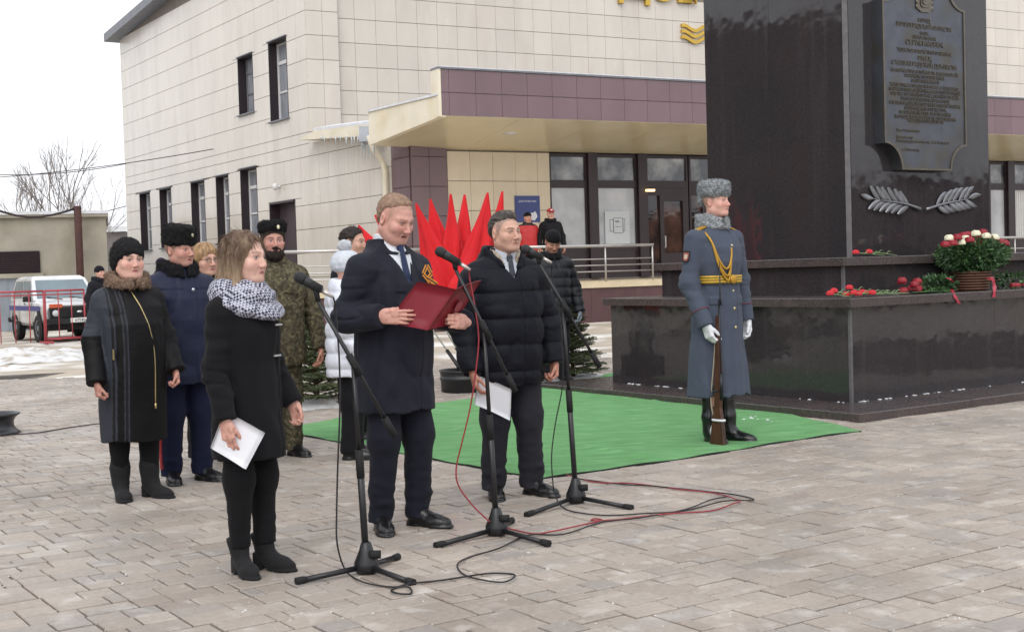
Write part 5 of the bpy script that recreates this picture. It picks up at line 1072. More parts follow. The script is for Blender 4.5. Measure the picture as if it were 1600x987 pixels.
# ---------------------------------------------------------------- heads
def head_sdf(P, K):
    """K: dict of face proportions. Origin between the eyes' level, face towards +Y, chin near z=-.115"""
    fw, jw = K.get('fw', 1.), K.get('jw', 1.)
    Q = P.copy(); Q[:, 0] = np.abs(Q[:, 0])
    d = ell2(Q, (0, -.012, .032), (.078 * fw, .098, .088))
    d = smin(d, ell2(Q, (0, .022, -.035), (.064 * fw * (.5 + .5 * jw), .070, .078)), .035)
    d = smin(d, cone(Q, (.0, .072, -.097), (.018 * jw, .066, -.097), .020, .018), .03); d = smin(d, ell2(Q, (.036 * fw, .046, -.050), (.022, .028, .028)), .03)
    d = smin(d, cone(Q, (.052 * fw * jw, -.005, -.062), (.028 * jw, .05, -.092), .020, .018), .03)
    d = smin(d, sph(Q, (.044 * fw, .060, -.028), .021), .028)
    if K.get('jowl'): d = smin(d, ell2(Q, (.037, .030, -.088), (.028, .036, .026)), .03); d = smin(d, ell2(Q, (0, .03, -.112), (.05, .05, .028)), .03)
    d = smin(d, cone(Q, (.012, .083, .019), (.045 * fw, .066, .019), .011, .010), .018)
    d = smax(d, -ell2(Q, (.033, .096, .001), (.019, .017, .011)), .014)
    d = smin(d, sph(Q, (.033, .0735, .0), .0125), .004)
    # upper lid
    d = smin(d, cone(Q, (.019, .0845, .0062), (.047, .076, .0052), .0034, .003), .004); d = smin(d, cone(Q, (.021, .0825, -.0075), (.045, .0755, -.006), .003, .0026), .005)
    # nose
    nl = K.get('nose', 1.)
    d = smin(d, cone(Q, (0, .088, .006), (0, .088 + .025 * nl, -.036), .0082, .0105), .013)
    d = smin(d, sph(Q, (.0115, .095 + .008 * nl, -.041), .0085), .008); d = smax(d, -sph(Q, (.006, .103 + .012 * nl, -.050), .0042), .004)
    # mouth
    d = smin(d, ell2(Q, (0, .074, -.07), (.027, .017, .019)), .014)
    d = smin(d, cone(Q, (0, .0895, -.0635), (.020, .080, -.0690), .0042, .0028), .005); d = smin(d, cone(Q, (0, .0885, -.0755), (.017, .081, -.0735), .0050, .0030), .005)
    op = K.get('open', 0.)
    d = smax(d, -ell2(Q, (0, .093, -.069 - op * .3), (.021, .012, .0013 + op)), .003)
    # ears
    if not K.get('noear'):
        Me = rotm(.15, 0, -.35); e = ell2(Q, (.080 * fw, -.012, -.008), (.010, .019, .031), Me); e = smax(e, -ell2(Q, (.089 * fw, -.006, -.004), (.007, .011, .019), Me), .006); d = smin(d, e, .006)
    # neck
    if K.get('age', .6): d = d + .0022 * K.get('age', .6) * np.exp(-((Q[:, 0] - .024 - .35 * (-.045 - Q[:, 2])) / .004) ** 2) * (Q[:, 2] < -.038) * (Q[:, 2] > -.078) * (Q[:, 1] > .05) + .0015 * np.exp(-((Q[:, 2] + .014 + .1 * (Q[:, 0] - .03)) / .003) ** 2) * (np.abs(Q[:, 0] - .032) < .016) * (Q[:, 1] > .05) + .0012 * noise3(P, 45, 3)
    nw = K.get('neck', 1.)
    d = smin(d, cone(Q, (0, -.018, -.06), (0, -.045, -.215), .053 * nw, .06 * nw), .03)
    return d
def head_color(V, K):
    s = np.array(lin(K.get('skin', '#cc9f8e')), f32); C = np.tile(s, (len(V), 1)); x = np.abs(V[:, 0]); y, z = V[:, 1], V[:, 2]; fr = y > .02
    red = np.array(lin(K.get('flush', '#bd766e')), f32); k = K.get('flushk', .5)
    C = mixc(C, red, k * np.exp(-((x - .045) ** 2 + (z + .032) ** 2) / .022 ** 2) * fr); C = mixc(C, red, .8 * k * np.exp(-(x ** 2 + (z + .038) ** 2) / .016 ** 2) * (y > .095)); C = mixc(C, red, .35 * k * (x > .079))
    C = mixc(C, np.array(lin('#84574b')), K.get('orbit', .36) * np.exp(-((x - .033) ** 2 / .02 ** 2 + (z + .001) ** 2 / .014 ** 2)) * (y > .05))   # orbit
    st = K.get('stubble', 0.)
    if st: C = mixc(C, np.array(lin('#6e5d57')), st * sm01(-.035, -.06, z) * sm01(-.02, .01, y) * (1 - np.exp(-((x) ** 2 / .02 ** 2 + (z + .069) ** 2 / .008 ** 2))) * sm01(-.15, -.11, z))
    C = C * (1 + .05 * noise3(V, 38, 11) + .03 * noise3(V, 90, 12))[:, None]; C = mixc(C, np.array(lin('#8a5a4e')), .35 * np.exp(-((x - .026 - .35 * (-.045 - z)) / .005) ** 2) * (z < -.038) * (z > -.08) * (y > .05))
    lip = np.exp(-(x / .022) ** 4) * np.exp(-((z + .0695) / .0095) ** 4) * (y > .075); C = mixc(C, np.array(lin(K.get('lip', '#a4615c'))), lip * .85)
    C = mixc(C, np.array(lin('#3a1d1c')), np.exp(-(x / .021) ** 4) * np.exp(-((z + .0692 + 5 * x * x + .3 * K.get('open', 0)) / (.0018 + K.get('open', 0) * .8)) ** 2) * (y > .07) * .9)
    # eyes
    ex = (x - .033) / .0145; ey = (z + .0008) / (.0048 * K.get('eye', 1.)); q = ex ** 2 + ey ** 2; ins = sm01(1.15, .85, q) * (y > .055)
    C = mixc(C, np.array(lin('#b9b1ad')), ins); C = mixc(C, np.array(lin(K.get('iris', '#353f47'))), ins * sm01(.0062, .0048, np.sqrt((x - .034) ** 2 + (z + .0005) ** 2))); C = mixc(C, np.array(lin('#0c0a0a')), ins * sm01(.0032, .0022, np.sqrt((x - .034) ** 2 + (z + .0005) ** 2)))
    C = mixc(C, np.array(lin('#2a1c18')), np.exp(-((z - .0062 + 40 * (x - .033) ** 2 * .12) / .0022) ** 2) * (np.abs(x - .033) < .0165) * (y > .055) * K.get('lash', .8))
    br = np.exp(-((z - .0215 - .003 * np.sin((x - .012) / .04 * 3.1)) / .0042) ** 2) * sm01(.009, .014, x) * sm01(.056, .05, x) * (y > .04); C = mixc(C, np.array(lin(K.get('brow', '#5b4638'))), br * K.get('browk', .8))
    if 'hairpaint' in K: C = K['hairpaint'](V, C)
    return C
def hair_short(K, ys, zs, t=.008, seed=1, nz=.004):
    """close-cropped cap: hairline height given along y (side view)"""
    fw = K.get('fw', 1.)
    def fn(P):
        Q = P.copy(); Q[:, 0] = np.abs(Q[:, 0])
        d = ell2(Q, (0, -.012, .032), (.078 * fw, .098, .088)); d = smin(d, cone(Q, (0, -.03, -.03), (0, -.05, -.08), .058, .055), .03)
        hl = np.interp(Q[:, 1], ys, zs).astype(f32); th = t * (.55 + .45 * sm01(.0, .09, P[:, 2])) * sm01(-.008, .03, P[:, 2] - hl) + .001
        d = d - th + nz * noise3(P, 70, seed, (1, .45, .8)) + .6 * nz * noise3(P, 160, seed + 1, (1, .4, 1))
        wob = .004 * noise3(P, 90, seed + 3)
        return smax(d, (hl - P[:, 2] + wob) * .75, .006)
    return fn
# ---------------------------------------------------------------- hands
def hand_sdf(curl=(.35, .5, .4), spread=.09, thumb=(.5, .5), s=1.):
    """wrist at origin, fingers along -Z, palm faces -X, thumb side +Y.  curl: bend at three joints"""
    segs = []; pal = (0, 0, -.048)
    base = [(.030, .092, .040, .024, .019, .0085), (.010, .097, .044, .027, .021, .0088), (-.010, .093, .041, .025, .020, .0083), (-.028, .084, .032, .019, .017, .0073)]
    cu = curl if hasattr(curl[0], '__len__') else [curl] * 4
    for i, (y, z0, a, b, c, r) in enumerate(base):
        p = np.array([0, y, -z0 + .006]); ang = 0; sp = spread * (1.2, .35, -.4, -1.25)[i]; pts = [p.copy()]
        for L, k in zip((a, b, c), cu[i]):
            ang += k; d = np.array([-math.sin(ang), math.sin(sp) * math.cos(ang), -math.cos(ang) * math.cos(sp)]); p = p + d * L; pts.append(p.copy())
        segs.append((pts, [r, r * .95, r * .86, r * .7]))
    t1, t2 = thumb; p = np.array([-.004, .026, -.026]); pts = [p]; d = nrm([-.25 - .5 * t2, .75 * t1 + .1, -.75]); p = p + d * .036; pts.append(p); d = nrm([-.15 - .7 * t2, .35 * t1, -.9]); p = p + d * .030; pts.append(p); d = nrm([-.1 - .7 * t2, .1 * t1, -.95]); pts.append(p + d * .024)
    segs.append((pts, [.0135, .0105, .0095, .0075]))
    def fn(P):
        P = P / s
        d = rbox(P, pal, (.0145, .040, .047), .0135); d = smin(d, cone(P, (0, .0, .03), (0, .0, -.02), .027, .027, .72, (1, 0, 0)), .02); d = smin(d, ell2(P, (-.006, .026, -.036), (.014, .016, .026)), .012)
        fg = None
        for i, (pts, rs) in enumerate(segs):
            e = chain(P, pts, rs, .004); d = smin(d, e, .010 if i == 4 else .007) if False else (smin(d, e, .009))
        return d * s
    return fn
SKIN = mat('skin', '#cc9f8e', .5, .05, 60, .0006, 400, attr='Col', spec=.35); SKIN.node_tree.nodes['Principled BSDF'].inputs['Subsurface Weight'].default_value = .12; SKIN.node_tree.nodes['Principled BSDF'].inputs['Subsurface Radius'].default_value = (.012, .005, .003)
def axes_to(d_fingers, n_palm):
    """matrix taking hand space (-Z fingers, -X palm) to the given directions"""
    z = -nrm(d_fingers); x = nrm(-np.array(n_palm, float) - z * np.dot(-np.array(n_palm, float), z)); y = np.cross(z, x); return np.stack([x, y, z], 1)
# ---------------------------------------------------------------- a dressed figure.  Local frame: faces +Y, right side +X, Z up
class Fig:
    def __init__(s, label, foot_px, phi, H, hat=0., z0=0., bw=1., grp=None, pos=None):
        s.base = np.array(gp(*foot_px, z=z0)) if pos is None else np.array(pos, float); s.phi = math.radians(phi); s.H = H; s.u = (H - hat) / 1.78; s.bw = bw
        fx, fy = math.sin(s.phi), -math.cos(s.phi)
        s.root = thing('person', label, 'person', s.base, math.atan2(fy, fx) - math.pi / 2, grp)
        s.inv = np.array(WM[s.root.name].inverted()); s.parts = []     # skin pieces
    def loc(s, px, py, dd=0.):
        P = at(px, py, s.base[1] + dd); return s.inv[:3, :3] @ P + s.inv[:3, 3]
    def skin(s, fn, lo, hi, h, col, M=None):
        V, Fc = surfnet(fn, lo, hi, h); C = col(V.astype(f32)) if callable(col) else np.tile(np.array(lin(col), f32), (len(V), 1))
        if M is not None: V = V @ np.array(M)[:3, :3].T + np.array(M)[:3, 3]
        s.parts.append((V, Fc, C))
    def finish(s):
        o = 0; Vs, Fs, Cs = [], [], []
        for V, Fc, C in s.parts: Vs.append(V); Fs.append(Fc + o); Cs.append(C); o += len(V)
        s.body = link('body', np_mesh('body', np.concatenate(Vs), np.concatenate(Fs), np.concatenate(Cs)), SKIN, s.root); return s.body
    def part(s, name, fn, lo, hi, h, m, colfn=None, M=None, parent=None, fuzz=None): return skin_obj(name, parent or s.root, fn, lo, hi, h, m, colfn, M, fuzz)
    # ---- head
    def head(s, c, yaw, pitch, K, h=.0034, roll=0., scale=1.):
        R = rotm(math.radians(pitch), 0, 0); R = rotm(0, math.radians(roll), 0) @ R; R = rotm(0, 0, -math.radians(yaw)) @ R; M = np.eye(4); M[:3, :3] = R * scale; M[:3, 3] = c; s.HM = M; s.K = K
        s.skin(lambda P: head_sdf(P, K), (-.105, -.125, -.22), (.105, .14, .13), h, lambda V: head_color(V, K), M)
    def hairpart(s, name, fn, m, lo=(-.13, -.15, -.25), hi=(.13, .15, .18), h=.0045, colfn=None, fuzz=None): return s.part(name, fn, lo, hi, h, m, colfn, s.HM, fuzz=fuzz)
    # ---- plain covered body (coarse)
    def core(s, skincol='#c99a86', kn=None, an=None):
        u = s.u; b = s.bw; kn = kn or [(.09 * u, .01, .5 * u), (-.09 * u, .01, .5 * u)]; an = an or [(.09 * u, 0, .12), (-.09 * u, 0, .12)]
        def fn(P):
            Q = P.copy(); Q[:, 0] = np.abs(Q[:, 0])
            d = loft(P, [(.86 * u, 0, -.01, .14 * b, .09 * b), (1.1 * u, 0, -.01, .125 * b, .085 * b), (1.32 * u, 0, -.01, .14 * b, .085 * b), (1.44 * u, 0, -.02, .12, .06), (1.52 * u, 0, -.03, .05, .05)])
            for i, sg in ((0, 1), (1, -1)): d = smin(d, chain(P, [(sg * .085 * u, 0, .9 * u), tuple(kn[i]), (an[i][0], an[i][1], max(.1, an[i][2]) + .02)], [.06, .040, .028]), .05)
            return d
        s.skin(fn, (-.3, -.22, .05), (.3, .22, 1.6 * u), .02, skincol)
    # ---- hands
    def hand(s, side, wrist, dfin, npalm, curl=(.35, .5, .4), thumb=(.5, .5), col='#c4907c', spread=.06, sc=.96, h=.0042, glove=None):
        base = hand_sdf(curl, spread, thumb, sc); fn = base if side > 0 else (lambda P: base(P * np.array([-1, 1, 1], f32)))
        z = -nrm(dfin); n = np.array(npalm, float); n = nrm(n - z * (n @ z)); x = -n if side > 0 else n; y = np.cross(z, x); M = np.eye(4); M[:3, :3] = np.stack([x, y, z], 1); M[:3, 3] = wrist
        lo, hi = (-.12, -.09, -.2), (.12, .10, .06)
        def cf(V):
            c = np.array(lin(col), f32); C = np.tile(c, (len(V), 1)); q = sm01(-.08, -.19, V[:, 2]); C = mixc(C, np.array(lin('#b06f60')), .5 * q); return mixc(C, np.array(lin('#8d5347')), .35 * (noise3(V, 60, 3) > .35))
        if glove is not None: return s.part('glove', lambda P: fn(P) - .0025, lo, hi, h, glove, None, M)
        s.skin(fn, lo, hi, h, cf, M)
    # ---- garments
    def coat(s, name, tab, arms, m, h=.0075, p=2.4, k=(.016, .07), kz=(1.2, 1.42), fold=(.006, .004, .007), seed=1, extra=None, colfn=None, sleeve_cut=None, torso=None):
        u = s.u; T = [(z * u, cx, cy, rx * s.bw, ry * s.bw) for z, cx, cy, rx, ry in tab]
        pts = np.array([q for a in arms for q in a[0]]); lo = [min(pts[:, 0].min() - .11, -max(t[3] for t in T) - .03), min(pts[:, 1].min() - .11, -max(t[4] for t in T) - .04), T[0][0] - .03]; hi = [max(pts[:, 0].max() + .11, max(t[3] for t in T) + .03), max(pts[:, 1].max() + .11, max(t[4] for t in T) + .04), T[-1][0] + .05]
        lo[2] = min(lo[2], pts[:, 2].min() - .06)
        def fn(P):
            d = loft(P, T, p) if torso is None else torso(P, T)
            F_ = fold[0] * noise3(P, 4.5, seed, (1.6, 1.6, .45)) + fold[1] * noise3(P, 13, seed + 1, (1.2, 1.2, .8))
            rg = np.abs(noise3(P, 5.5, seed + 9, (1.5, 1.5, .55))); F_ = F_ + fold[1] * 1.3 * (1 - rg) ** 7 - fold[1] * .4
            d = d + F_
            kk = np.interp(P[:, 2], [kz[0] * u, kz[1] * u], k).astype(f32)
            for pts_, rs in arms:
                e = None
                for i in range(len(pts_) - 1):
                    c = cone(P, pts_[i], pts_[i + 1], rs[i], rs[i + 1]); e = c if e is None else smin(e, c, .05)
                el = np.array(pts_[len(pts_) // 2]); de = np.sqrt(((P - el.astype(f32)) ** 2).sum(1)); 
                rs_ = np.abs(noise3(P, 9, seed + 12, (.8, .8, 1.9))); e = e + (fold[2] * noise3(P, 16, seed + 5, (.7, .7, 1.7)) + fold[2] * .9 * (1 - rs_) ** 6) * (.3 + .9 * np.exp(-(de / .15) ** 2))
                w, w0 = np.array(pts_[-1], f32), np.array(pts_[-2], f32); ax = nrm(w - w0); e = np.maximum(e, (P - w) @ ax.astype(f32))   # flat cuff
                d = smin(d, e, kk)
            return extra(P, d) if extra else d
        return s.part(name, fn, lo, hi, h, m, colfn)
    def legs(s, name, hips, knees, ankles, rs, m, h=.0085, fold=.005, seed=2, brk=.012, top=.98, cut=None):
        u = s.u
        def fn(P):
            d = None
            for i in range(2):
                e = chain(P, [hips[i], knees[i], ankles[i]], rs, .06); e = e + fold * noise3(P, 12, seed + i, (1, 1, .6)) + .5 * fold * noise3(P, 24, seed + 7, (.8, .8, 1.4))
                e = e + brk * noise3(P, 16, seed + 3 + i, (.6, .6, 1.8)) * sm01(.34 * u, .12 * u, P[:, 2]); a = np.array(ankles[i], f32); e = np.maximum(e, a[2] - P[:, 2]); d = e if d is None else smin(d, e, .03)
            d = smin(d, ell(P, ((hips[0][0] + hips[1][0]) / 2, (hips[0][1] + hips[1][1]) / 2, (hips[0][2])), (.17 * s.bw, .12 * s.bw, .13)), .05); return d
        A = np.array(list(hips) + list(knees) + list(ankles)); return s.part(name, fn, A.min(0) - .16, A.max(0) + .17, h, m)
    def shoe(s, pos, yaw, m, L=.285, W=.098, heel=.02, h=.005, shaft=None, ms=None, hh=.10, point=1.):
        """pos = ankle above ground (local); yaw degrees to the person's right"""
        R = rotm(0, 0, -math.radians(yaw)); M = np.eye(4); M[:3, :3] = R; M[:3, 3] = (pos[0], pos[1], pos[2]); f = L / .285; w = W / .098
        def fn(P):
            z = P[:, 2]; d = ell2(P, (0, .105 * f, .026), (.047 * w, .105 * f, .040)); d = smin(d, ell2(P, (0, .0, .045 + heel * .6), (.039 * w, .068 * f, .05)), .035); d = smin(d, cone(P, (0, -.005, .06 + heel), (0, -.012, hh + heel), .040 * w, .042 * w), .03); d = smin(d, cone(P, (0, .03 * f, .06), (0, .12 * f, .035), .034 * w, .028), .03)
            d = d + .0018 * noise3(P, 45, 2); d = np.maximum(d, .012 - z)
            if shaft: q = chain(P, [(0, -.01, .08 + heel), (0, -.012, .2), (0, -.02, shaft)], [.046 * w, .050 * w, .056 * w], .03) + .006 * noise3(P, 14, 4, (.6, .6, 1.7)); q = np.maximum(q, z - shaft); d = smin(d, q, .04)
            so = smax(ell2(P, (0, .115 * f, .0), (.050 * w, .108 * f, .05)), z - .016, .004); so = smin(so, smax(ell2(P, (0, -.012, 0), (.041 * w, .062 * f, .06)), z - (.022 + heel), .004), .02) if heel < .03 else np.minimum(so, smax(rbox(P, (0, -.035, .03), (.030 * w, .030, .06), .01), z - (.03 + heel), .004))
            so = np.maximum(so, .0 - z)
            return np.minimum(d, so)
        return s.part('boot' if shaft or heel > .03 else 'shoe', fn, (-.09, -.12, -.01), (.09, .27, (shaft or .17) + .03), h, m, None, M)
def cloth(name, col, rough=.85, **k):
    k.setdefault('bump', .0012); k.setdefault('bscale', 420); k.setdefault('var', .08); k.setdefault('vscale', 5); k.setdefault('spec', .25); k.setdefault('sheen', .03); return mat(name, col, rough, **k)
def fur(name, c1, c2): return mat(name, c1, .9, .25, 90, .006, 130, col2=c2, c2scale=75, c2amt=(.35, .6), spec=.2, bump2=.006, b2scale=45)
def ring_collar(u, z0, z1, r0, r1, th, cy0=-.03, cy1=-.045, gap=0., zfront=0., seed=3, fur_=0.):
    """standing collar round the neck, optionally open in front"""
    def fn(P):
        Q = P - np.array([0, 0, 0], f32); h = np.clip((P[:, 2] - z0) / (z1 - z0), 0, 1); cy = cy0 + (cy1 - cy0) * h; r = r0 + (r1 - r0) * h; rr = np.sqrt(P[:, 0] ** 2 + ((P[:, 1] - cy) * .93) ** 2); d = np.abs(rr - r) - th
        fz = np.where(P[:, 1] > 0, zfront * sm01(0, .08, P[:, 1]), 0); d = smax(d, np.maximum(z0 - P[:, 2], P[:, 2] - z1 + fz), th)
        if gap: d = smax(d, np.where(P[:, 1] > 0, gap * (.4 + h) - np.abs(P[:, 0]), -1).astype(f32), .01)
        if fur_: d = d + fur_ * noise3(P, 42, seed) + .5 * fur_ * noise3(P, 95, seed + 1)
        return d
    return fn
def hat_round(zb, zt, rx, ry, cy=-.01, tilt=0., nz=.0, seed=1, flare=1.0, rnd=.03):
    """drum-shaped fur hat in head space"""
    def fn(P):
        Q = P
        if tilt: Q = (P - np.array([0, 0, zb], f32)) @ np.array(rotm(tilt), f32) + np.array([0, 0, zb], f32)
        h = np.clip((Q[:, 2] - zb) / (zt - zb), 0, 1); k = 1 + (flare - 1) * h; rr = np.sqrt((Q[:, 0] / (rx * k)) ** 2 + ((Q[:, 1] - cy) / (ry * k)) ** 2); d = (rr - 1) * min(rx, ry); d = smax(d, np.maximum(zb - Q[:, 2], Q[:, 2] - zt), rnd)
        if nz: d = d + nz * noise3(P, 48, seed) + .5 * nz * noise3(P, 110, seed + 1)
        return d
    return fn
def slab_obj(name, pts_fn, nu, nv, th, m, parent, world=False, label=None):
    """thin curved sheet with thickness from a function (u,v)->local point"""
    G = np.array([[pts_fn(i / nu, j / nv) for i in range(nu + 1)] for j in range(nv + 1)]); n = np.cross(G[0, -1] - G[0, 0], G[-1, 0] - G[0, 0]); n = nrm(n) * th; V = np.concatenate([G.reshape(-1, 3), (G + n).reshape(-1, 3)]); a = nu + 1; o = a * (nv + 1)
    F_ = [(j * a + i, j * a + i + 1, (j + 1) * a + i + 1, (j + 1) * a + i) for j in range(nv) for i in range(nu)]; F_ += [tuple(o + q for q in f[::-1]) for f in F_]
    rim = list(range(a)) + [j * a + nu for j in range(1, nv + 1)] + [nv * a + i for i in range(nu - 1, -1, -1)] + [j * a for j in range(nv - 1, 0, -1)]; F_ += [(rim[k], rim[(k + 1) % len(rim)], o + rim[(k + 1) % len(rim)], o + rim[k]) for k in range(len(rim))]
    return MB().add(V, F_, True).build(name, m, parent, world=world)
m_shoe = mat('leather_black', '#141416', .32, .1, 8, .0008, 60, spec=.5); m_suede = mat('suede_black', '#0e0d10', .9, .1, 20, .001, 300, sheen=.03)
m_paper = mat('paper_white', '#dcdde2', .6, .02, 5)
def buzz(col, k):
    """cropped temples and nape"""
    def f(V, C):
        x, y, z = np.abs(V[:, 0]), V[:, 1], V[:, 2]; hl = np.interp(y, [-.11, -.06, -.03, -.015, .0, .02, .035, .05, .07, .09], [-.085, -.075, -.03, .02, .02, -.02, .015, .05, .066, .078]); t = sm01(-.006, .012, z - hl + .006 * noise3(V, 60, 2)) * (x < .079 + .0 * y); return mixc(C, np.array(lin(col)), k * t * (.8 + .3 * noise3(V, 150, 5)))
    return f
# ================================================================ THE READING MAN (navy coat, red folder)
def man_reading():
    s = Fig('man in a navy overcoat with orange striped ribbon reading aloud from a red folder', (624, 824), 48, 1.815); u = s.u
    navy = cloth('wool_navy', '#191b27', .75, bump2=.012, b2scale=7); trs = cloth('suit_navy', '#161823', .85)
    K = dict(skin='#cd9c8e', flush='#c07a74', flushk=.4, age=.6, fw=1.06, jw=1.12, jowl=True, nose=1.0, open=.0022, brow='#8a6a52', browk=.45, eye=.35, lash=.9, stubble=.08, lip='#a8655f', neck=1.15, hairpaint=buzz('#977a68', .6))
    s.head((.0, .05, s.H - .132), -4, -22, K, scale=1.03)
    s.hairpart('hair', hair_short(K, [-.11, -.06, -.03, -.012, .0, .02, .04, .06, .072, .085], [-.05, -.045, .0, .05, .055, .06, .078, .09, .093, .098], .009, 3, .0025), mat('hair_fair', '#8a6f5d', .8, .2, 60, .003, 160, col2='#9a7f6b', c2scale=40), h=.004, fuzz=(5000, .009, .0010, (0, -.5, .6), .5))
    s.core('#c68f7c', [(.10, .015, .5 * u), (-.115, .05, .5 * u)], [(.10, -.03, .05), (-.105, .04, .05)])
    sx = .19 * u; RW = s.loc(596, 494, -.30); LW = s.loc(727, 503, -.21)
    R = [(sx, -.015, 1.385 * u), (sx + .085, -.055, 1.13 * u), tuple(RW)]; L = [(-sx, -.015, 1.385 * u), (-sx - .07, .02, 1.13 * u), tuple(LW)]
    tab = [(.64, 0, -.01, .222, .18), (.8, 0, -.005, .22, .182), (1.0, 0, .01, .212, .182), (1.15, 0, .015, .205, .178), (1.3, 0, .0, .212, .162), (1.38, 0, -.01, .212, .14), (1.45, 0, -.022, .155, .112), (1.5, 0, -.03, .112, .092), (1.535, 0, -.035, .088, .08)]
    def ex(P, d):
        x, y, z = P.T; vz = np.clip((z - 1.31 * u) / (.24 * u), 0, 1); v = np.abs(x - .0) - (.012 + .085 * vz); V_ = np.maximum(np.maximum(v, 1.315 * u - z), .03 - y); d = smax(d, -V_, .006)
        lap = np.abs(np.abs(x) - (.012 + .085 * vz) - .05 - .02 * (1 - vz)); on = (y > .02) & (z > 1.26 * u) & (z < 1.54 * u); d = d - .007 * np.exp(-(lap / .035) ** 4) * on
        d = d + .006 * np.exp(-((x + .03) / .006) ** 2) * (y > 0) * (z < 1.3 * u); return d
    s.coat('coat', tab, [(R, [.088, .076, .064]), (L, [.088, .076, .064])], navy, fold=(.012, .009, .014), seed=11, extra=ex)
    s.part('coat_collar', ring_collar(u, 1.46 * u, 1.545 * u, .112, .088, .012, -.025, -.035, .05, .07), (-.14, -.17, 1.44 * u), (.14, .12, 1.6 * u), .006, navy)
    sh = cloth('shirt_white', '#d8dbe2', .7); s.part('shirt', lambda P: np.minimum(loft(P, [(1.2 * u, 0, .0, .15, .135), (1.34 * u, 0, 0, .15, .132), (1.46 * u, 0, -.01, .12, .10), (1.53 * u, 0, -.028, .07, .072)]), ring_collar(u, 1.49 * u, 1.575 * u, .076, .068, .007, -.015, -.012, .012, .035)(P)), (-.17, -.16, 1.19 * u), (.17, .16, 1.6 * u), .006, sh)
    tie = cloth('tie_blue', '#26304f', .5); s.part('tie', lambda P: np.minimum(rbox(P, (0, .077, 1.505 * u), (.02, .016, .022), .008), cone(P, (0, .092, 1.49 * u), (0, .150, 1.25 * u), .017, .034, .3, (0, .93, .3))), (-.06, .03, 1.22 * u), (.06, .2, 1.56 * u), .0045, tie)
    # trousers and shoes
    hp = [(.095, 0, .9 * u), (-.095, 0, .9 * u)]; aR = s.loc(600, 826, -.05); aL = s.loc(640, 812, .06); aR[2] = aL[2] = .045
    aR = np.array([.10, -.03, .05]); aL = np.array([-.105, .04, .05]); kn = [(.10, .015, .5 * u), (-.115, .05, .5 * u)]
    s.legs('trousers', hp, kn, [tuple(aR), tuple(aL)], [.104, .084, .066], trs, fold=.008, brk=.016)
    s.shoe((aR[0], aR[1], 0), 34, m_shoe, L=.285, W=.108); s.shoe((aL[0], aL[1], 0), -14, m_shoe, L=.285, W=.108)
    # hands on the folder
    fd = [s.loc(653, 441, -.34), s.loc(711, 452, -.30), s.loc(746, 440, -.16), s.loc(602, 508, -.28)]
    s.hand(1, RW, nrm([-.47, .87, -.06]), nrm([-.87, -.45, .0]), (.12, .22, .18), (.3, .9), '#cf9d8e', .05, 1.0)
    s.hand(-1, LW, nrm([.966, .2, .08]), nrm([.2, -.97, .0]), (.75, 1.3, .9), (.3, .7), '#cf9d8e', .03, 1.0)
    s.finish()
    # folder: two covers hinged on a spine
    mf = mat('folder_red', '#7a1b29', .42, .06, 8, .0006, 200, spec=.4); edge = mat('folder_edge', '#a8606a', .6, .05)
    A0, A1 = s.loc(652, 440, -.30), s.loc(602, 506, -.26)              # outer edge of the left cover (top, bottom)
    S0, S1 = s.loc(712, 452, -.38), s.loc(668, 516, -.36); B0, B1 = s.loc(752, 438, -.22), s.loc(708, 508, -.20)
    W2 = np.array(WM[s.root.name]); tw = lambda p: W2[:3, :3] @ np.array(p) + W2[:3, 3]
    A0, A1, S0, S1, B0, B1 = [tw(p) for p in (A0, A1, S0, S1, B0, B1)]
    fo = thing('red_folder', 'open dark red presentation folder held by the reading man', 'folder', S1)
    fwd = nrm([math.sin(s.phi), -math.cos(s.phi), -.3])
    for nm, (p0, p1, q0, q1) in (('front_cover', (A0, A1, S0, S1)), ('back_cover', (S0, S1, B0, B1))):
        slab_obj(nm, lambda a, b: (p0 * (1 - a) + q0 * a) * (1 - b) + (p1 * (1 - a) + q1 * a) * b + ZZ * .004 * math.sin(a * 3.1), 6, 4, .004, mf, fo, True)
    bk = -nrm(np.cross(S0 - A0, A1 - A0)); 
    if bk[1] < 0: bk = -bk
    slab_obj('page', lambda a, b: (A0 * (1 - a) + S0 * a) * (1 - b) + (A1 * (1 - a) + S1 * a) * b + bk * .006 + (S0 - A0) * (.02 - .04 * a) + (A1 - A0) * (.02 - .04 * b), 2, 2, .001, m_paper, fo, True)
    c = S0 * .2 + S1 * .2 + B0 * .3 + B1 * .3 ; n = nrm(np.cross(B0 - S0, S1 - S0)); n = -n if n[1] > 0 else n; ex_ = nrm(B0 - S0); ey = np.cross(n, ex_)
    mb = MB(); mb.prism([c + n * .010 + (ex_ * math.cos(t) * .028 + ey * math.sin(t) * .034) for t in np.linspace(0, 6.283, 17)[:-1]], n * .0012); mb.build('emblem', mat('folder_emblem', '#96444b', .5, .2, 90), fo)
    # striped ribbon on the lapel
    c = s.loc(668, 415, -.16); y = .155; rb = MB(); 
    mo, mk = mat('ribbon_orange', '#dd8f2c', .5, .05), mat('ribbon_dark', '#241d1c', .6, .05)
    def strip(P, w):
        for i, (o_, mm) in enumerate(((-.67, 1), (0, 0), (.67, 1))):
            q = [np.array(p) for p in P]; 
            for a, b in zip(q[:-1], q[1:]): sd = nrm(np.cross(b - a, [0, 1, 0])) * w; rb.prism([a + sd * (o_ - .33), a + sd * (o_ + .33), b + sd * (o_ + .33), b + sd * (o_ - .33)], (0, .002, 0), mi=1 - mm)
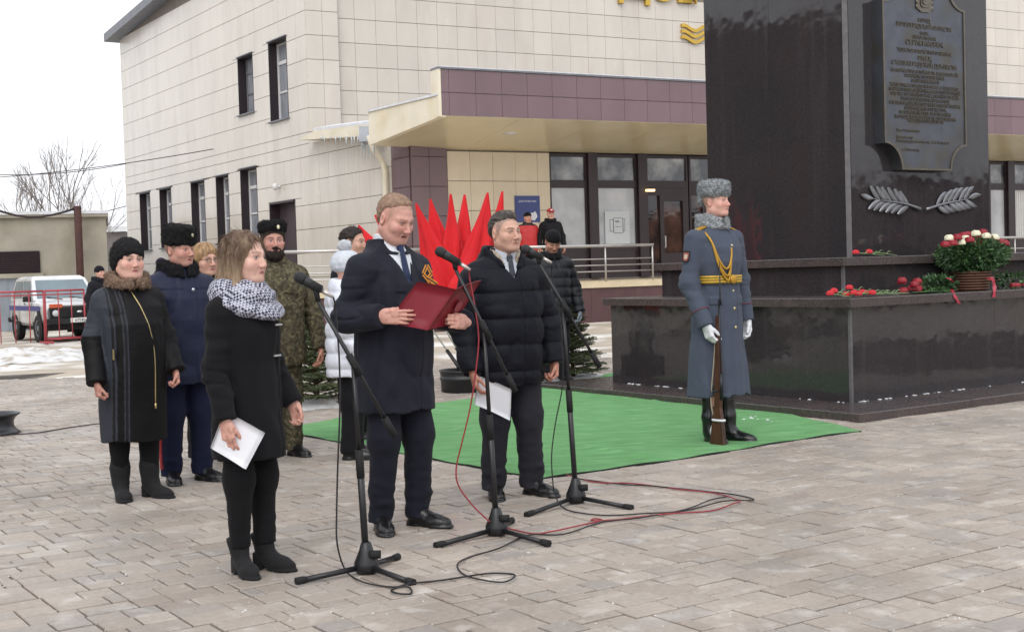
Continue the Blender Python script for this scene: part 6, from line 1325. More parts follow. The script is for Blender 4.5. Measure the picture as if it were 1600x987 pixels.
    cx, cz = -.115, 1.325 * u; strip([(cx - .002, y + .006, cz + .075), (cx - .036, y + .004, cz + .03), (cx, y + .006, cz)], .011); strip([(cx + .004, y + .010, cz + .075), (cx + .034, y + .012, cz + .03), (cx, y + .010, cz)], .011); strip([(cx, y + .014, cz + .004), (cx - .085, y - .004, cz - .03)], .012); strip([(cx, y + .012, cz), (cx - .06, y - .002, cz - .065)], .012)
    rb.build('lapel_ribbon', [mo, mk], s.root, world=False)
    return s
man_reading()
# ================================================================ THE SCARF WOMAN
def woman_scarf():
    s = Fig('woman in a long black coat and checked scarf holding white papers', (396, 892), 66, 1.612, bw=.87); u = s.u
    blk = cloth('wool_black', '#100f13', .9, bump2=.003, b2scale=18); trs = cloth('trousers_black', '#0f0e11', .9)
    K = dict(skin='#d9b0a0', flush='#cc857c', flushk=.35, age=.15, fw=.97, jw=.94, nose=.68, brow='#6a4f42', browk=.6, lip='#a85f60', lash=.9, eye=.8, noear=True, neck=.9)
    s.head((0, .015, s.H - .132), -2, 0, K, scale=1.02)
    def hair(P):
        Q = P.copy(); Q[:, 0] = np.abs(Q[:, 0]); d = ell2(Q, (0, -.016, .036), (.089, .108, .094)); d = smin(d, ell2(Q, (.0, -.045, -.07), (.098, .082, .105)), .05); d = smin(d, cone(Q, (.078, .005, .01), (.092, .012, -.14), .024, .022), .03)
        d = d + .0065 * noise3(P, 55, 2, (1, 1, .12)) + .004 * noise3(P, 130, 4, (1, 1, .1))
        face = ell2(Q, (0, .10, -.035), (.068, .085, .118)); d = smax(d, -face, .012); d = smax(d, -(P[:, 2] + .165 + .01 * noise3(P, 40, 5)), .02)
        return d
    def hc(V):
        t = sm01(.06, -.13, V[:, 2]) + .35 * noise3(V, 60, 8, (1, 1, .12)); C = mixc(np.tile(np.array(lin('#5b4433'), f32), (len(V), 1)), lin('#b39a7e'), t * .8); return C
    s.hairpart('hair', hair, mat('hair_ombre', '#fff', .55, .12, 50, .002, 200, attr='Col', stretch=(1, 1, .15)), h=.0045, colfn=hc, fuzz=(6000, .05, .0012, (0, -.05, -1), .12))
    s.core('#cf9f8c', [(.085, .0, .5 * u), (-.07, .02, .5 * u)], [(.07, -.02, .185), (-.06, .03, .185)])
    sx = .148 * u; RW = np.array([.235, .05, .82 * u]); LW = np.array([-.19, .13, .86 * u])
    R = [(sx, -.03, 1.36 * u), (sx + .06, -.03, 1.09 * u), tuple(RW)]; L = [(-sx, -.02, 1.36 * u), (-sx - .05, .0, 1.1 * u), tuple(LW)]
    tab = [(.60, 0, .0, .205, .175), (.75, 0, .0, .20, .175), (.95, 0, .0, .19, .168), (1.1, 0, .005, .178, .152), (1.26, 0, .015, .18, .155), (1.35, 0, .0, .185, .135), (1.42, 0, -.015, .145, .105), (1.48, 0, -.025, .1, .085), (1.5, 0, -.03, .09, .08)]
    def ex(P, d): x, y, z = P.T; return d + .005 * np.exp(-((x + .05) / .005) ** 2) * (y > 0)
    s.coat('coat', tab, [(R, [.070, .060, .052]), (L, [.070, .060, .052])], blk, fold=(.012, .007, .010), seed=21, extra=ex)
    # clasps
    ms_ = mat('clasp_silver', '#c9c9cc', .25, .05, metal=.7)
    for z in (1.285, 1.125):
        mb = MB(); y0 = .148 if z > 1.2 else .135; mb.box((-.085, y0 - .01, z * u - .004), (-.03, y0 + .008, z * u + .004)); mb.build('clasp', ms_, s.root, world=False)
    # scarf: piled rings
    def scarf(P):
        d = None
        for i, (z, r, th, cy, tl) in enumerate(((1.455, .110, .044, .0, .18), (1.395, .128, .046, .018, .28), (1.495, .086, .036, -.012, .10))):
            zz = P[:, 2] - z * u + tl * (P[:, 1] - cy); rr = np.sqrt(P[:, 0] ** 2 + (P[:, 1] - cy) ** 2) - r; e = np.sqrt((rr * 1.0) ** 2 + (zz * 1.15) ** 2) - th; d = e if d is None else smin(d, e, .02)
        return d + .008 * noise3(P, 17, 3, (1, 1, 2)) + .004 * noise3(P, 34, 5, (.8, .8, 2))
    m = mat('houndstooth', '#d3d3da', .9, .05, 10, .001, 300); N = m.node_tree.nodes; Lk = m.node_tree.links; tc = N.new('ShaderNodeTexCoord'); mp = N.new('ShaderNodeMapping'); mp.inputs['Rotation'].default_value = (.5, .4, .6); ck = N.new('ShaderNodeTexChecker'); ck.inputs['Scale'].default_value = 84; ck.inputs[1].default_value = (*lin('#35374a'), 1); ck.inputs[2].default_value = (*lin('#b9b9c6'), 1); Lk.new(tc.outputs['Object'], mp.inputs[0]); Lk.new(mp.outputs[0], ck.inputs[0]); Lk.new(ck.outputs[0], N['Principled BSDF'].inputs['Base Color'])
    s.part('scarf', scarf, (-.24, -.2, 1.3 * u), (.24, .24, 1.62 * u), .006, m)
    hp = [(.085, 0, .88 * u), (-.085, 0, .88 * u)]; aR = np.array([.07, -.02, .13]); aL = np.array([-.06, .03, .13])
    s.legs('trousers', hp, [(.082, .0, .5 * u), (-.072, .02, .5 * u)], [tuple(aR), tuple(aL)], [.088, .064, .052], trs, fold=.006, brk=.004)
    s.shoe((aR[0], aR[1], 0), 30, m_suede, L=.235, W=.082, heel=.05, shaft=.17); s.shoe((aL[0], aL[1], 0), 4, m_suede, L=.235, W=.082, heel=.05, shaft=.17)
    s.hand(1, RW + np.array([0, .0, -.005]), nrm([-.02, .12, -1]), nrm([-1, .0, 0]), (.25, .35, .25), (.35, .4), '#d09f90', .05, .88)
    s.hand(-1, LW, nrm([0, .35, -1]), nrm([1, .1, 0]), (.7, .9, .6), (.4, .5), '#d09f90', .03, .84)
    s.finish()
    # papers in the right hand
    W2 = np.array(WM[s.root.name]); tw = lambda p: W2[:3, :3] @ np.array(p) + W2[:3, 3]
    hz = tw(RW)[1] - s.base[1]
    c = [tw(s.loc(x, y, hz - .012 + o)) for x, y, o in ((353, 643, .02), (413, 676, .01), (383, 733, -.01), (331, 701, .0))]
    pp = thing('paper_sheets', 'white paper sheets held down by the scarf woman', 'papers', c[2]); nn = nrm(np.cross(c[1] - c[0], c[3] - c[0])); nn = -nn if nn[1] < 0 else nn
    for k in range(3):
        slab_obj('sheet', lambda a, b: (c[0] * (1 - a) + c[1] * a) * (1 - b) + (c[3] * (1 - a) + c[2] * a) * b + nn * (.016 * math.sin(a * 3.14) + .02 * (a > .93) * (a - .93) / .07 + .008 * k) + (c[3] - c[0]) * .03 * k * (1 - b) * 0 + (c[1] - c[0]) * -.03 * k, 14, 6, .0012, m_paper, pp, True)
woman_scarf()
# ================================================================ THE PADDED JACKET MAN
def man_padded():
    s = Fig('grey haired man in a dark padded jacket holding papers beside the green carpet', (800, 774), 23, 1.742, bw=.95); u = s.u
    navy = mat('padded_navy', '#0e1019', .65, .08, 6, .002, 120, spec=.2, bump2=.008, b2scale=16); trs = cloth('suit_charcoal', '#232229', .85)
    K = dict(skin='#c79d8a', flush='#bb7a70', flushk=.3, age=.6, fw=1.04, jw=1.1, nose=1.0, brow='#3f352f', browk=.9, eye=.6, lash=.8, stubble=.08, lip='#9c645d', neck=1.1, hairpaint=buzz('#6f6a66', .75))
    s.head((.0, .02, s.H - .128), -18, 2, K, scale=.99)
    def hair(P):
        Q = P.copy(); Q[:, 0] = np.abs(Q[:, 0]); d = ell2(Q, (0, -.016, .038), (.081, .100, .091)); hl = np.interp(P[:, 1], [-.11, -.06, -.03, .0, .03, .055, .075, .095], [-.04, -.03, .02, .06, .068, .078, .09, .1]).astype(f32); part = P[:, 0] - .025
        d = d - .010 * sm01(.05, .12, P[:, 2]) * sm01(-.02, .03, -part) - .007 * sm01(-.008, .03, P[:, 2] - hl) + .005 * noise3(P, 60, 5, (1.6, .25, 1)) + .003 * noise3(P, 130, 7, (1.6, .25, 1)); d = d + .006 * np.exp(-((part) / .006) ** 2) * (P[:, 2] > .05); return smax(d, (hl - P[:, 2]) * .75, .006)
    s.hairpart('hair', hair, mat('hair_grey', '#3a332e', .65, .3, 60, .002, 160, col2='#5f5852', c2scale=40, stretch=(1, .3, 1)), h=.0042, fuzz=(5500, .018, .0011, (-.35, -1, .15), .3))
    kn = [(.105, .02, .5 * u), (-.11, .03, .5 * u)]; an = [(.105, -.02, .05), (-.125, .03, .05)]; s.core('#bd8e79', kn, an)
    sx = .19 * u; RW = np.array([.275, .10, .80 * u]); LW = np.array([-.285, .06, .83 * u])
    R = [(sx, -.015, 1.375 * u), (sx + .085, -.04, 1.1 * u), tuple(RW)]; L = [(-sx, -.015, 1.375 * u), (-sx - .09, -.02, 1.1 * u), tuple(LW)]
    tab = [(.72, 0, 0, .215, .17), (.76, 0, 0, .222, .19), (.95, 0, .01, .222, .20), (1.15, 0, .015, .222, .198), (1.3, 0, .0, .228, .18), (1.38, 0, -.01, .225, .155), (1.45, 0, -.02, .165, .125), (1.51, 0, -.03, .12, .105), (1.545, 0, -.03, .095, .09)]
    def ex(P, d):
        x, y, z = P.T; q = np.abs(np.sin(math.pi * (z + .03 * noise3(P, 3, 4) * .3) / .158 + .25)); d = d + .011 - .020 * np.sqrt(q + .001) + .004 * noise3(P, 22, 9, (1, 1, .6)) * (1 - q)
        d = d + .009 * np.exp(-((x + .035) / .005) ** 2) * (y > 0) * (z < 1.48 * u) - .005 * np.exp(-((x) / .03) ** 4) * (y > 0); d = d + .007 * np.exp(-((x + .12 - (z - 1.2 * u) * .12) / .004) ** 2) * (y > 0) * (z > 1.18 * u) * (z < 1.34 * u)
        v = np.abs(x) - .09 * np.clip((z - 1.36 * u) / (.16 * u), 0, 1); return smax(d, -np.maximum(np.maximum(v, 1.37 * u - z), .02 - y), .006)
    s.coat('jacket', tab, [(R, [.095, .084, .066]), (L, [.095, .084, .066])], navy, fold=(.009, .006, .009), seed=31, extra=ex)
    s.part('hood', lambda P: smin(ell(P, (0, -.13, 1.46 * u), (.15, .09, .085)), ring_collar(u, 1.43 * u, 1.57 * u, .125, .108, .02, -.03, -.035, .085, .06)(P), .05) + .008 * noise3(P, 22, 3) + .005 * noise3(P, 12, 6), (-.2, -.26, 1.34 * u), (.2, .16, 1.62 * u), .007, navy)
    s.part('collar_lining', ring_collar(u, 1.41 * u, 1.555 * u, .100, .092, .012, -.028, -.028, .045, .05, fur_=.004), (-.16, -.16, 1.38 * u), (.16, .12, 1.6 * u), .006, fur('fleece_beige', '#b5a898', '#9c8f80'))
    sh = cloth('shirt_pale', '#b9bcc6', .7); s.part('shirt', lambda P: np.minimum(loft(P, [(1.2 * u, 0, .01, .13, .125), (1.36 * u, 0, .01, .125, .118), (1.46 * u, 0, -.005, .1, .09), (1.53 * u, 0, -.02, .066, .066)]), ring_collar(u, 1.49 * u, 1.56 * u, .076, .068, .007, -.012, -.010, .012, .03)(P)), (-.16, -.15, 1.19 * u), (.16, .16, 1.6 * u), .006, sh)
    s.part('tie', lambda P: np.minimum(rbox(P, (0, .072, 1.49 * u), (.019, .014, .02), .007), cone(P, (0, .09, 1.47 * u), (0, .138, 1.28 * u), .016, .03, .3, (0, .95, .2))), (-.06, .03, 1.25 * u), (.06, .19, 1.55 * u), .0045, cloth('tie_grey', '#3a3c46', .5))
    s.legs('trousers', [(.1, 0, .88 * u), (-.1, 0, .88 * u)], kn, an, [.108, .088, .072], trs, fold=.008, brk=.018)
    s.shoe((an[0][0], an[0][1], 0), 16, m_shoe, L=.28, W=.105); s.shoe((an[1][0], an[1][1], 0), -26, m_shoe, L=.28, W=.105)
    s.hand(1, RW, nrm([-.15, .2, -1]), nrm([-1, .2, 0]), (.5, .7, .5), (.4, .5), '#bb8673', .03, 1.0); s.hand(-1, LW, nrm([.1, .15, -1]), nrm([1, .1, .0]), (1.0, 1.2, .7), (.4, .6), '#bb8673', .02, 1.0)
    s.finish()
    W2 = np.array(WM[s.root.name]); tw = lambda p: W2[:3, :3] @ np.array(p) + W2[:3, 3]; hz = tw(RW)[1] - s.base[1]
    c = [tw(s.loc(x, y, hz + o)) for x, y, o in ((749, 588, .0), (799, 608, -.04), (797, 657, -.04), (741, 632, .0))]
    pp = thing('paper_sheets', 'white paper sheets held by the padded jacket man', 'papers', c[2]); nn = nrm(np.cross(c[1] - c[0], c[3] - c[0])); nn = -nn if nn[1] < 0 else nn
    for k in range(2): slab_obj('sheet', lambda a, b: (c[0] * (1 - a) + c[1] * a) * (1 - b) + (c[3] * (1 - a) + c[2] * a) * b + nn * (.03 * math.sin(a * 2.6 + .5) + .006 * k) + (c[1] - c[0]) * -.04 * k, 14, 6, .0012, m_paper, pp, True)
man_padded()
# ================================================================ THE GUARD
def guard():
    s = Fig('honour guard in a grey greatcoat, fur hat and white gloves standing with a rifle', (1126, 690), 36, 2.06, hat=.06, bw=1.02); u = s.u
    gr = cloth('greatcoat_grey', '#474e5c', .88, var=.06, bump2=.003, b2scale=14); fu = fur('astrakhan_grey', '#6c7073', '#a3a7aa'); gold = mat('gold_braid', '#b58a2e', .45, .15, 80, .001, 200, metal=.35); blk = mat('boot_black', '#101113', .28, .1, 6, spec=.55)
    K = dict(skin='#d4a596', flush='#c47870', flushk=.5, age=.15, fw=1.0, jw=1.05, nose=.95, brow='#8a6a50', browk=.5, lip='#b06c66', lash=.7, eye=.8, neck=1.1, hairpaint=buzz('#8a7360', .6))
    s.head((0, .01, s.H - .06 - .127), -16, 4, K, scale=1.01)
    def hat(P):
        d = hat_round(.028, .165, .110, .126, -.010, -.08, .007, 3, 1.05, .06)(P); return smin(d, ell2(P, (0, -.105, .02), (.07, .03, .05)), .03)
    s.hairpart('fur_hat', hat, fu, h=.005, fuzz=(9000, .013, .0013))
    kn = [(.085, .01, .5 * u), (-.08, .02, .5 * u)]; an = [(.085, -.02, .05), (-.085, .02, .05)]; s.core('#cc9684', kn, an)
    sx = .185 * u; RW = np.array([.245, .12, .815 * u]); LW = np.array([-.285, .03, .835 * u])
    R = [(sx, -.015, 1.405 * u), (sx + .055, -.035, 1.11 * u), tuple(RW)]; L = [(-sx, -.015, 1.405 * u), (-sx - .065, -.02, 1.12 * u), tuple(LW)]
    tab = [(.335, 0, -.01, .235, .19), (.5, 0, -.01, .225, .18), (.75, 0, -.01, .21, .165), (.98, 0, 0, .195, .15), (1.13, 0, .0, .178, .138), (1.25, 0, .01, .195, .155), (1.35, 0, .0, .20, .15), (1.42, 0, -.01, .175, .125), (1.49, 0, -.02, .115, .095), (1.53, 0, -.03, .085, .08)]
    def ex(P, d):
        x, y, z = P.T; d = d + .009 * np.exp(-((x + .06) / .006) ** 2) * (y > 0) - .006 * sm01(-.055, -.04, x) * sm01(.02, 0, x) * (y > 0)
        d = d + .010 * np.sin(x * 42 + .8) * sm01(1.0 * u, .5 * u, z) * (.4 + .6 * np.abs(np.sin(x * 9))) 
        fl = np.maximum(np.maximum(np.abs(np.abs(x) - .13) - .05, np.abs(z - .985 * u) - .032), .0 - y); return d - .006 * (fl < 0)
    red = mat('piping_red', '#7d2f38', .7, .05)
    s.coat('greatcoat', tab, [(R, [.084, .072, .064]), (L, [.084, .072, .064])], gr, fold=(.009, .004, .008), seed=41, extra=ex)
    s.part('fur_collar', ring_collar(u, 1.475 * u, 1.585 * u, .105, .097, .026, -.028, -.035, .02, .03, fur_=.008), (-.19, -.2, 1.42 * u), (.19, .16, 1.65 * u), .0055, fu, fuzz=(6000, .013, .0013))
    # belt following the waist
    zb = 1.13 * u; bz = lambda P: loft(P, [(zb - .04, 0, 0, .183 * 1.02, .144 * 1.02), (zb + .04, 0, .002, .184 * 1.02, .146 * 1.02)], 2.4) - .008
    beltm = mat('belt_gold', '#c59a2c', .4, .1, 60, metal=.3); N = beltm.node_tree.nodes; Lk = beltm.node_tree.links; tc = N.new('ShaderNodeTexCoord'); sp = N.new('ShaderNodeSeparateXYZ'); Lk.new(tc.outputs['Object'], sp.inputs[0]); mm = N.new('ShaderNodeMath'); mm.operation = 'SINE'; mu = N.new('ShaderNodeMath'); mu.operation = 'MULTIPLY'; mu.inputs[1].default_value = 2 * math.pi / .021; Lk.new(sp.outputs[2], mu.inputs[0]); Lk.new(mu.outputs[0], mm.inputs[0]); gt = N.new('ShaderNodeMath'); gt.operation = 'GREATER_THAN'; gt.inputs[1].default_value = .55; Lk.new(mm.outputs[0], gt.inputs[0]); mc = N.new('ShaderNodeMix'); mc.data_type = 'RGBA'; mc.inputs[6].default_value = (*lin('#c9a136'), 1); mc.inputs[7].default_value = (*lin('#4e4a2a'), 1); Lk.new(gt.outputs[0], mc.inputs[0]); Lk.new(mc.outputs[2], N['Principled BSDF'].inputs['Base Color'])
    s.part('belt', lambda P: np.maximum(bz(P) - .006, np.abs(P[:, 2] - zb) - .031), (-.24, -.2, zb - .06), (.24, .2, zb + .06), .006, beltm)
    mb = MB(); mb.lathe([(0, .012), (.025, .012), (.034, .006), (.036, 0)], 18, (-.012, .168, zb), rotm(-math.pi / 2)); mb.build('buckle', gold, s.root, world=False)
    but = MB().sphere((0, 0, 0), (.0125, .006, .0125), 8, 5).mesh('button')
    for z, y in ((1.36, .150), (1.22, .160), (1.05, .152), (.93, .162), (.80, .170)): o = link('button', but, mat('button_gold', '#c7b98c', .25, .05, metal=.7), s.root); o.location = (-.022, y, z * u)
    # shoulder boards
    for sg in (1, -1):
        mb = MB(); M_ = rotm(0, .33 * sg, 0); mb.box((-.075, -.032, 0), (.075, .032, .012), M_, (sg * .15 * u, -.01, 1.475 * u), bev=.004); mb.build('shoulder_board', gold, s.root, world=False)
    # aiguillette: braided cords over the right chest
    for k, (dp, dz) in enumerate(((0., 0.), (.02, -.05), (.035, -.085))):
        P = smooth([(.165, .05, 1.455 * u), (.155, .115, 1.38 * u), (.125, .152, 1.27 * u + dz * .6), (.075 - dp * .3, .17, 1.205 * u + dz), (.03, .172, 1.225 * u + dz), (.0, .165, 1.30 * u), (-.004, .158, 1.345 * u)], 6); mb = MB(); mb.tube(P, .0085, 7); mb.build('aiguillette', gold, s.root, world=False)
    # sleeve badge and cuff piping
    e0, e1 = np.array(R[0]), np.array(R[1]); c = e0 * .62 + e1 * .38; ad = nrm(e1 - e0); n = nrm(np.array([1, .12, 0])); sd = np.cross(ad, n); mb = MB()
    for k_, t_, mi in ((1, 0, 0), (.72, .0015, 1), (.42, .003, 2)): mb.prism([c + n * (.081 + t_) + sd * a * .036 * k_ + ad * b * .045 * k_ for a, b in ((-1, -1), (1, -1), (1, .5), (.5, 1), (-.5, 1), (-1, .5))], n * .0015, mi=mi)
    mb.build('sleeve_badge', [mat('badge_black', '#1c1a1d', .8, .05), mat('badge_red', '#8c4a44', .7, .1), mat('badge_pale', '#b9aa98', .7, .1)], s.root, world=False)
    for A_ in (R, L):
        e1, e2 = np.array(A_[1]), np.array(A_[2]); ax = nrm(e2 - e1); c = e2 - ax * .13; x, y, _ = frame(ax); mb = MB(); rr = .0725; mb.tube([c + (x * math.cos(t) + y * math.sin(t)) * rr for t in np.linspace(0, 6.2832, 29)], .003, 5, cap=False); mb.build('cuff_piping', red, s.root, world=False)
    s.shoe((an[0][0], an[0][1], 0), 14, blk, L=.31, W=.108, shaft=.50); s.shoe((an[1][0], an[1][1], 0), -18, blk, L=.31, W=.108, shaft=.50)
    s.legs('breeches', [(.09, 0, .88 * u), (-.09, 0, .88 * u)], kn, [(.085, .0, .40), (-.08, .0, .40)], [.10, .07, .058], cloth('breeches_dark', '#23252c', .9), brk=.0)
    gl = cloth('glove_white', '#d6d8dc', .7); rx = RW[0] - .035; ry = RW[1] + .06
    s.hand(1, RW - np.array([0, 0, -.012]), nrm([-.12, .28, -1]), nrm([-1, .15, -.1]), (.55, .75, .5), (.5, .55), spread=.04, sc=1.08, glove=gl); s.hand(-1, LW + np.array([0, 0, .012]), nrm([0, .1, -1]), nrm([1, 0, 0]), (.5, .7, .5), (.4, .5), spread=.03, sc=1.08, glove=gl)
    s.finish()
    # rifle standing on its butt
    W2 = np.array(WM[s.root.name]); tw = lambda p: W2[:3, :3] @ np.array(p) + W2[:3, 3]
    b = tw((.215, .20, 0)); t = tw((.175, .185, 1.30)); up = nrm(t - b); fw = W2[:3, 1]; rg = W2[:3, 0]
    rf = thing('rifle', 'wooden stocked rifle with bayonet standing on its butt at the guard side', 'rifle', b); wood = mat('walnut', '#482a1b', .4, .2, 12, stretch=(6, 6, 1), col2='#331d12', c2scale=5); ste = mat('gun_steel', '#2c2e31', .35, .1, metal=.7)
    def sec(z, y0, y1, w, dx=0): c = b + up * z; return [c + fw * y0 - rg * w, c + fw * y0 + rg * w, c + fw * y1 + rg * w * .9, c + fw * y1 - rg * w * .9]
    S_ = []; 
    for z, y0, y1, w in ((.0, -.075, .055, .021), (.02, -.078, .058, .023), (.18, -.058, .04, .021), (.30, -.036, .02, .018), (.36, -.03, .024, .018), (.50, -.03, .026, .020), (.62, -.024, .022, .018), (.80, -.02, .018, .015), (.98, -.016, .014, .012), (1.0, -.013, .012, .011)): S_ += sec(z, y0, y1, w)
    mb = MB(); m = len(S_) // 4; mb.add(S_, [(i * 4 + k, i * 4 + (k + 1) % 4, (i + 1) * 4 + (k + 1) % 4, (i + 1) * 4 + k) for i in range(m - 1) for k in range(4)] + [(3, 2, 1, 0), (m * 4 - 4, m * 4 - 3, m * 4 - 2, m * 4 - 1)], False); mb.build('stock', wood, rf)
    mb = MB(); mb.tube([b + up * .42 + fw * .022, b + up * 1.12 + fw * .012], .009, 8); mb.build('barrel', ste, rf)
    mb = MB(); mb.tube([b + up * .36 + fw * .024, b + up * .56 + fw * .026], .016, 8); mb.tube([b + up * .43 + fw * .02, b + up * .43 + rg * .055 + fw * .015], .007, 6); mb.sphere(b + up * .43 + rg * .06 + fw * .015, .012, 7, 5); mb.build('bolt', ste, rf)
    mb = MB(); mb.tube([b + up * .37 - fw * .028, b + up * .39 - fw * .06, b + up * .45 - fw * .06, b + up * .48 - fw * .03], .004, 5); mb.build('trigger_guard', ste, rf)
    mb = MB(); mb.tube([b + up * 1.08 + fw * .026, b + up * 1.12 + fw * .026, b + up * 1.42 + fw * .02], [.011, .0085, .002], 6); mb.build('bayonet', ste, rf)
    mb = MB(); mb.tube(smooth([b + up * .2 - fw * .05, b + up * .35 - fw * .085, b + up * .6 - fw * .055, b + up * .82 - fw * .03], 5), .006, 5); mb.build('sling', mat('sling_pale', '#a39684', .8, .1), rf)
    mb = MB(); mb.tube([b + up * .205 + (rg * math.cos(q) * .027 + fw * (math.sin(q) * .058 - .005)) for q in np.linspace(0, 6.28, 17)], .010, 5); mb.tube([b + up * .20 - fw * .05, b + up * .12 - fw * .085, b + up * .09 - fw * .085], .011, 6); mb.build('white_strap', gl, rf)
guard()
# ================================================================ THE PEOPLE BEHIND
def woman_hat():
    s = Fig('woman in a long black leather trimmed coat with gold zip and black knitted hat', (214, 777), 36, 1.695, hat=.035, bw=.92); u = s.u
    K = dict(skin='#d6aa9a', flush='#c87f76', flushk=.45, age=.2, fw=1.1, jw=1.08, jowl=True, nose=.85, brow='#2a2020', browk=.95, lip='#a04a50', lash=1., eye=.75, noear=True, iris='#2c2320')
    s.head((0, .02, s.H - .035 - .136), -6, 0, K, scale=1.0)
    def hat(P): d = ell2(P, (0, -.016, .04), (.098, .116, .108)); d = smin(d, ell2(P, (0, -.05, -.02), (.092, .075, .085)), .04); d = smax(d, -ell2(P, (0, .125, -.045), (.082, .085, .088)), .02); return d + .005 * noise3(P, 60, 2) + .003 * noise3(P, 26, 5)
    s.hairpart('knitted_hat', hat, mat('knit_black', '#0f0e11', .95, .2, 90, .004, 180), h=.005, fuzz=(5000, .010, .0012))
    kn = [(.09, -.025, .5 * u), (-.085, .025, .5 * u)]; an = [(.09, -.03, .1), (-.085, .035, .1)]; s.core('#cc9a88', kn, an)
    sx = .17 * u; RW = np.array([.255, .09, .81 * u]); LW = np.array([-.24, .13, .86 * u])
    R = [(sx, -.02, 1.36 * u), (sx + .062, -.03, 1.1 * u), tuple(RW)]; L = [(-sx, -.02, 1.36 * u), (-sx - .058, .0, 1.1 * u), tuple(LW)]
    tab = [(.40, 0, 0, .215, .19), (.6, 0, 0, .225, .2), (.85, 0, .01, .225, .21), (1.05, 0, .02, .215, .21), (1.2, 0, .025, .212, .205), (1.32, 0, .01, .215, .175), (1.40, 0, -.01, .175, .135), (1.46, 0, -.02, .12, .105), (1.5, 0, -.02, .1, .09)]
    RWu = RW
    def cf(V):
        x, y, z = V.T; lea = np.array(lin('#33363e'), f32); wol = np.array(lin('#09080b'), f32); C = np.tile(lea, (len(V), 1)); xb = x / (1.0)
        w = ((x < .085) & (y > -.05)) | ((x > .115) & (x < .15) & (y > .0)) ; w |= (z < 1.13 * u) & (np.abs(x) > .205) & (z > .75 * u); w |= (x < -.2); C[w] = wol; st = (np.abs(x - .10) < .008) | (np.abs(x - .165) < .006); C[st & (y > 0)] = np.array(lin('#17171a'), f32); return C
    m = mat('coat_leather', '#fff', .62, .08, 6, .0015, 90, attr='Col', spec=.22, bump2=.003, b2scale=22)
    s.coat('coat', tab, [(R, [.08, .074, .066]), (L, [.08, .074, .066])], m, fold=(.009, .004, .005), seed=51, colfn=cf, extra=lambda P, d: d + .004 * np.exp(-((P[:, 0] - .1) / .005) ** 2) * (P[:, 1] > 0) + .004 * np.exp(-((P[:, 0] - .155) / .005) ** 2) * (P[:, 1] > 0))
    s.part('fur_collar', ring_collar(u, 1.44 * u, 1.555 * u, .115, .105, .028, -.015, -.01, .015, .04, fur_=.007), (-.2, -.18, 1.38 * u), (.2, .18, 1.62 * u), .006, fur('fur_brown', '#6e5a4c', '#8c7766'), fuzz=(6000, .016, .0013))
    gz_ = mat('zip_gold', '#b3a274', .3, .1, 200, metal=.6); T = np.array([(a * u, c, e) for a, b_, c, d_, e in tab]); P = []
    for z in np.linspace(1.42 * u, .66 * u, 24): f = np.interp(z, T[:, 0], T[:, 1]) + np.interp(z, T[:, 0], T[:, 2]) * s.bw; t = (1.42 * u - z) / (.76 * u); P.append((.02 - .10 * math.sin(min(1, t * 1.5) * 1.57), f * (1 - .06 * t) + .004, z))
    mb = MB(); mb.tube(P, .004, 5); mb.tube([P[-1], np.array(P[-1]) - np.array([0, 0, .035])], .008, 5); mb.build('zip', gz_, s.root, world=False)
    mb = MB(); mb.box((.169, .155, .97 * u), (.174, .176, 1.04 * u)); mb.build('pocket_zip', gz_, s.root, world=False)
    s.legs('leggings', [(.09, 0, .8 * u), (-.09, 0, .8 * u)], kn, [(.09, -.03, .13), (-.085, .035, .13)], [.10, .078, .046], cloth('leggings_black', '#0d0c0f', .9), brk=0)
    s.shoe((an[0][0], an[0][1], 0), 10, m_suede, L=.26, W=.106, heel=.045, shaft=.42); s.shoe((an[1][0], an[1][1], 0), -22, m_suede, L=.26, W=.106, heel=.045, shaft=.42)
    s.hand(1, RW, nrm([-.05, .1, -1]), nrm([-1, 0, 0]), (1.0, 1.2, .7), (.4, .6), '#c08d7e', .02, .86); s.hand(-1, LW, nrm([0, .2, -1]), nrm([1, 0, 0]), (1.0, 1.2, .7), (.4, .6), '#c08d7e', .02, .86)
    s.finish()
woman_hat()
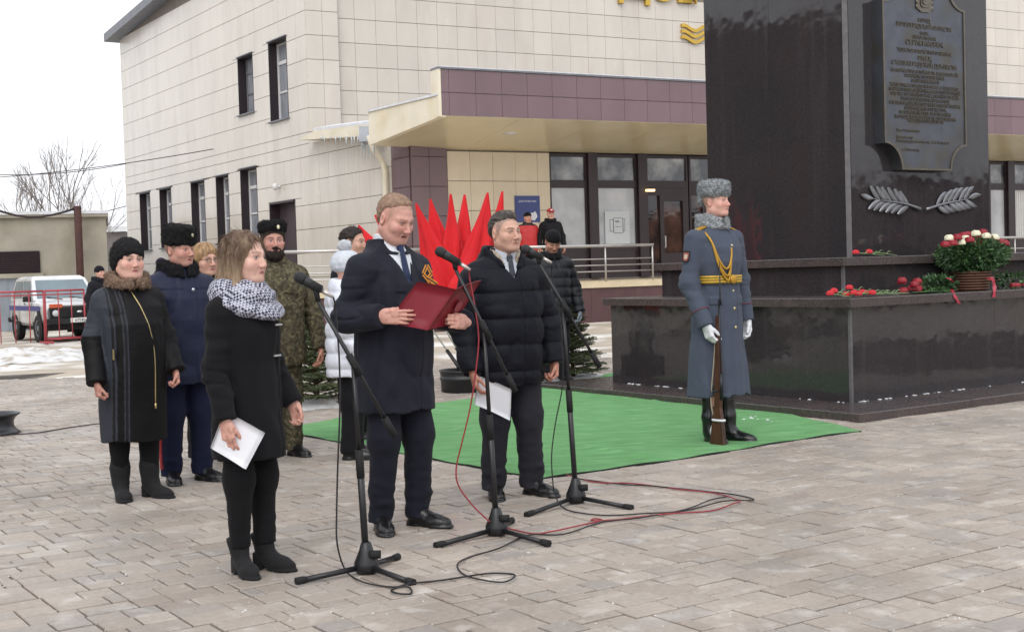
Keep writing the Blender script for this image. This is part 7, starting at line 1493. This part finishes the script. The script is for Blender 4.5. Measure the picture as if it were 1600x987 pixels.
def std(label, foot, phi, H, o):
    """dressed figure from a short description"""
    s = Fig(label, foot, phi, H, hat=o.get('hatH', 0.), bw=o.get('bw', 1.), pos=o.get('pos'), grp=o.get('grp')); u = s.u; q = o.get('q', 1.)
    K = dict(skin='#cc9f8f', flush='#bd7a70', flushk=.4, age=.4); K.update(o.get('K', {}))
    s.head((0, o.get('hy', .015), s.H - o.get('hatH', 0.) - .135), o.get('hyaw', 0), o.get('hpitch', 0), K, h=.0036 * q, scale=o.get('hs', 1.05))
    ht = o.get('hatf')
    if ht: s.hairpart(ht[0], ht[1], ht[2], h=.005 * q, fuzz=(5000, .012, .0013) if ht[0] == 'fur_hat' else None)
    hr = o.get('hair')
    if hr: s.hairpart('hair', hr[0], hr[1], h=.0045 * q, fuzz=(4000, .022, .0012, (0, -.3, -.9), .3))
    st = o.get('stance', .1); kn = [(st, .01, .5 * u), (-st, .02, .5 * u)]; an = [(st, -.02, .05), (-st, .03, .05)]; s.core(K['skin'], kn, an)
    sx = .188 * u; ao = o.get('arm', .1); RW = np.array(o.get('RW', (sx + ao + .02, .06, .83 * u))); LW = np.array(o.get('LW', (-sx - ao - .02, .06, .83 * u)))
    R = [(sx, -.015, 1.375 * u), o.get('RE', (sx + ao, -.04, 1.1 * u)), tuple(RW)]; L = [(-sx, -.015, 1.375 * u), o.get('LE', (-sx - ao, -.04, 1.1 * u)), tuple(LW)]
    hem = o.get('hem', .72); w = o.get('w', 1.)
    tab = [(hem, 0, 0, .205 * w, .165), (hem + .06, 0, 0, .212 * w, .175), (1.0, 0, .005, .208 * w, .175), (1.15, 0, .01, .205 * w, .172), (1.3, 0, .0, .212 * w, .162), (1.38, 0, -.01, .208 * w, .14), (1.45, 0, -.02, .155 * w, .112), (1.505, 0, -.03, .11, .092), (1.54, 0, -.035, .085, .078)]
    tab = [t for t in tab if t[0] >= hem]; ar = o.get('ar', (.086, .074, .062))
    s.coat(o.get('cn', 'jacket'), tab, [(R, list(ar)), (L, list(ar))], o['cm'], h=.0085 * q, fold=o.get('fold', (.010, .007, .010)), seed=o.get('seed', 5), extra=o.get('ex'), colfn=o.get('cf'))
    if 'collar' in o: c = o['collar']; s.part(c[0], ring_collar(u, 1.445 * u, c[2] * u, .118, .105, c[3], -.025, -.035, .02, .03, fur_=c[4]), (-.2, -.2, 1.39 * u), (.2, .17, 1.64 * u), .007 * q, c[1], fuzz=(4000, .014, .0013) if 'fur' in c[0] else None)
    s.legs(o.get('tn', 'trousers'), [(.095, 0, .88 * u), (-.095, 0, .88 * u)], kn, an, o.get('lr', [.108, .085, .07]), o['tm'], h=.0095 * q, brk=o.get('brk', .012))
    if 'stripe' in o:
        mb = MB(); P = [(.095 + .108, 0, .86 * u), (st + .094, .01, .5 * u), (st + .076, -.015, .1)]; V = []
        for p in P: V += [(p[0] + .004, p[1] - .018, p[2]), (p[0] + .004, p[1] + .018, p[2])]
        V += [(x - .02, y, z) for x, y, z in V]; mb.add(V, [(0, 1, 3, 2), (2, 3, 5, 4), (1, 7, 9, 3), (3, 9, 11, 5), (0, 2, 8, 6), (2, 4, 10, 8)]); mb.build('trouser_stripe', o['stripe'], s.root, world=False)
    ms_ = o.get('sm', m_shoe); s.shoe((an[0][0], an[0][1], 0), 14, ms_, L=.29, W=.105, h=.006 * q); s.shoe((an[1][0], an[1][1], 0), -20, ms_, L=.29, W=.105, h=.006 * q)
    hc = o.get('hand', '#bb8673'); gl = o.get('glove')
    for sd, Wp in ((1, RW), (-1, LW)): s.hand(sd, Wp, o.get('hd', nrm([0, .12, -1])), (-sd, 0, 0), o.get('curl', (.6, .8, .5)), (.4, .5), hc, .03, 1.0, h=.005 * q, glove=gl)
    s.finish()
    if 'more' in o: o['more'](s, u)
    return s
m_papakha = mat('papakha_black', '#0e0d10', .95, .2, 60, .008, 110, bump2=.008, b2scale=40)
m_cock = mat('cockade', '#d8cdb0', .4, .1, metal=.3)
def cossack(zb, zt, tilt, seed, fx=.012):
    return hat_round(zb, zt, .104, .118, -.008, tilt, .006, seed, 1.06, .045)
def cockade(z, y, x=0.):
    def f(s, u): mb = MB(); mb.sphere((x, y, z), (.012, .008, .017), 8, 6); o = mb.build('cockade', m_cock, s.root, world=False); o.matrix_local = Matrix(s.HM.tolist()); return o
    return f
navyj = mat('jacket_blue', '#171d36', .6, .08, 6, .0015, 120, spec=.3, bump2=.004, b2scale=16); blackfur = fur('fur_black', '#131215', '#1f1e22')
def more6(s, u):
    cockade(.10, .122)(s, u)
    mb = MB(); mb.sphere((-.02, .185, 1.36 * u), (.012, .006, .012), 8, 5); mb.build('button', mat('button_silver', '#c9c9cf', .25, .05, metal=.7), s.root, world=False)
    for sg in (1, -1): mb = MB(); mb.box((-.06, -.03, 0), (.06, .03, .01), rotm(0, .4 * sg, 0), (sg * .155 * u, -.02, 1.462 * u), bev=.003); mb.build('shoulder_board', mat('board_pale', '#b9b6b4', .6, .1), s.root, world=False)
def ex6(P, d): x, y, z = P.T; return d + .005 * np.exp(-((x + .02) / .005) ** 2) * (y > 0) + .006 * np.exp(-((z - 1.32) / .006) ** 2) * (y > 0) * (np.abs(x) > .03)
std('man in a dark blue uniform jacket, black fur hat and red striped trousers', (293, 751), 36, 1.785, dict(hatH=.055, bw=1.06, cm=navyj, tm=cloth('trousers_blue', '#121730', .85), hem=.70, hyaw=-26, hs=1.0, K=dict(skin='#c69586', flush='#b9706a', flushk=.5, fw=1.02, jw=1.05, nose=1.05, brow='#6b5546', browk=.5, eye=.6, hairpaint=buzz('#6b5c50', .8), stubble=.15), hatf=('fur_hat', cossack(.028, .175, -.12, 4), m_papakha), collar=('fur_collar', blackfur, 1.57, .03, .007), stripe=mat('stripe_red', '#a32a2e', .7, .05), more=more6, ex=ex6, seed=61, curl=(.9, 1., .6)))
def hair_bob(fr='#a98f72'):
    def f(P):
        Q = P.copy(); Q[:, 0] = np.abs(Q[:, 0]); d = ell2(Q, (0, -.014, .034), (.092, .108, .095)); d = smin(d, ell2(Q, (0, -.04, -.035), (.092, .078, .075)), .04); d = d + .006 * noise3(P, 50, 3, (1, 1, .2)) + .003 * noise3(P, 120, 4, (1, 1, .2)); return smax(d, -ell2(Q, (0, .105, -.055), (.066, .075, .105)), .012)
    return f
def glasses(s, u):
    mb = MB()
    for sg in (1, -1): mb.tube([(sg * .034 + .024 * math.cos(t), .098 - abs(.012 * math.cos(t)) * 0, -.002 + .017 * math.sin(t)) for t in np.linspace(0, 6.283, 17)], .0018, 5, cap=False); mb.tube([(sg * .058, .095, 0), (sg * .082, .02, .002)], .0016, 4)
    mb.tube([(-.01, .1, 0), (.01, .1, 0)], .0016, 4); o = mb.build('glasses', m_frame, s.root, world=False); o.matrix_local = Matrix(s.HM.tolist())
std('blonde woman in glasses with a dark fur collar standing behind the uniformed man', (331, 722), 40, 1.67, dict(bw=.92, cm=navyj, tm=cloth('trousers_dark', '#17171c', .9), hem=.6, w=.92, hs=1.04, K=dict(skin='#cfa390', fw=1.03, brow='#8a6d55', browk=.5, lip='#a8605e', noear=True), hair=(hair_bob(), mat('hair_blond', '#a8875f', .55, .2, 50, .002, 180, stretch=(1, 1, .2), col2='#8a6c4c', c2scale=30)), collar=('fur_collar', blackfur, 1.55, .03, .007), more=glasses, q=1.15, seed=71, hyaw=-6))
# camouflage
def camo(name):
    m = mat(name, '#55503f', .9, .12, 8, .0015, 200, col2='#403a2e', c2scale=34, c2amt=(.45, .55), bump2=.006, b2scale=14, spec=.2); N = m.node_tree.nodes; L = m.node_tree.links; b = N['Principled BSDF']; src = b.inputs['Base Color'].links[0].from_socket; tc = N.new('ShaderNodeTexCoord'); n = N.new('ShaderNodeTexNoise'); n.inputs['Scale'].default_value = 34; mp = N.new('ShaderNodeMapping'); mp.inputs['Location'].default_value = (3, 7, 1); L.new(tc.outputs['Object'], mp.inputs[0]); L.new(mp.outputs[0], n.inputs['Vector']); r_ = N.new('ShaderNodeMapRange'); r_.inputs[1].default_value = .56; r_.inputs[2].default_value = .6; L.new(n.outputs['Fac'], r_.inputs[0]); k = N.new('ShaderNodeMix'); k.data_type = 'RGBA'; k.inputs[7].default_value = (*lin('#6b634c'), 1); L.new(r_.outputs[0], k.inputs[0]); L.new(src, k.inputs[6]); L.new(k.outputs[2], b.inputs['Base Color']); return m
m_camo = camo('camouflage')
def beard(P):
    Q = P.copy(); Q[:, 0] = np.abs(Q[:, 0]); d = smin(ell2(Q, (0, .045, -.10), (.055, .055, .05)), cone(Q, (.066, .0, -.03), (.045, .045, -.095), .017, .026), .03); d = smin(d, cone(Q, (0, .094, -.055), (.028, .078, -.062), .008, .007), .01); d = smax(d, -ell2(Q, (0, .10, -.069), (.02, .016, .006)), .004); return d + .006 * noise3(P, 60, 4) + .003 * noise3(P, 130, 6)
def more8(s, u):
    s.hairpart('beard', beard, mat('beard_brown', '#2e2420', .85, .25, 60, .003, 150), h=.0045, fuzz=(4000, .02, .0011, (0, .3, -1), .4)); cockade(.10, .116, -.02)(s, u)
    for sg in (1, -1): mb = MB(); mb.box((sg * .10 - .055, .165, 1.25 * u), (sg * .10 + .055, .185, 1.252 * u + .004)); mb.build('pocket_flap', m_camo, s.root, world=False)
def curls(P):
    Q = P.copy(); Q[:, 0] = np.abs(Q[:, 0]); d = ell2(Q, (0, -.01, .03), (.086, .106, .09)) - .006 + .009 * noise3(P, 55, 3); hl = np.interp(P[:, 1], [-.11, -.05, 0., .04, .08, .1], [-.06, -.05, -.01, .03, .055, .07]).astype(f32); return smax(d, hl - P[:, 2], .01)
std('bearded man in camouflage jacket and black fur hat behind the scarf woman', (438, 712), 24, 1.85, dict(hatH=.045, bw=1.06, cm=m_camo, tm=m_camo, hem=.70, hyaw=2, hs=1.02, K=dict(skin='#c29283', flush='#b06a62', flushk=.5, fw=1.02, brow='#33261f', browk=1., eye=.6), hatf=('fur_hat', cossack(.055, .150, .12, 9), m_papakha), hair=(curls, mat('hair_curly', '#3a3029', .85, .25, 60, .004, 120)), more=more8, seed=81, fold=(.012, .010, .014), LW=(-.33, .08, .82), arm=.115))
# man with dark hair behind, woman in white
std('dark haired man in a dark jacket half hidden behind the reading man', (560, 684), 72, 1.80, dict(cm=cloth('jacket_dark', '#18171c', .8), tm=cloth('trousers_dk2', '#16161a', .9), hem=.7, hs=1.05, K=dict(skin='#c59a88', brow='#2c221e', hairpaint=buzz('#2f2622', .9)), hair=(hair_short(dict(), [-.11, -.06, -.03, -.012, .0, .03, .05, .075, .09], [-.06, -.055, -.02, .03, .03, .02, .05, .072, .085], .009, 5, .004), mat('hair_dark', '#2b211d', .7, .25, 60, .003, 150)), collar=('hood', cloth('jacket_dark', ''), 1.54, .035, .003), q=1.2, seed=91))
m_whitep = mat('padded_white', '#dcdfe9', .55, .05, 6, .002, 100, spec=.3, bump2=.006, b2scale=14)
def ex10(P, d): z = P[:, 2]; q = np.abs(np.sin(math.pi * z / .115)); return d + .010 - .018 * np.sqrt(q + .001)
def pom(P): d = ell2(P, (0, -.014, .045), (.096, .11, .092)); d = smin(d, hat_round(-.01, .05, .098, .110, -.012, 0, 0, 1, 1.0, .02)(P), .02); d = smax(d, -ell2(P, (0, .12, -.05), (.07, .08, .075)), .01); return d + .003 * np.sin(P[:, 0] * 260) * .5 + .002 * noise3(P, 60, 2)
def more10(s, u): s.hairpart('pompom', lambda P: ell2(P, (0, -.02, .165), (.05, .05, .045)) + .007 * noise3(P, 60, 5), mat('pompom_grey', '#b9bcc2', .9, .15, 60, .006, 120), hi=(.13, .15, .25), h=.006)
std('woman in a white padded jacket and pompom hat with black trousers behind the reading man', (551, 715), 105, 1.66, dict(hatH=.085, cm=m_whitep, tm=cloth('trousers_wide', '#111014', .9), hem=.72, w=1.05, K=dict(noear=True), hatf=('knitted_hat', pom, mat('knit_white', '#c3c8d0', .9, .08, 30, .003, 150)), ex=ex10, more=more10, q=1.2, seed=95, glove=cloth('glove_black', '#121114', .9), lr=[.10, .085, .085], RW=(.30, .05, .80), arm=.105))
# far figures
po = lambda px, d, z=None: (at(px, 400, d)[0], d, gz(at(px, 400, d)[0], d) if z is None else z)
red = mat('jacket_red', '#a8282c', .6, .1, 6, .002, 80, bump2=.006, b2scale=12); blk = cloth('jacket_black2', '#121116', .8)
def cf11(V):
    C = np.tile(np.array(lin('#b42a2c'), f32), (len(V), 1)); x, y, z = V.T; C[(z > 1.36) | (np.abs(x) > .3)] = np.array(lin('#15141a'), f32); return C
beanie = lambda zb, sd: (lambda P: smax(ell2(P, (0, -.012, .038), (.090, .108, .096)) + .003 * noise3(P, 60, sd), zb - P[:, 2] + .10 * (P[:, 1]) * 0, .01))
std('man in a red and black jacket standing at the porch railing', None, 20, 1.68, dict(pos=po(826, 30.4, 1.09), hatH=.0, cm=mat('jacket_redblack', '#fff', .6, .1, 6, .002, 80, attr='Col', bump2=.006, b2scale=12), cf=cf11, tm=cloth('trousers_far', '#1a1a20', .9), q=2., seed=101, hatf=('beanie', beanie(.03, 2), cloth('beanie_black', '#121114', .95)), K=dict(skin='#c08c78')))
def more12(s, u):
    s.hairpart('cap_peak', lambda P: smax(ell2(P, (0, .095, .045), (.07, .075, .014)), -P[:, 1] + .06, .01), mat('cap_red', '#a81f2e', .7, .1), h=.008, hi=(.13, .2, .18)); mb = MB(); mb.sphere((0, .093, .085), (.03, .012, .02), 8, 6); o = mb.build('cap_badge', m_white, s.root, world=False); o.matrix_local = Matrix(s.HM.tolist())
std('person in a red cap and black hooded jacket on the porch', None, 12, 1.76, dict(pos=po(862, 30.5, 1.09), cm=blk, tm=cloth('trousers_far', ''), q=2., seed=102, hatf=('cap', beanie(.05, 3), mat('cap_red', '#a81f2e', .7, .1)), more=more12, collar=('hood', blk, 1.55, .035, .004), K=dict(skin='#c9a08e')))
std('man in a dark jacket and black beanie with bowed head beside the spruce', None, 16, 1.84, dict(pos=po(862, 15.4), cm=mat('padded_dark', '#0f111a', .65, .08, 6, .002, 100, bump2=.006, b2scale=14), tm=cloth('trousers_dk3', '#17171c', .9), q=1.3, seed=103, hpitch=-34, hy=.06, hatf=('beanie', beanie(.02, 5), cloth('beanie_black', '')), ex=ex10, glove=cloth('glove_grey', '#7d858f', .8), K=dict(skin='#bb8a78'), collar=('collar', cloth('beanie_black', ''), 1.54, .02, .002)))
std('person in a dark hat and dark jacket standing beside the patrol car', None, 60, 1.73, dict(pos=po(154, 26.), cm=cloth('jacket_ink', '#14141c', .8), tm=cloth('trousers_far', ''), q=2.2, seed=104, hatf=('beanie', beanie(-.01, 6), cloth('beanie_ink', '#15141c', .95)), collar=('collar', cloth('jacket_ink', ''), 1.56, .03, .002)))
std('far person in a plum knitted hat between the two nearer hats', None, 40, 1.78, dict(pos=po(251, 24.), cm=cloth('jacket_slate', '#23263a', .8), tm=cloth('trousers_far', ''), q=2.2, seed=105, hatf=('beanie', beanie(.02, 8), cloth('beanie_plum', '#2c2338', .95))))
# ================================================================ ACROSS THE SQUARE (mirrored in the polished granite)
def opposite():
    x0 = -33.; bb = thing('brick_building', 'old brick building with tall arched windows across the square', 'building', (x0, 18, 0)); m_br = mat('brick_brown', '#6d5548', .85, .15, 2, .01, 20, col2='#5b463b', c2scale=1.5); m_gl = mat('arch_glass', '#15171b', .1, .2, 2)
    mb = MB(); mb.box((x0 - 8, -14, -.2), (x0, 48, 10.2)); w = mb.build('wall', m_br, bb)
    mb = MB(); mb.box((x0 - 8.4, -14.4, 10.2), (x0 + .4, 48.4, 10.6)); mb.build('cornice', m_br, bb); mb = MB(); mb.box((x0 - 8.4, -14.4, 10.602), (x0 + .45, 48.4, 10.75)); mb.build('snow_cover', m_snow, bb)
    k = 0; y = -11.5
    while y < 46:
        def arch(wd, z0, z1): return [(x0, y - wd, z0), (x0, y + wd, z0)] + [(x0, y + wd * math.cos(t), z1 + wd * math.sin(t)) for t in np.linspace(0, math.pi, 13)]
        for z0, z1 in ((1.2, 3.6), (5.6, 7.9)):
            mb = MB(); mb.prism([(p[0] - .3, p[1], p[2]) for p in arch(1.0, z0, z1)], (.32, 0, 0)); a = mb.build('window', m_gl, bb); mb = MB(); q = arch(1.25, z1, z1)[2:]; r_ = arch(1.02, z1, z1)[2:]
            n = len(q); mb.add([(p[0] + .12, p[1], p[2]) for p in q] + [(p[0] + .12, p[1], p[2]) for p in r_] + [(p[0], p[1], p[2]) for p in q] + [(p[0], p[1], p[2]) for p in r_], [f for i in range(n - 1) for f in ((i, i + 1, n + i + 1, n + i), (i, 2 * n + i, 2 * n + i + 1, i + 1), (n + i, n + i + 1, 3 * n + i + 1, 3 * n + i))]); mb.build('arch_trim', m_br, a)
        y += 3.6
    x1 = 44.; hs = thing('low_house', 'low house with snowy gable roof beyond the monument side of the square', 'house', (x1, 12, 0)); m_pl = mat('plaster_brown', '#6a5a50', .85, .1, 2)
    mb = MB(); mb.box((x1, 2, -.2), (x1 + 9, 26, 4.6)); mb.build('wall', m_pl, hs); mb = MB(); mb.prism([(x1 - .6, 1.4, 4.6), (x1 + 4.5, 1.4, 7.6), (x1 + 9.6, 1.4, 4.6)], (0, 25.2, 0)); mb.build('roof', m_snow, hs)
    for y in range(5, 25, 4): mb = MB(); mb.box((x1 - .03, y, 1.4), (x1 + .02, y + 1.3, 3.2)); mb.build('window', m_gl, hs)
opposite()
